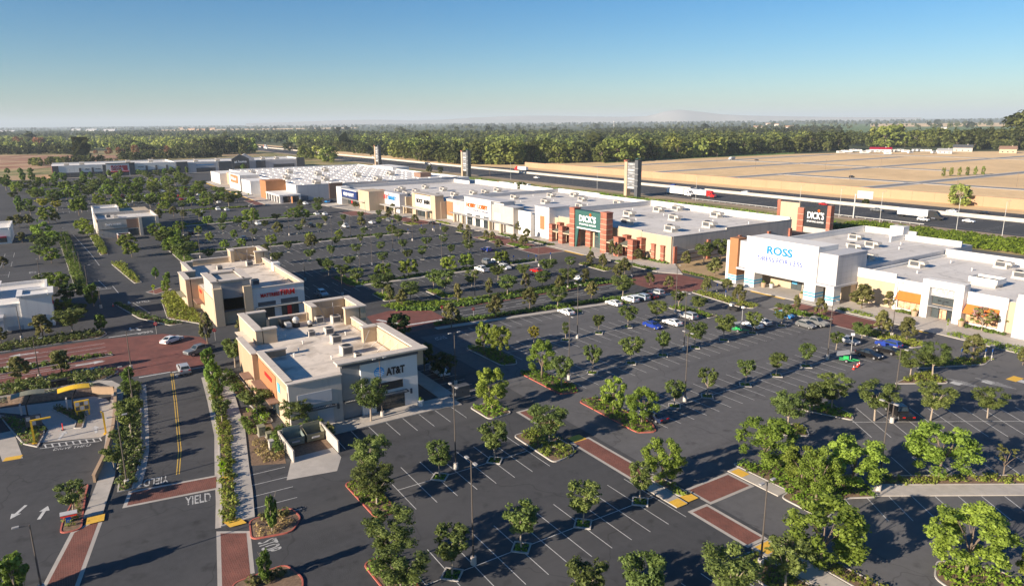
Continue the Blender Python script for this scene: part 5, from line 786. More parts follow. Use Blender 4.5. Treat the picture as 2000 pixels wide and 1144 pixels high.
# ================================================================ TREES
def crown_clumps(kind, seed):
    g = random.Random(seed); C = []; Rr = []; T = []
    def add(x, y, z, r): C.append((x, y, z)); Rr.append(r); T.append(g.uniform(-.28, .28))
    if kind == 'g':          # broad vase, ragged shoots
        for i in range(46):
            a = g.uniform(0, 2 * PI); z = g.uniform(.08, .92); rm = .47 * min(1, (.25 + 1.25 * z)) * (1 if z < .62 else math.sqrt(max(0, 1 - ((z - .62) / .42) ** 2))); r = rm * g.uniform(.25, 1) ** .6; add(r * math.cos(a), r * math.sin(a), z, g.uniform(.075, .15))
        for i in range(16):
            a = g.uniform(0, 2 * PI); e = g.uniform(.15, 1.0); z0 = .72; 
            for k in range(3): q = .36 + k * .055; add(q * math.cos(a) * math.cos(e), q * math.sin(a) * math.cos(e), z0 + q * math.sin(e) * .75 - .05, .05 - k * .012)
    elif kind == 'l':
        for i in range(52):
            a = g.uniform(0, 2 * PI); z = g.uniform(.04, .94); rm = .46 * math.sqrt(max(.05, 1 - ((z - .42) / .60) ** 2)); r = rm * g.uniform(.3, 1.06) ** .5; add(r * math.cos(a), r * math.sin(a), z, g.uniform(.06, .14))
    elif kind == 'b':
        for i in range(44):
            a = g.uniform(0, 2 * PI); z = g.uniform(.03, .98); rm = .46 * (1 - z) ** .5 * min(1, .5 + z * 2.0); r = rm * g.uniform(.3, 1) ** .5; add(r * math.cos(a), r * math.sin(a), z, g.uniform(.06, .13))
    elif kind == 'c':
        for i in range(36):
            a = g.uniform(0, 2 * PI); z = g.uniform(.02, .97); rm = .40 * math.sin(PI * min(.98, .12 + .86 * z)) ** .8; r = rm * g.uniform(.2, 1) ** .6; add(r * math.cos(a), r * math.sin(a), z, g.uniform(.08, .15))
    elif kind == 's':
        for i in range(22): a = g.uniform(0, 2 * PI); z = g.uniform(.2, .95); r = .42 * g.uniform(.3, 1) * (.5 + .5 * z); add(r * math.cos(a), r * math.sin(a), z, g.uniform(.05, .09))
    elif kind == 'm':
        for i in range(46): a = g.uniform(0, 2 * PI); z = g.uniform(.05, .95); rm = .46 * math.sqrt(max(.05, 1 - ((z - .55) / .55) ** 2)); r = rm * g.uniform(.35, 1) ** .5; add(r * math.cos(a), r * math.sin(a), z, g.uniform(.07, .12)); T[-1] += .35 if z > .6 else 0
    else:                    # oak / grove crowns beyond the site
        for i in range(40): a = g.uniform(0, 2 * PI); z = g.uniform(.02, .95); rm = .47 * math.sqrt(max(.06, 1 - ((z - .42) / .62) ** 2)); r = rm * g.uniform(.35, 1) ** .45; add(r * math.cos(a), r * math.sin(a), z, g.uniform(.10, .19))
    return C, Rr, T
LEAF = {'g': ('fg', 4600, .043), 'l': ('fl', 4600, .047), 'b': ('fb', 3000, .055), 'c': ('fc', 2600, .062), 'm': ('fm', 1700, .07), 'd': ('fd', 2200, .066), 'y': ('fy', 1600, .07), 's': ('fb', 420, .06)}  # d: building shade on these trees is put into a darker leaf colour
CROWN = {}
for k, n, sz in (('g', 7600, .029), ('l', 7800, .030)):
    for v in range(4): C, Rr, T = crown_clumps(k, 31 * v + ord(k) + 7); CROWN[k + '+', v] = leaf_mesh('crown_' + k, LEAF[k][0], C, Rr, n, sz, .2, T, 1.6, seed=v + 50)
for k, (mt, n, sz) in LEAF.items():
    for v in range(4 if k in 'glb' else 2):
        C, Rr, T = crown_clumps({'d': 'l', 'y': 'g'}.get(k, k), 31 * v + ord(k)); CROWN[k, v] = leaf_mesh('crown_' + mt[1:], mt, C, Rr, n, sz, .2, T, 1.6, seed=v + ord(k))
def trunk_mesh(kind, seed):
    g = random.Random(seed); mb = MB(); p = Vector((0, 0, 0)); r = .022; top = .5 if kind in 'gls' else .7
    q = Vector((g.uniform(-.02, .02), g.uniform(-.02, .02), .3)); mb.tube(p, q, r * 1.25, r, 7)
    for i in range(5 if kind != 'c' else 2):
        a = i * 2.4 + g.uniform(-.4, .4); sp = {'g': .24, 'l': .2, 's': .3}.get(kind, .12); e = Vector((math.cos(a) * sp, math.sin(a) * sp, top + g.uniform(.05, .3))); m = q.lerp(e, .5) + Vector((0, 0, .03)); mb.tube(q, m, r * .62, r * .45, 5, False); mb.tube(m, e, r * .45, r * .18, 5, False)
        f = e + Vector((math.cos(a + .8) * .1, math.sin(a + .8) * .1, .08)); mb.tube(m, f, r * .3, r * .1, 4, False)
    mb.tube(q, (q.x, q.y, top + .2), r * .8, r * .25, 6, False); return mb.mesh('trunk', 'bark' if kind not in 'gc' else 'pbark')
TRUNK = {(k, v): trunk_mesh({'d': 'l', 'y': 'g', 'm': 'g'}.get(k, k), v * 5 + ord(k)) for k in LEAF for v in range(2)}
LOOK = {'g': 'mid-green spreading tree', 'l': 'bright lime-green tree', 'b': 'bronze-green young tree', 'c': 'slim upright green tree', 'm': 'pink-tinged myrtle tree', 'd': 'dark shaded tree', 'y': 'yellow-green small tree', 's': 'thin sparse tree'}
MARK = [(-117, 22, 'around the blue-globe shop'), (-115, 53, 'in the blue-globe shop shade'), (-190, 22, 'around the mattress shop'), (-235, 36, 'behind the mattress shop'), (-335, 15, 'around the candy shop'), (-290, 32, 'right of the candy shop'), (-310, -6, 'left of the far road'), (-215, -3, 'behind the left white shop'), (-175, -8, 'across the red road at left'), (-147, -6, 'on the near side of the red road'), (-115, 5, 'on the left of the near road'), (-120, 17, 'on the right of the near road'), (-92, -2, 'at the drive-through exit'), (-72, -8, 'at the bottom left corner'), (-70, 14, 'on the bronze hedge islands'), (-75, 27, 'ending the first front row'), (-58, 23, 'ending the second front row'), (-72, 55, 'at the brick crosswalk'), (-58, 59, 'on the brick walk island'), (-40, 42, 'along the bottom edge'), (-36, 56, 'at the bottom walk'), (-48, 73, 'in the big cluster at right'), (-38, 92, 'along the pale walk at right'), (-27, 71, 'in the bottom right corner'), (-59, 90, 'on the islands left of the black pickup'), (-49, 105, 'in the black pickup row'), (-60, 122, 'on the triangular island'), (-89, 53, 'by the plaza corner'), (-75, 68, 'on the nearest row-end island'), (-93, 68, 'on the middle row-end island'), (-112, 67, 'on the farthest row-end island'), (-112, 130, 'among the silver parked cars'), (-96, 142, 'before the blue-lettered store'), (-75, 140, 'on the pad island before the orange awnings'), (-60, 140, 'right before the orange awnings'), (-66, 162, 'against the orange-awning store'), (-90, 160, 'between the blue-lettered and orange-awning stores'), (-133, 100, 'along the near cross road hedge'), (-152, 95, 'along the far cross road hedge'), (-165, 75, 'at the hedged junction'), (-166, 105, 'in the lot edge beyond the cross road'), (-150, 130, 'at the brick crossing'), (-124, 140, 'by the walk before the striped pillars'), (-150, 165, 'between the sports and blue-lettered stores'), (-168, 158, 'along the sports store wall'), (-167, 136, 'on the island before the green gable'), (-213, 139, 'left before the green gable'), (-232, 140, 'right before the orange-lettered store'), (-254, 139, 'left before the orange-lettered store'), (-236, 152, 'beside the orange-lettered store'), (-290, 131, 'before the boot store'), (-318, 150, 'beside the boot store'), (-333, 143, 'before the pet store'), (-358, 135, 'before the navy-signed store'), (-380, 113, 'at the superstore corner'), (-355, 105, 'on the farthest planted strip'), (-380, 45, 'behind the candy shop'), (-390, -12, 'by the candy shop crossing'), (-455, -5, 'in the yellow tree rows'), (-430, 20, 'in the near left of the superstore lot'), (-430, 60, 'in the near right of the superstore lot'), (-505, 10, 'in the middle left of the superstore lot'), (-505, 60, 'in the middle right of the superstore lot'), (-575, 20, 'in the far left of the superstore lot'), (-570, 65, 'in the far right of the superstore lot'), (-615, -15, 'at the far left lot corner'), (-700, -20, 'left of the tile store'), (-725, 40, 'before the tile store'), (-735, 110, 'before the home store')]
MARK_R = {20: 'in the second front planter row', 21: 'in the first front planter row', 30: 'in the nearest row before the blue-lettered store', 31: 'in the middle row before the blue-lettered store', 32: 'in the farthest row before the blue-lettered store'}
for i, o_ in enumerate(('first', 'second', 'third', 'fourth', 'fifth', 'sixth', 'seventh', 'eighth')): MARK_R[i + 1] = f'in the {o_} row of the big lot'
TREES={
 'front':[(-77.2,27.9,6.6,5.6,'g',0),(-72.3,26.8,5.1,5.9,'g',0),(-60.3,23.5,6.1,6.5,'g',0),(-55.4,22.5,5.1,6.3,'g',0),(-74.4,36.2,4.9,4.1,'g',21),(-55.8,28.1,5.4,4.4,'g',20),(-55.8,36.4,5.3,4.4,'g',20),(-74.4,44.4,5.5,4.6,'g',21),(-73.5,15,4.7,1.9,'c',0),(-64.8,12.2,3.8,2,'c',0),(-44.3,36,5.3,4.3,'g',0),(-41.4,40.4,5.6,5.1,'g',0),(-37.3,47.1,5.9,6.3,'g',0),(-55.8,53.3,5,3.6,'g',20),(-57.5,58.6,6.1,6,'l',0),(-55.8,44.7,5,4.7,'g',20),(-74.4,53.3,5.5,6.7,'g',21)],
 'right':[(-59,84.9,5.7,6.3,'g',0),(-60.4,92.2,4.9,5.1,'g',0),(-59.8,96.8,5.7,7.1,'g',0),(-53.8,98.4,6.1,6.7,'g',0),(-49.2,105.3,5.9,7.3,'g',0),(-45,113.3,4.7,5.6,'g',0),(-53.2,72.6,6.9,8.6,'l',0),(-47.4,72.1,5.5,5.6,'l',0),(-44.1,70.2,6.8,6.1,'l',0),(-43.8,76.7,7.3,8.4,'l',0),(-39.4,88.2,7.3,9.1,'l',0),(-35.4,96.2,3.7,3.7,'s',0),(-36.2,59.5,7.4,9.2,'l',0),(-27.8,70.7,7.4,9.2,'l',0),(-36.1,53.9,5.4,5.1,'g',0),(-23.8,74.2,3.6,2.5,'l',0)],
 'ross':[(-114.5,66.2,6.5,3.8,'l',0),(-110,67.3,7,5.7,'l',0),(-96.4,67.4,7,5.6,'l',0),(-91,67.8,5.5,4.4,'g',0),(-89.1,52.8,7,6.6,'l',0),(-113.9,77.7,3.7,2.7,'y',0),(-112,84.4,3.9,1.9,'g',32),(-112,93.1,4.3,2.9,'g',32),(-112,101.5,4.8,4.8,'g',32),(-112,110.1,4.5,5.7,'g',32),(-93.6,76.6,5.3,3.7,'g',31),(-93.6,85.8,5.2,4.9,'g',31),(-93.6,93.9,4.9,3.6,'g',31),(-77.9,68,5.8,4.5,'l',0),(-72,68.5,5.9,5.5,'l',0),(-93.6,102.7,5.3,5.3,'g',31),(-93.6,111.1,5.5,5.1,'g',31),(-93.6,119.9,4.7,4.1,'g',31),(-93.6,129.4,5,4.8,'g',31),(-117.4,122.3,4.5,4.1,'g',0),(-112,123.5,3.8,4.8,'g',32),(-111.5,136.9,4.9,4,'b',0),(-98.8,141.7,4.2,2.3,'b',0),(-93.3,142.7,4.4,3.8,'b',0),(-74.4,77.7,4.3,3.7,'g',30),(-74.4,85.1,4.9,3.5,'g',30),(-74.4,94.4,4.8,3.5,'g',30),(-74.4,102.6,4.3,3.5,'g',30),(-74.4,111,4.4,3.5,'g',30),(-77.2,124.4,3.6,3.1,'g',0)],
 'ulta':[(-77.4,140.4,5.4,4.1,'b',0),(-72.4,140.8,5.1,4.1,'b',0),(-77.9,134.1,3.7,4.7,'g',0),(-59.4,139.6,4.9,4.4,'b',0),(-67.5,160.8,5,6,'m',0),(-64.3,165.4,4.5,5.6,'m',0),(-60.8,120.9,5,6.2,'g',0),(-58.9,124.6,6.3,5.9,'g',0),(-52.9,144,3.4,2.3,'b',0),(-92.2,157.2,6.1,6,'b',0),(-88.6,162.6,4.2,3.8,'b',0)],
 'dick':[(-237.2,154.2,5.2,5.2,'b',0),(-225.3,150.7,3.9,4.1,'b',0),(-169.5,129.3,3.8,4.3,'g',0),(-170.2,137.7,4.4,3.9,'b',0),(-163.8,137.4,4.7,3.6,'b',0),(-152.1,115.4,4.8,6,'g',0),(-150.4,111.6,3.4,3.5,'b',0),(-149.4,119.2,4.6,3.9,'b',0),(-137.1,111.4,4.4,4.2,'b',0),(-150,131.3,4.4,4.4,'b',0),(-153.5,137.2,5,4.5,'b',0),(-132.5,117.9,5.8,7.2,'g',0),(-133.6,98.1,5,6.2,'g',0),(-139.3,133.6,3.6,3.4,'b',0),(-132.3,134,3.8,3.8,'b',0),(-123.5,138.6,4.3,3.3,'b',0),(-137.4,157.3,5.5,5.3,'b',0),(-151.1,167.8,7,7.6,'g',0),(-149.4,173.4,7.8,6.1,'g',0),(-160.6,160.9,5.4,5.7,'b',0),(-165.6,160.7,4,3.9,'m',0),(-167.3,154.9,4,4.2,'b',0),(-173.6,163.8,3.8,4,'m',0),(-176.8,152,5.5,3.1,'b',0),(-174.7,153.2,4.5,3.1,'b',0),(-151.8,160.4,4.9,4.1,'b',0),(-122.6,145.6,3.4,3.5,'b',0)],
 'hobby':[(-271,90.6,3.9,3.5,'l',5),(-312.5,108.2,3.9,3.3,'g',7),(-291.5,108.7,4.9,5.2,'b',6),(-271,100.9,3.9,3.4,'g',5),(-291.5,116.9,3.9,3.4,'g',6),(-271,112.7,3.9,4.7,'l',5),(-291.5,126.4,3.9,3.7,'g',6),(-289.2,133,4.2,4,'b',0),(-251,100.3,3.9,3.8,'g',4),(-251,108.3,4.3,5.2,'g',4),(-251,118.7,3.9,3.9,'g',4),(-251,128.4,3.9,3.8,'g',4),(-257,138.8,3.4,3.4,'b',0),(-251.1,138.9,3.4,2.9,'b',0),(-230,126.8,4.4,4.6,'b',3),(-230,110.2,3.9,4.5,'g',3),(-230,117,4.2,4.3,'g',3),(-234,137.4,3.4,3.2,'b',0),(-230.1,138.1,3.4,3.1,'b',0),(-210.5,129,4,4.2,'b',2),(-216.3,139,4.1,3.4,'b',0),(-209.2,138.4,4.6,4.2,'b',0),(-251,83.7,3.9,3.5,'g',4),(-251,92.9,3.9,2.9,'g',4),(-230,83.4,4,4.7,'g',3),(-230,92.4,3.9,3.9,'g',3),(-230,100.7,3.9,4,'g',3),(-210.5,116.7,4.9,4.8,'g',2),(-230,74.6,4.7,3.2,'g',3),(-210.5,85.1,3.9,4.4,'g',2),(-210.5,93.8,3.9,3.9,'g',2),(-210.5,99,4.6,4.2,'g',2),(-210.5,109.9,3.9,3.2,'g',2),(-210.5,74.1,3.9,4.3,'g',2),(-190,115.3,4.8,6,'l',1),(-190,75.6,5.2,6.4,'l',1),(-190,83.3,5.6,6.9,'l',1),(-190,96.6,5,6.3,'l',1),(-190,102.7,5.3,5.4,'l',1),(-196,66.5,4.5,5,'g',0),(-190,67.5,4.6,5.7,'g',1),(-170.5,68.3,6,7.4,'g',0),(-160.5,71.8,5.1,6.2,'g',0),(-161.4,66.4,4.8,4.1,'b',0),(-157.4,68,4.4,3.8,'b',0),(-168.7,82.4,5.6,5.4,'g',0),(-162.3,82.3,6.3,6.8,'g',0),(-164,91.5,5,5.1,'g',0),(-168.6,102.7,4.4,5.3,'g',0),(-165.6,109.5,4.6,5,'g',0),(-166.8,119,4.9,6,'g',0),(-151.6,80.5,5.2,3.1,'b',0),(-153.3,90.7,4.8,2.9,'b',0),(-151.7,95.2,5.3,6.4,'g',0),(-154.4,102.8,4.5,3.4,'b',0),(-153,107.2,4.8,6,'g',0),(-135.1,81.5,5.5,4.6,'b',0),(-137.6,92.7,5.2,5.1,'b',0),(-133.3,69,5.6,5.1,'b',0),(-146,107.9,4.7,3.4,'b',0)],
 'mid':[(-324.1,41.2,5,6.3,'g',0),(-307.5,38.1,3.9,4,'g',0),(-287.8,38.4,3.9,4.1,'g',0),(-312.5,46.5,3.9,3.6,'g',7),(-340.2,55,4.6,5.7,'l',0),(-333,59.5,3.9,4.3,'g',8),(-312.5,56,3.9,4.1,'g',7),(-291.5,47.1,3.9,4.2,'g',6),(-291.5,56.3,3.9,3.6,'l',6),(-270.6,38.2,3.9,3.9,'l',0),(-271,48,3.9,3.9,'l',5),(-271,53.9,3.9,3.9,'l',5),(-312.5,64.9,3.9,3.7,'g',7),(-312.5,73.3,3.9,3.7,'g',7),(-291.5,63.7,3.9,3.6,'g',6),(-291.5,73.4,5.5,5.8,'b',6),(-271,64.5,4.4,5.3,'g',5),(-291.5,81.9,3.9,4.3,'g',6),(-312.5,89.9,3.4,2.9,'b',7),(-271,78.9,3.9,4.3,'l',5),(-291.5,90.4,3.9,3.6,'g',6),(-333,83.4,4.1,4.8,'g',8),(-333,72.4,7.4,9.2,'l',8),(-333,66.5,4.2,5.2,'g',8),(-333,91.1,6,7.5,'l',8),(-333,96.7,5,6.2,'l',8),(-358.7,102.1,4.2,5.2,'g',0),(-351.6,108.6,5.3,6.6,'g',0),(-360.8,54.7,5.2,6.5,'g',0),(-355.2,64.8,3.9,3.7,'g',0),(-251,58.1,3.5,3.7,'b',4),(-251,66.1,3.9,3.7,'g',4),(-251,74.6,5.4,5.7,'b',4),(-230,67.5,3.9,4.4,'g',3),(-230,56.8,4.1,4.5,'g',3),(-210.5,65.7,4.2,5.2,'g',2),(-203.6,64.9,4.6,4.1,'g',0),(-250.9,39.7,3.9,4.9,'g',0),(-251,48.9,3.9,3.6,'g',4),(-251.4,32.3,6.8,8.5,'g',0),(-271.5,30.9,5.6,7,'g',0),(-290.1,30.2,5.7,7.1,'g',0)],
 'stores':[(-312.5,99.7,3.9,2.9,'g',7),(-291.5,99.5,3.9,2.7,'g',6),(-318,118.7,3.9,4.1,'g',0),(-318.1,127.8,3.9,3.4,'g',0),(-312.5,130.3,4.3,4.5,'b',7),(-298,128.2,3.9,3.6,'g',0),(-356.5,138.1,4.7,3.8,'m',0),(-361.1,132,4,4.2,'b',0),(-333.6,141.4,4.5,4,'b',0),(-331.2,144.5,4.8,3.6,'m',0),(-329.1,147.4,4.8,3.9,'m',0),(-316.9,153.4,3.6,3.5,'b',0),(-325.8,162.2,5.9,4.8,'g',0),(-376.6,117.3,5.8,6,'g',0),(-382.8,109.2,4.5,4.8,'b',0)],
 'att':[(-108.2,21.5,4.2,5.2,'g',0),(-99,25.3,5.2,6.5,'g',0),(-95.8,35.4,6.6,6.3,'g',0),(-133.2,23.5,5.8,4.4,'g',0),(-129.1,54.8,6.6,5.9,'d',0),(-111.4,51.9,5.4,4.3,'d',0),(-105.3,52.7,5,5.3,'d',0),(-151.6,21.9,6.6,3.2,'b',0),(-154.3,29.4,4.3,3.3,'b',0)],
 'road':[(-133.4,6,3.7,3,'c',0),(-125.4,5.6,3.6,3.7,'g',0),(-110.8,4.3,5.7,4.3,'g',0),(-105.5,2.7,3.6,2.8,'g',0),(-135.8,19.4,4.1,3.3,'c',0),(-125.7,18.4,4.7,3.7,'c',0),(-118.5,17.6,3.2,2.5,'c',0),(-107.7,16.3,4.1,3.3,'g',0),(-146.7,-3.8,4.8,5,'b',0),(-147,-10.1,4.6,4.8,'b',0),(-174.9,-6.8,5.4,5.6,'b',0),(-174.7,-1.4,6.2,7.7,'g',0),(-175.3,4,4.1,3.3,'c',0),(-177,-14.2,3.4,3.3,'b',0),(-90.7,-3.5,3.8,3.9,'g',0),(-75.6,-8.6,5,4,'c',0),(-99.7,1.4,3.6,3.1,'g',0)],
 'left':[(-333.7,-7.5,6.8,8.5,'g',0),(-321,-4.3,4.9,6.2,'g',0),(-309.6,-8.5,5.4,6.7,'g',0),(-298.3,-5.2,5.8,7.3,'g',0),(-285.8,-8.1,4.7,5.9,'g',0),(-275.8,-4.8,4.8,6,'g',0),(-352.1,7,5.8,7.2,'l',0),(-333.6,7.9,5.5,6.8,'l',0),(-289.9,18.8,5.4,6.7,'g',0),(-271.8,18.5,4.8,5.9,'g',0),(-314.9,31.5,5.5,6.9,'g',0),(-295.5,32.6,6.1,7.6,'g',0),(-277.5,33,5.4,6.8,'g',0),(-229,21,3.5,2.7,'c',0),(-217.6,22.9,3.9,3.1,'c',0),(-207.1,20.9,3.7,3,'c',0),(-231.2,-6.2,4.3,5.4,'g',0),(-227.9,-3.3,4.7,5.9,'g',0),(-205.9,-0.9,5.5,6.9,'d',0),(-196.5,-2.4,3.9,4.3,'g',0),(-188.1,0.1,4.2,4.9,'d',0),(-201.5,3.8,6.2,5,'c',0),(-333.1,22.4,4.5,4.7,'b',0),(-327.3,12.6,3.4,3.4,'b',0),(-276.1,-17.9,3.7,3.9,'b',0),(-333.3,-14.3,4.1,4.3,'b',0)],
 'far':[(-600.3,-23.2,7.4,9.2,'g',0),(-596.2,-18,7.4,9.2,'g',0),(-618,-30.5,8,9.2,'g',0),(-510.2,-11.2,7.5,9.2,'g',0),(-503.2,-2.2,7.4,9.2,'g',0),(-504.5,7.7,9.2,9.2,'g',0),(-502.8,15.7,8.5,9.2,'g',0),(-582.3,14.4,7.4,9.2,'g',0),(-578.4,4.4,7.4,9.2,'g',0),(-568.8,23.9,8.3,9.2,'g',0),(-518.4,26.2,7.4,9.2,'g',0),(-574.4,32,7.5,9.2,'g',0),(-507.4,34,8.3,9.2,'g',0),(-561.5,40.6,8.8,9.2,'g',0),(-510.8,42.2,7.7,9.2,'g',0),(-578.4,50.6,7.4,9.2,'g',0),(-554.7,56.7,8.4,9.2,'g',0),(-498.6,51.6,7.4,9.2,'g',0),(-577.1,68.6,7.4,9.2,'g',0),(-516.5,61.6,7.1,8.5,'g',0),(-615.5,83.6,7.4,9.2,'g',0),(-551.6,76.1,6.5,8.1,'g',0),(-509.9,70,5.2,6.5,'l',0),(-513.3,79.6,8,9.2,'l',0),(-487.1,60,6.4,8,'g',0),(-449.8,35.3,7.2,9,'g',0),(-439.1,44.2,7.4,9.2,'g',0),(-433.5,51.6,7.4,9.2,'g',0),(-458.5,18.8,7.4,9.2,'l',0),(-438,26.2,7,8.8,'l',0),(-422.6,28,4.9,6.2,'l',0),(-418.4,7.6,8.6,9.2,'g',0),(-429.3,62.1,5.7,6.3,'l',0),(-442.5,71.1,5.5,6.5,'l',0),(-412.1,64.9,5.1,5.3,'g',0),(-422.9,70.4,5,5.5,'l',0),(-444.3,79.8,5.9,7.4,'l',0),(-406.4,77.3,7.2,9,'g',0),(-412.5,55.1,4.7,5.3,'g',0),(-409,45.9,5.6,6.7,'g',0),(-382.9,46.7,5.3,5.6,'b',0),(-374.6,49.9,4,4.1,'b',0),(-371.7,38.5,5.7,6,'b',0),(-463.8,-7.8,6.1,7.6,'y',0),(-451.8,-1.4,5.3,6.6,'y',0),(-476.7,-15,4.9,6.1,'g',0),(-393.6,-5.5,7.4,9.2,'g',0),(-391.4,-2.5,5.4,5.7,'b',0),(-434,-13.2,5.1,6.3,'g',0),(-639.8,-9.2,7.4,9.2,'g',0),(-609,-3.7,7.4,9.2,'g',0),(-527.9,-10.7,6.9,8.6,'g',0),(-516.5,4,6,7.5,'g',0),(-727.6,20.4,6,4.6,'c',0),(-705.3,25.3,6.4,5.8,'c',0),(-729.8,40.7,6.2,5.3,'c',0),(-704.7,47.9,7.1,6.5,'c',0),(-730.1,64.2,5.7,5.3,'c',0),(-716.3,68.5,5.1,5.2,'c',0),(-722.8,85,5.9,6.5,'c',0),(-727.8,91.6,7,6.5,'c',0),(-723.3,96.9,7.6,6.5,'c',0),(-718.3,102.8,7,4.6,'c',0),(-761.5,119.1,5,5.6,'c',0),(-760.7,134.4,5,5.6,'c',0),(-745.6,137.6,5.9,6.5,'c',0),(-743.6,154,6.2,6.5,'c',0),(-729.7,155.8,6.8,6.5,'c',0),(-660.9,-0.1,9.8,6.5,'c',0),(-723.2,3.7,5.9,6.5,'c',0),(-687.6,5.5,7.7,6.5,'c',0),(-829.3,-27.7,6,6.5,'c',0),(-710.8,-22.9,8.3,6.5,'c',0),(-822.2,-19.4,6,6.5,'c',0),(-705.7,-16.6,8.3,6.5,'c',0),(-838.1,-38.1,5.9,6.5,'c',0),(-687.2,-32.4,7.9,6.5,'c',0),(-690,-35.8,5.9,6.5,'c',0),(-517.5,-20.6,4.2,4.7,'c',0),(-476.1,-19.2,6.2,5,'c',0),(-447.1,-17.8,6.1,4.9,'c',0),(-383.7,-19.5,5.3,5.6,'b',0),(-389.1,-16.8,5.4,5.7,'b',0),(-388.7,-12.9,5.4,5.7,'b',0)],
}

pl_k = MB().prism([(-1.35, 0), (0, -1.35), (1.35, 0), (0, 1.35)], -.02, .15); kv = [(-1.35, 0), (0, -1.35), (1.35, 0), (0, 1.35)]; ki = inset(kv, .16)
mb = MB(); mb.v = [(x, y, -.02) for x, y in kv] + [(x, y, .15) for x, y in kv] + [(x, y, .15) for x, y in ki] + [(x, y, .05) for x, y in ki]; mb.f = [(q * 4 + i, q * 4 + (i + 1) % 4, q * 4 + 4 + (i + 1) % 4, q * 4 + 4 + i) for q in range(3) for i in range(4)]
KERB_M = mb.mesh('kerb', 'kerb'); GRASS_M = leaf_mesh('grass', 'fgr', [(x * .35, y * .35, .1) for x in (-1.6, 0, 1.6) for y in (-1.6, 0, 1.6) if abs(x) + abs(y) < 2.6], [.42] * 5, 260, .14, 1.2, squash=.25, seed=5)
TNAME = dict(g='spreading_tree', d='shaded_tree', l='ash_tree', b='young_tree', c='upright_tree', m='myrtle_tree', y='yellow_tree', s='sparse_tree')
def tree(x, y, h, w_, k, place, name=None, group='car park trees', look=None, z=0.0):
    name = TNAME[k]
    t = thing(name, look or LOOK[k], place, 'tree', group, (x, y, z), random.uniform(0, 6.28)); v = random.randrange(4 if k in 'glb' else 2); th = h * {'c': .18, 'b': .26, 'l': .26}.get(k, .36)
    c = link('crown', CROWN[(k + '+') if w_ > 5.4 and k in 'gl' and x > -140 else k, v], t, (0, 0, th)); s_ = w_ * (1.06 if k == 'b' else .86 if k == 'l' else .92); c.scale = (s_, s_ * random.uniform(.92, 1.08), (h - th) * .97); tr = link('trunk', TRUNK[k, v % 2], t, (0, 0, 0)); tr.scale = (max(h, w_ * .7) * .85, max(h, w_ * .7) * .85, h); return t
for zn, lst in TREES.items():
    for x, y, h, w_, k, row in lst:
        if zn in ('far', 'left') and k == 'g': k = random.choice('gll'); w_ *= 1.12; h *= 1.08
        if zn == 'mid' and k == 'g' and random.random() < .3: k = 'l'
        if 1 <= row <= 8: x = {1: -187.0, 5: -268.0}.get(row, x)
        place = MARK_R.get(row) or min(MARK, key=lambda m: (m[0] - x) ** 2 + (m[1] - y) ** 2)[2]
        tree(x, y, h, w_, k, place)
        if row and row not in (1, 5):
            p = thing('tree_planter', 'grassy diamond planter', place, 'planter', 'diamond planters', (x, y, 0)); link('kerb', KERB_M, p); link('grass', GRASS_M, p)

# ================================================================ LAMP POSTS
def lamp_meshes(h, heads):
    b0 = MB().tube((0, 0, 0), (0, 0, .85), .32, .30, 12).mesh('concrete_base', 'base'); p = MB().tube((0, 0, .85), (0, 0, h * .3), .10, .095, 8).tube((0, 0, h * .3), (0, 0, h), .085, .06, 8).mesh('pole', 'pole'); a = MB()
    if heads == 1: a.tube((0, 0, h - .1), (1.0, 0, h), .035, n=5)
    elif heads == 2: a.tube((-.8, 0, h), (.8, 0, h), .035, n=5)
    hd = MB().prism([(-.26, -.16), (.26, -.16), (.3, 0), (.26, .16), (-.26, .16), (-.3, 0)], -.06, .06).mesh('lamp_head', 'lamp'); return b0, p, a.mesh('arm', 'pole') if heads else None, hd
LM = {k: lamp_meshes(*k) for k in ((11.5, 2), (7.4, 1), (9.4, 2), (5.2, 0))}
LAMPS = [(-75.3, 39, 11.4), (-56.2, 30.8, 11.6), (-39.8, 54.9, 9), (-111.8, 87.3, 11.5), (-93.3, 71.1, 11.5), (-75, 80.6, 11.5), (-93.8, 99.8, 11.2), (-74.7, 117.9, 11.4), (-75.9, 141.6, 11.5), (-52, 99.9, 11.8), (-41.7, 79, 11.7), (-148.6, 112.6, 7.5), (-149.9, 136.7, 8.3), (-114.5, 118.4, 11.5), (-178.3, 123.7, 11.5), (-176.5, 59.5, 7.4), (-210.5, 81.4, 11), (-230, 96.9, 11), (-247, 112.3, 11), (-268, 95.3, 11), (-186.4, 94, 11.5), (-210.5, 117.1, 11), (-151.5, 85.4, 7.2), (-202.7, 74.4, 7.9), (-290, 110.3, 11), (-266.5, 130.7, 8), (-312, 40.8, 11), (-256.4, 37.9, 9.5), (-267, 57.7, 11), (-289, 77, 11), (-240.2, 57.4, 9.5), (-250, 81.8, 11), (-312.7, 69, 11), (-371.1, 61.7, 11), (-200.3, 56.8, 5.2), (-220.2, 3.4, 7.9), (-246.9, 2.6, 7.3), (-262, 1.6, 8.2), (-288.1, 0, 7.4), (-309.3, -1.1, 7.4), (-253.4, -8, 5.2), (-198.4, 5.2, 5.2), (-146.9, -7.2, 7.3), (-143, 7.1, 7.8), (-121.2, 5.6, 7.6), (-177.6, -10.6, 7.4), (-94.3, 2.4, 9.6), (-75.3, -6.5, 7.4), (-102, 53.3, 9.2), (-96.6, 37.6, 9.6), (-420, 20, 11), (-455, 55, 11), (-455, 5, 11), (-510, 35, 11), (-550, 70, 11), (-560, -5, 11), (-600, 40, 11), (-640, 70, 11), (-650, 10, 11)]
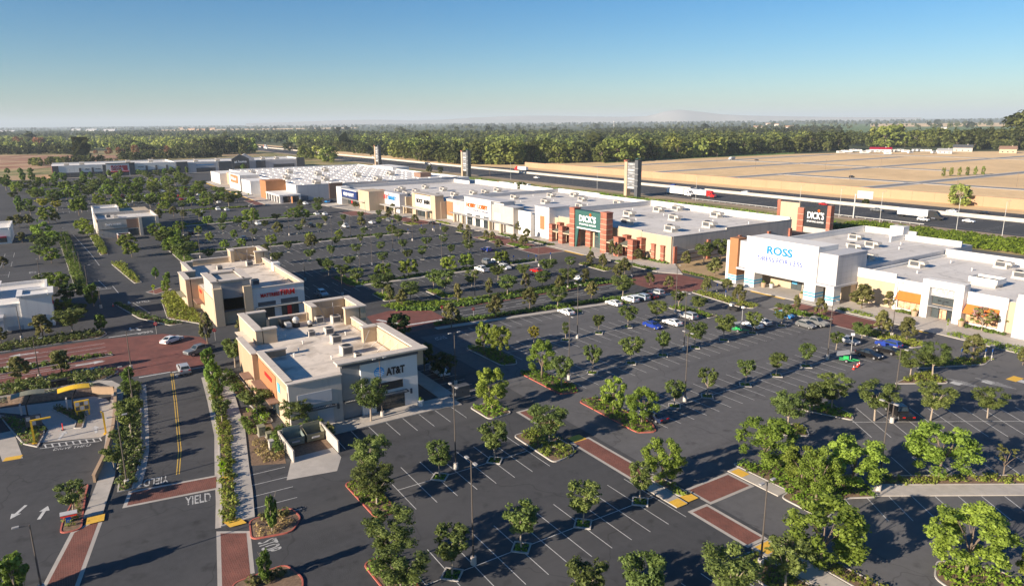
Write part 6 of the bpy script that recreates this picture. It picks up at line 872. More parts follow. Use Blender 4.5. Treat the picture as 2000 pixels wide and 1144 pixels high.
for x, y, h in LAMPS:
    k = (11.5, 2) if h > 10.2 else (9.4, 2) if h > 8.9 else (7.4, 1) if h > 6 else (5.2, 0)
    place = min(MARK + [(-75, 39, 'in the first front planter row'), (-56, 31, 'in the second front planter row'), (-112, 90, 'in the farthest row before the blue-lettered store'), (-94, 100, 'in the middle row before the blue-lettered store'), (-75, 85, 'in the nearest row before the blue-lettered store'), (-230, 90, 'in the middle of the big lot'), (-290, 80, 'in the far part of the big lot')], key=lambda m: (m[0] - x) ** 2 + (m[1] - y) ** 2)[2]
    t = thing('lamp_post', 'tall twin-head lamp post' if k[0] > 9 else 'street lamp post' if k[1] else 'short lamp post', place, 'lamp post', 'car park lamp posts', (x, y, 0), {11.5: .0, 9.4: PI / 2}.get(k[0], random.choice((PI / 2, -PI / 2))))
    b0, p, a, hd = LM[k]; link('concrete_base', b0, t); link('pole', p, t)
    if a: link('arm', a, t)
    for hx in ((-.85, .85) if k[1] == 2 else (1.1,) if k[1] == 1 else (0,)): link('lamp_head', hd, t, (hx, 0, k[0] + (.05 if k[1] else .1)))
for i, px in enumerate((1000, 1168, 1360, 1562, 1640, 1720, 1870, 1960)):
    x, y = at(px, 385 + (px - 1000) * .075); x = x * 301 / y; y = 300
    t = thing('freeway_light', 'thin tall freeway light pole', 'along the near freeway edge', 'lamp post', 'freeway light poles', (x, y, 0), PI / 2); h = 13; MB().tube((0, 0, 0), (0, 0, h), .11, .06, 6).tube((0, 0, h), (2.4, 0, h + .3), .05, n=5).build('pole', 'metal', t); link('lamp_head', LM[(7.4, 1)][3], t, (2.4, 0, h + .3))

# ================================================================ VEHICLES
def car_meshes(kind):
    P = {}
    if kind == 'sedan': L, W = 4.7, 1.8; body = [(-2.32, .32), (2.3, .3), (2.36, .55), (2.2, .76), (1.05, .93), (-1.55, .98), (-2.3, .94), (-2.38, .6)]; cab = [(1.0, .92), (.2, 1.40), (-.95, 1.43), (-1.85, .97)]; r = .32; ax = (1.42, -1.38)
    elif kind == 'hatch': L, W = 4.2, 1.76; body = [(-2.05, .32), (2.05, .3), (2.1, .6), (1.9, .82), (.9, .98), (-1.9, 1.02), (-2.1, .9), (-2.12, .6)]; cab = [(.95, .97), (.05, 1.47), (-1.4, 1.5), (-2.0, 1.0)]; r = .32; ax = (1.3, -1.28)
    elif kind == 'suv': L, W = 4.75, 1.9; body = [(-2.3, .38), (2.28, .38), (2.38, .7), (2.25, 1.0), (1.0, 1.12), (-2.25, 1.16), (-2.36, .9)]; cab = [(1.0, 1.11), (.25, 1.66), (-1.9, 1.7), (-2.3, 1.14)]; r = .37; ax = (1.42, -1.4)
    else: L, W = 5.7, 2.0; body = [(-2.85, .5), (2.8, .48), (2.88, .8), (2.75, 1.12), (1.3, 1.2), (-2.85, 1.18)]; cab = [(1.3, 1.19), (.6, 1.84), (-.9, 1.86), (-1.15, 1.18)]; r = .42; ax = (1.85, -1.75)
    hw = W / 2; mb = MB().side(body, -hw, hw, .06); P['body'] = mb
    cb = MB().side(cab, -hw + .07, hw - .07, .2); P['cabin'] = cb
    zs = [c[1] for c in cab]; lo, hi = min(zs), max(zs); inset_y = lambda z: -hw + .07 + .2 * (z - lo) / (hi - lo)
    def pane(p, q, e=.02, m=.12):     # end glass between two cabin profile points
        (x0, z0), (x1, z1) = p, q; d = Vector((x1 - x0, 0, z1 - z0)); n = Vector((d.z, 0, -d.x)).normalized() * e
        if n.z < 0: n = -n
        a = Vector((x0, 0, z0)) + d * .12; c = Vector((x0, 0, z0)) + d * .9; ya, yc = -inset_y(a.z) - m, -inset_y(c.z) - m; return MB().quad(tuple(a + n + Vector((0, -ya, 0))), tuple(a + n + Vector((0, ya, 0))), tuple(c + n + Vector((0, yc, 0))), tuple(c + n + Vector((0, -yc, 0))))
    P['windscreen'] = pane(cab[0], cab[1]); P['rear_window'] = pane(cab[3], cab[2])
    def sidewin(s):
        z0, z1 = lo + .1, hi - .1; t0, t1 = (z0 - lo) / (hi - lo), (z1 - lo) / (hi - lo); f = lambda t: cab[0][0] + (cab[1][0] - cab[0][0]) * t - .18; g = lambda t: cab[3][0] + (cab[2][0] - cab[3][0]) * t + .18
        return MB().quad((f(t0), s * (-inset_y(z0) + .012), z0), (f(t1), s * (-inset_y(z1) + .012), z1), (g(t1), s * (-inset_y(z1) + .012), z1), (g(t0), s * (-inset_y(z0) + .012), z0))
    P['side_l'], P['side_r'] = sidewin(1), sidewin(-1)
    ty = MB().tube((0, -.11, 0), (0, .11, 0), r, n=14); rm = MB().tube((0, -.12, 0), (0, .12, 0), r * .62, n=10)
    M_ = {k: v.mesh(k, None) for k, v in P.items()}
    for k in ('windscreen', 'rear_window', 'side_l', 'side_r'): M_[k].materials.append(MAT['glass'])
    M_['tyre'] = ty.mesh('tyre', 'tyre'); M_['rim'] = rm.mesh('rim', 'rim'); fx, bx = max(p[0] for p in body), min(p[0] for p in body); zl = .68 if kind in ('sedan', 'hatch') else .85
    M_['head'] = MB().box(-.1, .05, -.2, .2, -.07, .07).mesh('headlight', 'lens'); M_['tail'] = MB().box(-.05, .06, -.2, .2, -.08, .08).mesh('tail_light', 'tail')
    M_['bed'] = MB().box(-2.7, -1.3, -.8, .8, 1.19, 1.2).mesh('bed_floor', 'black') if kind == 'pickup' else None
    return M_, (r, ax, hw, fx, bx, zl)
CM = {k: car_meshes(k) for k in ('sedan', 'hatch', 'suv', 'pickup')}
PAINT = {}
for n_, c in dict(white=(.78, .78, .77), silver=(.42, .43, .45), grey=(.16, .165, .17), black=(.012, .012, .014), blue=(.02, .05, .30), sky=(.02, .22, .55), red=(.42, .015, .015), maroon=(.10, .012, .016), navy=(.02, .03, .07), pale=(.34, .40, .46)).items(): PAINT[n_] = M('car_paint_' + n_, c, .22, 0, spec=.6, metal=.1)
PM = {}
def car(kind, col, x, y, rot, place, group='parked cars', name=None, detail=True, z=0.0):
    M_, (r, ax, hw, fx, bx, zl) = CM[kind]; nm = name or {'sedan': 'parked_sedan', 'hatch': 'parked_hatchback', 'suv': 'parked_suv', 'pickup': 'pickup_truck'}[kind]
    t = thing(nm, {'sky': 'bright blue', 'pale': 'pale blue'}.get(col, col) + ' ' + {'hatch': 'hatchback', 'suv': 'sport utility car', 'pickup': 'pickup truck'}.get(kind, 'sedan'), place, 'pickup' if kind == 'pickup' else 'car', group, (x, y, z), rot)
    for k in ('body', 'cabin'):
        if (kind, k, col) not in PM: me = M_[k].copy(); me.materials.append(PAINT[col]); PM[kind, k, col] = me
        link(k, PM[kind, k, col], t)
    link('windscreen', M_['windscreen'], t); link('rear_window', M_['rear_window'], t); link('side_window', M_['side_l'], t); link('side_window', M_['side_r'], t)
    for a in ax:
        for s_ in (-1, 1):
            w_ = link('wheel', M_['tyre'], t, (a, s_ * (hw - .1), r))
            if detail: link('rim', M_['rim'], w_)
    if detail:
        for s_ in (-1, 1): link('headlight', M_['head'], t, (fx - .08, s_ * (hw - .3), zl)); link('tail_light', M_['tail'], t, (bx + .03, s_ * (hw - .26), zl + .12))
    if M_['bed']: link('bed_floor', M_['bed'], t)
    return t
near = lambda x, y: min(MARK + [(-128, 120, 'at the hedged kerb'), (-108, 112, 'in the farthest row before the blue-lettered store'), (-95, 130, 'in the middle row before the blue-lettered store'), (-73, 128, 'in the nearest row before the blue-lettered store'), (-186, 110, 'on the nearest planted strip of the big lot'), (-300, 112, 'in the far part of the big lot'), (-300, 90, 'in the middle of the far big lot')], key=lambda m: (m[0] - x) ** 2 + (m[1] - y) ** 2)[2]
K = 'sedan sedan suv suv sedan suv sedan sedan suv - sedan sedan hatch hatch pickup hatch suv sedan sedan pickup sedan suv pickup sedan suv sedan suv suv suv pickup suv sedan sedan pickup sedan sedan suv sedan suv pickup sedan sedan suv sedan sedan suv suv sedan suv suv sedan sedan suv sedan sedan sedan sedan suv suv sedan sedan sedan sedan suv sedan sedan sedan sedan sedan sedan suv pickup suv'.split()
Cc = 'white white white pale maroon silver blue white silver - white silver sky grey grey silver blue black black black navy white white white grey black blue grey white white white red white navy black white white black white black white white white sky navy white grey white black white red black white white red red silver silver white black black grey white maroon white white white red black white silver grey silver'.split()
XY = [(-128.3, 96.8), (-128.2, 111.3), (-128.6, 117), (-128.5, 120.7), (-128.5, 123.6), (-130, 127.1), (-108.5, 105.5), (-107.8, 110.7), (-109.4, 117.2), (-108.3, 131.5), (-96.6, 123.6), (-97, 127), (-97.6, 136), (-90.0, 133), (-89.9, 136.2), (-78.2, 130.1), (-72.2, 134), (-70.6, 130.6), (-71.0, 125.4), (-52.8, 103.1), (-72.6, 71.5), (-108.5, 53.5), (-296.4, 103.3), (-300.9, 117.4), (-302.4, 126.5), (-283.7, 138.6), (-210.4, 123.6), (-190.6, 112.4), (-191, 116.2), (-181.9, 105.1), (-180.5, 112.5), (-171.1, 117.8), (-155.4, 121.6), (-286, 58.6), (-317, 44.1), (-394, 61.4), (-398.3, 70.1), (-412, 70.8), (-393, 73.4), (-307.3, 91.4), (-347.1, 106.6), (-344.6, 109.9), (-395.9, 115.9), (-398.7, 129.1), (-402.7, 132.6), (-328, 74), (-402.3, 87.5), (-435.3, 77.3), (-457.1, 80.5), (-454.5, 70), (-467.7, 62.1), (-682.4, 19.7), (-643, 22), (-680.2, 38.8), (-664.3, 41.8), (-523.9, 29.5), (-502.5, 46.5), (-482, 53.2), (-600.5, 67.1), (-563.2, 72.7), (-552.1, 80.2), (-513.6, 74.9), (-491.7, 75.8), (-513.5, 80.6), (-495.8, 81.1), (-488.3, 85.4), (-534.3, 60.1), (-492.5, 64.4), (-694.7, 82.5), (-157.3, 15.9), (-136, 15.1), (-146, 19.4), (-179, 55)]
for i, (k, c, (x, y)) in enumerate(zip(K, Cc, XY)):
    if k == '-': continue
    rot = PI if (i * 7) % 3 else 0.0; place = near(x, y)
    if i == 19: rot = math.atan2(-NC.y, -NC.x)
    if i == 69: rot, place = 2.2, 'turning through the red junction'
    if i == 70: rot, place = PI, 'waiting at the near road stop line'
    if i == 71: rot, place = -1.2, 'entering the red junction'
    if i in (0, 1, 2, 3, 4, 5): rot = PI
    if i in (13, 14, 18, 6): rot = 0.0
    if i < 69 and x > -130 and i not in (19, 21, 9): pass
    car(k, c, x, y, rot, place, detail=x > -330)
_occ = [(q[0], q[1]) for l in TREES.values() for q in l]
_r2 = random.Random(12)
for gx in (-432, -452, -472, -496, -516, -536, -560, -584, -606, -640, -662, -684):
    for gy in range(-24, 92, 11):
        x, y = gx + _r2.uniform(-1.5, 1.5), gy + _r2.uniform(-1.5, 1.5)
        if min((x - q[0]) ** 2 + (y - q[1]) ** 2 for q in _occ) > 64 and _r2.random() < .62: _occ.append((x, y)); wd = _r2.uniform(6, 8.5); tree(x, y, wd * .82, wd, _r2.choice('ggl'), min(MARK, key=lambda m: (m[0] - x) ** 2 + (m[1] - y) ** 2)[2])
rng = random.Random(4)
for i in range(16): x = rng.choice((-446, -466, -486, -506, -526, -546)) + rng.choice((-2.7, 2.7)); y = 30 + rng.randrange(20) * 2.75 + 1.4; car(rng.choice(('sedan', 'suv')), rng.choice(('white', 'silver', 'black', 'grey', 'white', 'red')), x, y, rng.choice((0, PI)), near(x, y), detail=False)
FWC = [('pickup', 'white', -467, 321.8, 0), ('sedan', 'black', -449, 351.5, PI), ('suv', 'white', -290, 355, PI), ('sedan', 'red', -244, 329.2, 0), ('sedan', 'red', -224, 336.6, 0), ('suv', 'blue', -351, 355, PI), ('suv', 'white', -163, 318.2, 0), ('sedan', 'white', -149.5, 329.2, 0), ('sedan', 'white', -171, 358.7, PI), ('sedan', 'black', -159, 362.4, PI), ('pickup', 'grey', -193, 333, 0), ('suv', 'black', -320, 513, PI / 2), ('sedan', 'black', -520, 652, 0), ('suv', 'white', -695, 340.4, 0), ('sedan', 'grey', -640, 358, PI), ('suv', 'white', -900, 358, PI), ('sedan', 'white', -980, 322, 0), ('suv', 'black', -820, 333, 0)]
for k, c, x, y, r in FWC: car(k, c, x, y, r, 'driving on the freeway' if y < 400 else 'on the street grid of the dry field', 'freeway traffic', 'freeway_car' if y < 400 else None, False)
def semi(x, y, rot, cabcol, place, look, txt=None, trailer='white'):
    t = thing('semi_truck', look, place, 'truck', 'large trucks', (x, y, 0), rot); MB().box(-15.2, -1.6, -1.28, 1.28, 1.15, 4.05).build('trailer', trailer, t); MB().box(-14.8, -1.8, -1.1, 1.1, .95, 1.148).build('trailer_frame', 'black', t)
    MB().side([(-1.2, .6), (4.3, .55), (4.4, 1.5), (3.2, 2.0), (2.5, 3.1), (1.4, 3.9), (-1.2, 3.95)], -1.2, 1.2, .12).build('cab', cabcol if isinstance(cabcol, str) else PAINT[cabcol], t); MB().quad((3.12, -.95, 2.12), (3.12, .95, 2.12), (2.6, .9, 3.0), (2.6, -.9, 3.0)).build('windscreen', 'glass', t)
    for s_ in (-1, 1): MB().quad((2.7, s_ * 1.16, 2.0), (2.3, s_ * 1.11, 3.0), (1.2, s_ * 1.11, 3.0), (1.2, s_ * 1.16, 2.0)).build('side_window', 'glass', t); MB().tube((-.9, s_ * 1.0, 2), (-.9, s_ * 1.0, 4.3), .09, n=6).build('exhaust', 'chrome', t); MB().tube((1.9, s_ * 1.28, .75), (.2, s_ * 1.28, .75), .3, n=8).build('fuel_tank', 'chrome', t)
    MB().box(4.36, 4.48, -.7, .7, .7, 1.5).build('grille', 'chrome', t)
    wm = MB().tube((0, -.15, 0), (0, .15, 0), .5, n=12).mesh('wheel', 'tyre')
    for a in (3.4, -.9, -2.2, -13.0, -14.2):
        for s_ in (-1, 1): link('wheel', wm, t, (a, s_ * 1.1, .5))
    if txt: o = link('lettering', text_mesh(txt, 'rossblue', 6, 1.3, .05, .01), t, (-7.6, -1.31, 2.9)); o.rotation_euler = (PI / 2, 0, 0)
for q in (('dred',),): pass
RC = M('truck_red', (.55, .02, .02), .3, 0, spec=.6); MAT['truck_red'] = RC; WC = M('truck_white', (.76, .76, .75), .4, 0); MAT['tw'] = WC
semi(-286, 319, 0, 'truck_red', 'heading right on the freeway', 'white box trailer pulled by a red cab', None, 'tw'); semi(-163, 325.6, 0, 'black', 'nearest on the freeway', 'white box trailer pulled by a black cab', None, 'tw'); semi(-556, 362, PI, 'truck_red', 'heading left on the far carriageway', 'white box trailer with red cab', None, 'tw'); semi(-300, 315, 0, 'tw', 'behind the red cab truck', 'plain white semi truck', None, 'tw')
semi(-452, 250, PI, 'tw', 'parked in the yard behind the far stores', 'white semi truck with blue trailer lettering', 'Walmart', 'tw'); semi(-420, 258, PI, 'truck_red', 'parked right of the lettered truck', 'red cab truck with white trailer', None, 'tw'); semi(-404, 262, PI, 'tw', 'parked farthest right in the yard', 'white cab truck with white trailer', None, 'tw')
for i, (x, y) in enumerate(((-1000, 322), (-1120, 356), (-1260, 362), (-1340, 330), (-1480, 360))): semi(x, y, 0 if y < 340 else PI, 'truck_red' if i == 4 else 'tw', 'far along the freeway', 'tiny white semi truck', None, 'tw')
t = thing('box_truck', 'white tipper truck', 'on the street at the field edge', 'truck', loc=(-548, 644, 0), rotz=-PI / 2); MB().box(-5, 1.2, -1.2, 1.2, 1.1, 3.2).build('body', 'lgrey', t); MB().side([(1.3, .6), (3.4, .6), (3.4, 1.8), (2.9, 2.8), (1.3, 2.8)], -1.1, 1.1, .1).build('cab', 'tw', t); MB().quad((3.3, -.9, 1.9), (3.3, .9, 1.9), (2.95, .85, 2.7), (2.95, -.85, 2.7)).build('windscreen', 'glass', t)
wm = MB().tube((0, -.15, 0), (0, .15, 0), .5, n=10).mesh('wheel', 'tyre')
for a in (2.6, -2.6, -3.8):
    for s_ in (-1, 1): link('wheel', wm, t, (a, s_, .5))
# green solar light trailers, cones, cart
for i, (px, py) in enumerate(((1652, 706), (1441, 647))):
    x, y = at(px, py); t = thing('light_trailer', 'green mast trailer with tilted dark panel', ['beside the orange cones', 'among the silver parked cars'][i], 'trailer', loc=(x, y, 0), rotz=.6); MB().box(-1.2, 1.2, -.62, -.5, .45, .58).box(-1.2, 1.2, .5, .62, .45, .58).tube((1.2, -.5, .5), (2.3, 0, .5), .06).tube((1.2, .5, .5), (2.3, 0, .5), .06).build('frame', 'green', t); MB().box(-.5, .4, -.45, .45, .58, 1.2).build('battery_box', 'green', t); MB().add([(-1.7, -1.3, 1.35), (.5, -1.3, 1.95), (.5, 1.3, 1.95), (-1.7, 1.3, 1.35), (-1.7, -1.3, 1.42), (.5, -1.3, 2.02), (.5, 1.3, 2.02), (-1.7, 1.3, 1.42)], [(0, 3, 2, 1), (4, 5, 6, 7), (0, 1, 5, 4), (1, 2, 6, 5), (2, 3, 7, 6), (3, 0, 4, 7)]).build('solar_panel', 'mgrey', t); MB().tube((.7, 0, .6), (.7, 0, 5.2), .07, .05).build('mast', 'metal', t); MB().box(.4, 1.0, -.25, .25, 5.2, 5.6).build('camera_head', 'white', t)
    for s_ in (-1, 1): w_ = MB().tube((0, s_ * .72, .34), (0, s_ * .9, .34), .34, n=12).build('wheel', 'tyre', t); MB().tube((0, s_ * .71, .34), (0, s_ * .91, .34), .2, n=10).build('rim', 'rim', w_)
for px, py in ((1667, 721), (1674, 716.5), (1678, 714), (221, 598)):
    x, y = at(px, py); t = thing('traffic_cone', 'small orange-red traffic cone', 'beside the green light trailer' if px > 1000 else 'on the far road', 'cone', 'traffic cones', (x, y, 0)); MB().box(-.22, .22, -.22, .22, 0, .05).build('foot', 'redp', t); c = MB().tube((0, 0, .05), (0, 0, .85), .16, .03, 10).build('cone', 'redp', t); MB().tube((0, 0, .45), (0, 0, .6), .105, .08, 10).build('reflective_band', 'signwhite', c)
x, y = at(1434, 606); t = thing('utility_cart', 'small black utility cart with white roof box', 'by the planted walk before the striped pillars', 'cart', loc=(x, y, 0)); MB().side([(-1.3, .3), (1.3, .3), (1.2, .8), (.4, .85), (-1.3, 1.0)], -.6, .6, .05).build('body', 'black', t); MB().box(-1.2, .5, -.6, .6, 1.75, 1.85).build('roof', 'dgrey', t); MB().box(-1.2, -.4, -.5, .5, 1.0, 1.5).build('load_box', 'white', t)
for a in (-.9, .9):
    for s_ in (-1, 1): MB().tube((a, s_ * .55, .25), (a, s_ * .7, .25), .25, n=10).build('wheel', 'tyre', t)
for a in (-1.1, .4):
    for s_ in (-.55, .55): MB().tube((a, s_, .8), (a, s_, 1.76), .03, n=5).build('roof_post', 'black', t)

# ================================================================ SIGNS, POTS
def ped_sign(x, y, place, rot=-PI / 2 * 0):
    t = thing('crossing_sign', 'fluorescent yellow diamond crossing sign', place, 'sign', 'diamond crossing signs', (x, y, 0), rot); MB().tube((0, 0, 0), (0, 0, 2.6), .035, n=6).build('post', 'metal', t)
    p = MB().add([(.05, 0, 1.75), (.05, .55, 2.3), (.05, 0, 2.85), (.05, -.55, 2.3), (.04, 0, 1.75), (.04, .55, 2.3), (.04, 0, 2.85), (.04, -.55, 2.3)], [(0, 1, 2, 3), (7, 6, 5, 4)]).build('diamond_plate', 'yg', t)
    MB().add([(.06, y_, z_) for y_, z_ in ((-.06, 2.05), (.02, 2.3), (.12, 2.05), (.2, 2.08), (.08, 2.42), (.16, 2.34), (.2, 2.38), (.06, 2.55), (-.1, 2.48), (-.14, 2.3), (-.09, 2.3), (-.06, 2.42), (-.14, 2.1))], [tuple(range(13))]).build('walker_symbol', 'blk', p); MB().tube((.06, .03, 2.63), (.065, .03, 2.63), .07, n=10).build('walker_head', 'blk', p); MB().box(.04, .055, -.3, .3, 1.3, 1.68).build('arrow_plate', 'yg', t); MB().add([(.06, -.2, 1.58), (.06, .16, 1.4), (.06, .2, 1.48), (.06, -.16, 1.62)], [(0, 1, 2, 3)]).build('arrow_symbol', 'blk', t)
for (px, py), pl in (((437, 938), 'at the near road crosswalk'), ((1849, 646), 'before the orange-awning entrance'), ((1153, 497), 'before the green gable'), ((766, 441), 'before the orange-lettered store'), ((163, 440), 'by the candy shop crossing'), ((74, 440), 'left of the candy shop crossing'), ((301, 575), 'by the mattress shop corner'), ((486, 386), 'before the superstore')): ped_sign(*at(px, py), pl)
for i, (px, py) in enumerate(((1400, 570), (1417, 583), (797, 457), (823, 449), (848, 452), (1003, 512), (1032, 511), (1047, 511), (1075, 506), (1876, 702), (1923, 702), (1936, 703), (711, 436), (860, 448))):
    x, y = at(px, py); t = thing('parking_sign', 'blue parking sign', near(x, y), 'sign', 'blue parking signs', (x, y, 0)); MB().tube((0, 0, 0), (0, 0, 2.3), .04, n=6).build('post', 'metal', t); MB().box(.03, .06, -.2, .2, 1.6, 2.25).build('plate', 'blue', t); MB().tube((0, 0, 0), (0, 0, .9), .11, n=8).build('bollard', 'base', t)
for px, py, pl in ((421, 665, 'beside the mattress shop drive'), (306, 652, 'at the far road splitter'), (864, 618, 'at the near end of the cross road hedge'), (925, 622, 'by the cross road hedge')):
    x, y = at(px, py); t = thing('stop_sign', 'red octagonal stop sign', pl, 'sign', 'stop signs', (x, y, 0)); MB().tube((0, 0, 0), (0, 0, 2.6), .035, n=6).build('post', 'metal', t); p = MB().tube((.03, 0, 2.3), (.06, 0, 2.3), .4, n=8).build('octagon', 'redp', t); o = link('lettering', text_mesh('STOP', 'signwhite', .56, .2, .01), p, (.07, 0, 2.3)); o.rotation_euler = (PI / 2, 0, PI / 2)
def pot(x, y, look, place, s=1.0, mat='peach'):
    t = thing('planter_pot', look, place, 'pot', loc=(x, y, .13)); MB().tube((0, 0, 0), (0, 0, .9 * s), .36 * s, .5 * s, 14).build('pot', mat, t); link('plant', leaf_mesh('plant', 'fgr', [(0, 0, .95 * s)], [.4 * s], 120, .16, .6, seed=3), t)
pot(-96.9, 44.2, 'round white pot', 'at the blue-globe shop corner', 1.1, 'white'); pot(-81.6, 160.6, 'tan pot', 'left of the orange-awning entrance', 1.4); pot(-71.6, 160.6, 'tan pot', 'right of the orange-awning entrance', 1.4); pot(-119.8, 156.6, 'tan pot', 'inside the striped-pillar porch', 1.4); pot(-118, 157.6, 'grey pot', 'inside the striped-pillar porch', 1.3, 'lgrey'); pot(-106.6, 154.6, 'tan pot', 'beside the middle striped pillar', 1.3)
x, y = at(1186, 497); t = thing('cart_corral', 'small pale bench rack', 'under the green gable', 'rack', loc=(x, y, .13)); MB().box(-1, 1, -.4, .4, .4, .5).build('seat', 'metal', t)
for a in (-.9, .8): MB().box(a, a + .1, -.35, .35, 0, .398).build('leg', 'metal', t)
# overhead freeway sign and high fence posts
t = thing('overhead_sign', 'grey cantilever road sign seen from behind', 'on the near freeway edge', 'sign', loc=(-186, 302.5, 0)); MB().tube((0, 0, 0), (0, 0, 11), .3, .25, 8).build('post', 'metal', t); MB().tube((0, 0, 10.6), (8, 0, 10.6), .18, n=6).build('arm', 'metal', t); p = MB().box(1, 8.4, -.3, -.2, 9.2, 12.6).build('panel', 'lgrey', t)
for k in range(7): MB().box(1.4 + k, 1.6 + k, -.2, .1, 9.2, 12.6).build('panel_rib', 'metal', p)
t = thing('guard_rail', 'grey steel guard rail', 'along the near freeway edge', 'rail', loc=(-215, 303.6, 0)); MB().box(-70, 60, 0, .06, .55, .85).build('beam', 'metal', t)
for k in range(33): MB().box(-70 + k * 4, -69.85 + k * 4, .06, .2, -.02, .8).build('post', 'metal', t)

# ================================================================ ROOF UNITS
def unit_meshes():
    c = MB().box(-1.25, 1.25, -.95, .95, .3, 1.45).mesh('casing', 'hvac'); k = MB().box(-1.35, 1.35, -1.05, 1.05, 0, .298).mesh('roof_curb', 'metal'); h = MB().side([(1.26, .9), (2.2, .85), (1.9, 1.4), (1.26, 1.44)], -.85, .85).mesh('hood', 'hvac'); f = MB().tube((-.5, 0, 1.452), (-.5, 0, 1.58), .62, .6, 12).mesh('fan', 'black'); g = MB().box(-.9, .9, -.965, -.952, .45, 1.3).mesh('grille', 'dgrey'); return c, k, h, f, g
UM = unit_meshes()
def unit(x, y, z, place, s=1.0, rot=0.0):
    t = thing('roof_unit', 'boxy beige rooftop air unit', place, 'air conditioner', 'rooftop air units', (x, y, z), rot); t.scale = (s, s, s)
    for n_, m in zip(('casing', 'roof_curb', 'hood', 'fan', 'grille'), UM): link(n_, m, t)
for x, y in ((-120.3, 177.9), (-122.6, 201.3), (-113, 185.7), (-112.5, 193.3), (-102.8, 175.1)): unit(x, y, 8.28, 'on the blue-lettered store roof', 1.2)
for x, y in ((-94.3, 183.6), (-81.5, 199.9), (-73.1, 189.9)): unit(x, y, 6.68, 'on the orange-awning store roof', 1.2)
t = thing('roof_unit', 'wide open-topped white equipment screen', 'on the orange-awning store roof', 'air conditioner', loc=(-74.1, 175.6, 6.68)); [MB().box(*q, .8, 2.0).build('screen_panel', 'white', t) for q in ((-3, 3, -2.2, -2.05), (-3, 3, 2.05, 2.2), (-3, -2.85, -2.04, 2.04), (2.85, 3, -2.04, 2.04))]; MB().box(-2.6, 2.6, -1.8, 1.8, 0, 1.5).build('casing', 'hvac', t); [MB().tube((a, 0, 1.5), (a, 0, 1.7), .8, n=12).build('fan', 'black', t) for a in (-1.4, 1.4)]
for x, y in ((-205.6, 185), (-208.9, 203.8), (-189.8, 170), (-187.1, 190.7), (-168.6, 170.5), (-167.4, 187.2), (-184.1, 209.7), (-207.4, 212.5)): unit(x, y, 7.98, 'on the sports store roof', 1.45)
for x, y in ((-280.3, 180.5), (-259.3, 164.7), (-256.1, 181.1), (-276.4, 198.8), (-272.4, 209.6), (-253.9, 200.1), (-233, 182.5), (-232.3, 202.5)): unit(x, y, 8.68, 'on the orange-lettered store roof', 1.35)
for x, y in ((-318.9, 194.8), (-314.4, 184.6), (-313.9, 177.3), (-313.1, 166.1), (-311.1, 156.2)): unit(x, y, 8.28, 'on the boot store roof', 1.4)
for x, y in ((-341.2, 174.3), (-360.1, 172.9), (-358.3, 157.9), (-347.6, 151), (-339.5, 157.4), (-331.8, 148.6)): unit(x, y, 8.28, 'on the pet store roof', 1.4)
for x, y in ((-544.9, 122.1), (-533.3, 145.9), (-536.8, 174), (-476.7, 128.4), (-498.7, 156.4), (-424.5, 131.8), (-468.1, 173.8), (-464.5, 196.6), (-424.9, 171.1), (-449, 145.2)): unit(x, y, 8.38, 'on the superstore roof', 2.0)
for y in (10, 22, 60, 80): unit(-760 - y * .2, y, 9.28, 'on the tile store roof', 2.0)
for y in (118, 138, 182, 196): unit(-760, y, 8.68, 'on the home store roof', 2.0)
AC = MB().box(-.75, .75, -.75, .75, .08, 1.25).mesh('casing', 'hvac'); ACF = MB().tube((0, 0, 1.252), (0, 0, 1.32), .55, n=14).mesh('fan', 'black'); ACB = MB().box(-.85, .85, -.85, .85, 0, .078).mesh('roof_curb', 'metal'); ACG = MB().box(.752, .765, -.6, .6, .25, 1.1).mesh('grille', 'dgrey')
def ac(x, y, z, place, s=1.0):
    t = thing('roof_unit', 'square condenser with round fan', place, 'air conditioner', 'rooftop air units', (x, y, z)); t.scale = (s, s, s)
    for n_, m in zip(('casing', 'fan', 'roof_curb', 'grille'), (AC, ACF, ACB, ACG)): link(n_, m, t)
for x, y, s in ((-124.5, 38.9, 1), (-118.6, 38.2, 1.1), (-111.2, 37.5, 1.25), (-133, 39.8, 1), (-131.4, 42.6, 1.1), (-125.1, 35.8, .8), (-108.2, 38.4, .7)): ac(x, y, 6.08, 'on the blue-globe shop roof', s)
for x, y, s in ((-201, 42, 1.1), (-175.5, 37.6, 1.1), (-200, 34, .9)): ac(x, y, 5.98, 'on the mattress shop roof', s)
ac(-341, 16.5, 6.47, 'on the candy shop roof', 1.1); unit(-339, 19, 6.47, 'on the candy shop roof', .8); ac(-199, -8.6, 5.07, 'on the left white shop roof', 1.1)
for x, y, h, r in ((-132.6, 35.2, 2.0, .7), (-131.2, 37.4, 1.3, .5)): t = thing('exhaust_fan', 'round metal kitchen exhaust fan', 'on the blue-globe shop roof', 'fan', 'rooftop exhaust fans', (x, y, 6.08)); MB().box(-r * .8, r * .8, -r * .8, r * .8, 0, h * .4).build('roof_curb', 'black', t); MB().tube((0, 0, h * .4), (0, 0, h * .75), r * .7, r, 12).build('bowl', 'metal', t); MB().tube((0, 0, h * .75), (0, 0, h), r, r * .5, 12).build('cap', 'metal', t)
t = thing('exhaust_duct', 'dark bulky kitchen duct unit', 'on the blue-globe shop roof', 'duct', loc=(-134.2, 33.6, 6.08)); MB().box(-1, 1, -1, 1, 0, 1.6).build('casing', 'black', t); MB().box(1, 2.6, -.5, .5, .4, 1.2).build('elbow', 'metal', t)
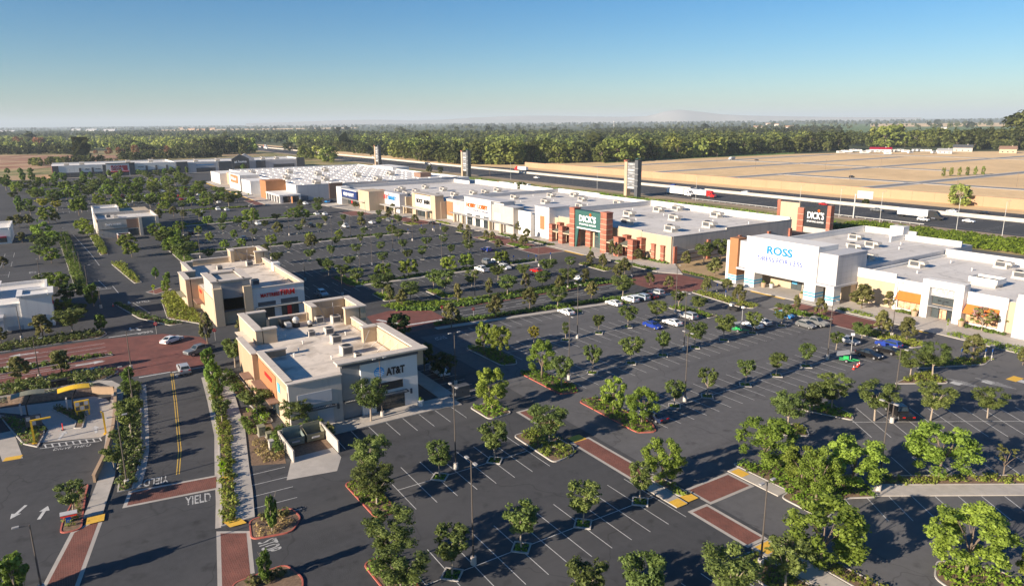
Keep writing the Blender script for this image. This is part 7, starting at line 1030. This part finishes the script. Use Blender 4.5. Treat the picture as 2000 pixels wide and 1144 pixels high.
for i, (x, y) in enumerate(((-114.8, 29.7), (-117.4, 31.2), (-121, 33), (-106, 34), (-127, 31.5), (-122, 41.2), (-110, 34.5))): t = thing('roof_vent', 'small white roof vent pipe', 'on the blue-globe shop roof', 'vent', 'small roof vents', (x, y, 6.08)); MB().tube((0, 0, 0), (0, 0, .5), .1, n=8).build('pipe', 'white', t); MB().tube((0, 0, .5), (0, 0, .62), .2, .16, 8).build('cap', 'white', t)
for nm, z, lst in (('on the sports store roof', 7.98, [(-215, 176), (-196, 180), (-178, 178), (-163, 178), (-199, 197), (-176, 199), (-165, 205), (-220, 200)]), ('on the blue-lettered store roof', 8.28, [(-118, 190), (-108, 182), (-106, 196), (-124, 186), (-110, 204)]), ('on the orange-awning store roof', 6.68, [(-90, 176), (-84, 190), (-92, 196), (-68, 182)]), ('on the orange-lettered store roof', 8.68, [(-285, 170), (-268, 176), (-245, 172), (-262, 190), (-240, 192), (-286, 195)])):
    for x, y in lst: t = thing('roof_vent', 'small pale roof vent pipe', nm, 'vent', 'small roof vents', (x, y, z)); MB().tube((0, 0, 0), (0, 0, .6), .14, n=8).build('pipe', 'white', t); MB().tube((0, 0, .6), (0, 0, .75), .26, .2, 8).build('cap', 'metal', t)

# ================================================================ BEYOND THE SITE
for v in range(4):
    C, Rr, T = crown_clumps('o', 900 + v); CROWN['o', v] = leaf_mesh('crown_oak', 'fo', C, Rr, 900, .10, .3, T, 1.4, seed=900 + v); C, Rr, T = crown_clumps('o', 950 + v); CROWN['p', v] = leaf_mesh('crown_grove', 'fp', C, Rr, 900, .10, .3, T, 1.4, seed=950 + v)
    CROWN['r', v] = leaf_mesh('crown_rust', 'frust', C, Rr, 700, .10, .3, T, 1.4, seed=970 + v)
LOOK.update(o='dark oak', p='green grove tree', r='rust-brown dry tree')
for k in 'opr': TRUNK[k, 0] = trunk_mesh('l', 77); TRUNK[k, 1] = trunk_mesh('g', 78)
for k in 'opr': LEAF[k] = None
g = random.Random(21)
def far_tree(x, y, h, w_, k, place):
    t = thing('grove_tree', LOOK[k], place, 'tree', 'trees beyond the freeway', (x, y, 0), g.uniform(0, 6.28)); v = g.randrange(4); th = h * .12
    c = link('crown', CROWN[k, v], t, (0, 0, th)); c.scale = (w_, w_ * g.uniform(.9, 1.1), h - th); tr = link('trunk', TRUNK[k, v % 2], t); tr.scale = (h * .6, h * .6, h * .9)
# front edges of the woods, photo pixel of the foot: (pixels, n, kinds, height, place)
EDGES = [([(560, 296), (640, 296), (700, 301), (760, 307)], 16, 'oo', 15, 'along the dry strip beside the far freeway'), ([(770, 308), (820, 314), (880, 321), (900, 323)], 22, 'oop', 19, 'in the dense wood behind the middle pylon sign'), ([(905, 323), (960, 323), (1010, 322), (1080, 320)], 24, 'op', 21, 'in the wood between the two near pylon signs'), ([(1085, 319), (1140, 318), (1215, 317)], 20, 'opp', 22, 'in the wood behind the nearest pylon sign'), ([(1225, 316), (1290, 312), (1350, 309)], 18, 'op', 21, 'at the park edge beyond the dry field'), ([(1360, 308), (1430, 304), (1530, 299)], 20, 'oop', 22, 'along the lawn beyond the dry field'), ([(1540, 299), (1600, 296), (1650, 293)], 16, 'o', 21, 'left of the white caravans'), ([(1700, 288), (1760, 287), (1850, 289)], 22, 'p', 26, 'behind the white caravans'), ([(1850, 293), (1920, 293), (2010, 293)], 20, 'o', 24, 'round the houses at the far right'), ([(1990, 290), (2030, 289)], 4, 'o', 44, 'tallest at the far right edge'),
         ([(0, 303), (60, 302), (130, 301)], 18, 'o', 14, 'behind the red dirt field'), ([(230, 300), (300, 299), (400, 298)], 20, 'po', 16, 'behind the tile store'), ([(410, 303), (450, 303), (500, 300)], 14, 'po', 19, 'behind the dark gable store'), ([(380, 297), (440, 293), (500, 289)], 14, 'o', 18, 'in the left wood near the freeway'), ([(590, 312), (620, 312), (655, 320)], 9, 'p', 15, 'between the home store and the freeway'), ([(60, 326), (115, 322), (160, 321), (230, 318)], 26, 'op', 8, 'just behind the tile store roof'), ([(235, 314), (300, 312), (360, 310), (430, 308)], 40, 'o', 10, 'close behind the tile store'), ([(128, 303), (165, 303), (215, 303), (250, 302), (330, 302)], 9, 'r', 12, 'at the edge of the red dirt field'), ([(30, 290), (60, 287), (80, 290)], 4, 'r', 20, 'deep in the left wood')]
for pts, n, ks, h, place in EDGES:
    gx = [at(*p) for p in pts]
    for i in range(n):
        u = (i + g.uniform(.1, .9)) / n * (len(gx) - 1); j = min(int(u), len(gx) - 2); f = u - j; x = gx[j][0] + (gx[j + 1][0] - gx[j][0]) * f; y = gx[j][1] + (gx[j + 1][1] - gx[j][1]) * f; d = math.hypot(x, y); k = 1 + g.uniform(0, .05); hh = h * g.choice((g.uniform(.4, .7), g.uniform(.75, 1.2), g.uniform(.8, 1.3)))
        far_tree(x * k, y * k, hh, hh * g.uniform(.85, 1.25), g.choice(ks), place)
for i in range(6): x, y = at(1842 + i * 15.5, 345 - i * .7); far_tree(x, y, 6.5, 2.8, 'p', 'in the short row on the dry field')
x, y = at(1873, 403); far_tree(x * 389 / y, 389, 10.5, 10.5, 'p', 'alone beside the freeway')
for px, py, h in ((1018, 376, 7), (1040, 378, 5), (838, 336, 6), (860, 338, 6), (1690, 402, 4)): far_tree(*at(px, py), h, h * .9, 'o', 'on the bank behind the store row')
# the woods behind: clumps of leaves, one mass each
def wood(name, look, place, quad, n, h0, mat, seed, leaf=2.2, per=46, gap=0.0):
    gg = np.random.default_rng(seed); a, b_, c, d = [np.array(q) for q in quad]; P = []; Rr = []; T = []
    u = gg.random(n); v = gg.random(n) ** 1.0
    ph = gg.random(6) * 6.28
    for i in range(n):
        p = (a * (1 - u[i]) + b_ * u[i]) * (1 - v[i]) + (d * (1 - u[i]) + c * u[i]) * v[i]
        if gap and math.sin(p[0] * .006 + ph[0]) * math.sin(p[1] * .005 + ph[1]) + .5 * math.sin(p[0] * .017 + ph[2]) * math.sin(p[1] * .014 + ph[3]) > 1 - gap: continue
        h = h0 * gg.uniform(.6, 1.2); t0 = gg.uniform(-.45, .4)
        for q in range(5): aa = gg.random() * 6.28; rr = h * .28 * gg.random(); P.append((p[0] + rr * math.cos(aa), p[1] + rr * math.sin(aa), h * gg.uniform(.25, .78))); Rr.append(h * gg.uniform(.2, .3)); T.append(t0 + gg.uniform(-.15, .15))
    o = link(name, leaf_mesh(name, mat, P, Rr, int(len(P) / 5 * per), leaf, .6, T, 1.25, seed=seed)); o['kind'] = 'stuff'; reg(o, look, place, 'woodland'); return o
A = at
wood('woodland', 'lighter green treetops', 'scattered through the wood beyond the freeway', (A(600, 292), A(1250, 311), A(1300, 280), A(560, 279)), 260, 21, 'fp', 31, 2.4, 70)
wood('woodland', 'dark oak treetops', 'scattered through the left wood', (A(-60, 299), A(440, 296), A(540, 268), A(-60, 272)), 320, 17, 'fo', 32, 2.6, 70)
wood('woodland', 'lighter treetops', 'scattered behind the park lawn', (A(1230, 304), A(1600, 293), A(1660, 272), A(1230, 282)), 220, 22, 'fp', 33, 2.6, 70)
wood('woodland', 'dense dark wood', 'beyond the freeway pylons', (A(600, 293), A(1200, 312), A(1250, 285), A(560, 281)), 700, 19, 'fo', 1, 2.6, 60, .25)
wood('woodland', 'mixed green wood', 'behind the park lawn', (A(1220, 305), A(1560, 294), A(1600, 276), A(1220, 285)), 620, 20, 'fo', 2, 2.8, 60, .2)
wood('woodland', 'bright green wood', 'behind the red dirt field', (A(-60, 297), A(420, 294), A(520, 270), A(-60, 274)), 800, 17, 'fp', 3, 2.8, 60, .15)
wood('woodland', 'dark wood', 'round the far right houses', (A(1640, 287), A(2050, 286), A(2060, 272), A(1620, 276)), 420, 21, 'fo', 4, 3.0, 60, .3)
wood('woodland', 'distant green wood', 'in the middle distance at left', (A(-80, 273), A(700, 270), A(700, 258), A(-80, 259)), 2000, 17, 'fo', 5, 4.5, 30, .3)
wood('woodland', 'distant dark wood', 'in the middle distance at centre', (A(480, 280), A(1400, 282), A(1500, 262), A(480, 264)), 2000, 19, 'fo', 6, 4.5, 30, .25)
wood('woodland', 'distant wood belt', 'behind the green crop field', (A(1150, 275), A(1640, 268), A(1640, 254), A(1150, 256)), 900, 19, 'fo', 7, 4.5, 30, .4)
wood('woodland', 'hazy tree belts', 'low along the horizon', (A(-150, 257), A(2150, 251.5), A(2150, 236), A(-150, 250)), 5200, 20, 'fo', 8, 9.0, 18, .4)
wood('woodland', 'last hazy tree line', 'on the horizon', (A(-150, 250.2), A(2150, 236.8), A(2150, 232.5), A(-150, 247.8)), 4500, 26, 'fo', 9, 18, 14, .15)
# caravans, houses
for i in range(22):
    px = 1640 + i * 9.2 + g.uniform(-2, 2); x, y = at(px, 297 + g.uniform(-1.2, 1.5) + (3 if i % 5 == 0 else 0)); L = g.uniform(7, 11)
    t = thing('caravan', 'white parked caravan', 'in the row at the back of the dry field', 'caravan', 'parked caravans', (x, y, 0), g.uniform(-.5, .5) + rad(60)); MB().side([(-L / 2, .5), (L / 2, .5), (L / 2 + .4, 1.4), (L / 2 - .1, 3.0), (-L / 2 + .2, 3.1), (-L / 2, 2.2)], -1.25, 1.25, .08).build('body', 'white', t); MB().box(-L * .25, L * .2, -1.27, -1.26, 1.6, 2.3).box(-L * .25, L * .2, 1.26, 1.27, 1.6, 2.3).build('windows', 'glass', t); MB().tube((-.4, -1.2, .4), (-.4, 1.2, .4), .4, n=10).build('wheels', 'tyre', t); MB().box(-.5, .5, -.4, .4, 3.12, 3.4).build('roof_unit', 'lgrey', t)
def house(px, py, wd, dp, h, place, look, rf='brown', wl='cream', rot=.4):
    x, y = at(px, py); t = thing('house', look, place, 'house', loc=(x, y, 0), rotz=rot); MB().box(-wd / 2, wd / 2, -dp / 2, dp / 2, 0, h).build('wall', wl, t); r = MB().side([(-dp / 2 - .6, h), (0, h + dp * .3), (dp / 2 + .6, h), (0, h + .02)], -wd / 2 - .5, wd / 2 + .5); r.v = [(q[1], q[0], q[2]) for q in r.v]; rr = r.build('roof', rf, t); MB().box(wd * .2, wd * .2 + 1, -.5, .5, h + dp * .1, h + dp * .36).build('chimney', wl, rr)
    for k in (-.3, 0, .3): MB().box(k * wd - .7, k * wd + .7, -dp / 2 - .04, -dp / 2 - .01, 1.0, 2.3).build('window', 'glass', t)
    for s_ in (-1, 1): MB().box(s_ * (wd / 2 + .01), s_ * (wd / 2 + .04), -1, 1, 1.0, 2.3).build('window', 'glass', t)
house(1968, 299, 18, 12, 5, 'at the far right behind the field', 'tan house with brown gabled roof'); house(1880, 296, 22, 13, 5, 'right of the caravans', 'low greige house with wide roof', 'dgrey', 'greige'); house(1845, 300, 16, 9, 3.6, 'in front of the caravan row end', 'small pale metal shed', 'metal', 'lgrey'); house(1537, 289, 16, 12, 7, 'among the trees beyond the lawn', 'two-storey white house', 'greige', 'white'); house(1720, 297, 26, 9, 3.6, 'behind the caravans', 'long low red-roofed shed', 'dred', 'white'); house(1843, 253, 20, 12, 5, 'in the far right trees', 'small far white barn', 'lgrey', 'white')
for i, (px, py) in enumerate(((180, 256), (215, 257), (12, 260), (150, 255))): house(px, py, 90 if i != 2 else 130, 40, 7, 'far off above the left wood', 'long low white warehouse', 'lgrey', 'white', rad(60))
for i, (px, py) in enumerate(((1500, 244), (1515, 246), (1540, 252), (1480, 252))): house(px, py, 40, 22, 8, 'in the hazy distance', 'pale far farm building', 'wall_tan', 'white', rad(30))
for i, (px, py) in enumerate(((355, 253), (375, 255), (395, 257), (415, 254))): house(px, py, 60, 30, 9, 'far off left of the freeway', 'tan far building', 'wall_tan', 'tan', rad(50))
t = thing('water_tower', 'tiny white water tower', 'rising from the far wood', 'tower', loc=(*at(1199, 248), 0)); MB().tube((0, 0, 0), (0, 0, 30), 1.6, n=8).build('shaft', 'white', t); MB().tube((0, 0, 30), (0, 0, 38), 2.2, 5, 10).tube((0, 0, 38), (0, 0, 42), 5, 2, 10).build('tank', 'white', t)
for i, (px, py) in enumerate(((957, 345), (1767, 288), (1250, 322), (1400, 316), (1720, 328), (1660, 352), (1985, 365), (1870, 361), (1612, 332), (1475, 330))):
    x, y = at(px, py); t = thing('utility_pole', 'thin dark utility pole', 'out by the dry field', 'pole', 'thin poles on the dry field', (x, y, 0)); MB().tube((0, 0, 0), (0, 0, 9), .14, .1, 6).build('pole', 'bark', t); MB().box(-1, 1, -.06, .06, 8.2, 8.4).build('crossarm', 'bark', t)
# far mountain and low hills, 15 km away
def ridge(name, prof, dist, mat, depth=2600):
    mb = MB(); n = len(prof)
    for px, py in prof:
        d = FW * F_PX + E1 * (px - 1000) - E2 * (py - 572); q = Vector((d.x, d.y, 0)); L = q.length; q /= L; h = max(4.0, CAM_H + d.z / L * dist); c = q * dist
        for k, f in ((-1, 0), (-.55, .42), (-.2, .85), (0, 1), (.4, .7), (1, 0)): r = c + q * (k * depth * (1 + .2 * math.sin(px * .05 + k * 3))); mb.v.append((r.x, r.y, -1 + h * f * (1 + .08 * math.sin(px * .11 + k * 5) * (0 < f < 1))))
    mb.f = [(6 * i + j, 6 * i + 6 + j, 6 * i + 7 + j, 6 * i + 1 + j) for i in range(n - 1) for j in range(5)]
    o = mb.build(name, mat, smooth=True); o['kind'] = 'structure'; return o
MAT['hill'] = M('dry_hills', (.42, .40, .37), .95, .15, .0008)
pk = [(1060, 234), (1120, 231), (1180, 229.5), (1230, 227), (1262, 226), (1280, 221.5), (1296, 215), (1312, 211.4), (1326, 210), (1340, 211.2), (1356, 214.2), (1374, 216), (1392, 219), (1412, 221.6), (1440, 223.4), (1475, 225), (1520, 226), (1580, 227.4), (1680, 228.6), (1800, 229)]
pk = [(x, 231 + (y - 231) * .8) for x, y in pk]
ridge('mountain', pk, 14500, 'hill', 1400)
ridge('hills', [(480, 241), (560, 239), (620, 236.4), (680, 234.5), (740, 234), (800, 235.4), (860, 234.2), (920, 230), (980, 227.4), (1030, 226), (1090, 226.4), (1150, 227.6), (1220, 228.4), (1270, 231)], 16500, 'hill', 1400)
# the air: one even box of thin haze round the whole place
hz = MB().box(-48000, 48000, -48000, 48000, -2.5, 310).build('haze', None); m, t, out = _new('thin_haze'); pv = t.nodes.new('ShaderNodeVolumePrincipled'); pv.inputs['Color'].default_value = (.74, .86, .96, 1); pv.inputs['Density'].default_value = 7e-5; pv.inputs['Anisotropy'].default_value = 0
t.links.new(pv.outputs[0], out.inputs['Volume']); hz.data.materials.append(m); hz['kind'] = 'stuff'; reg(hz, 'thin pale blue summer haze', 'over the whole plain', 'haze')
finish_labels()
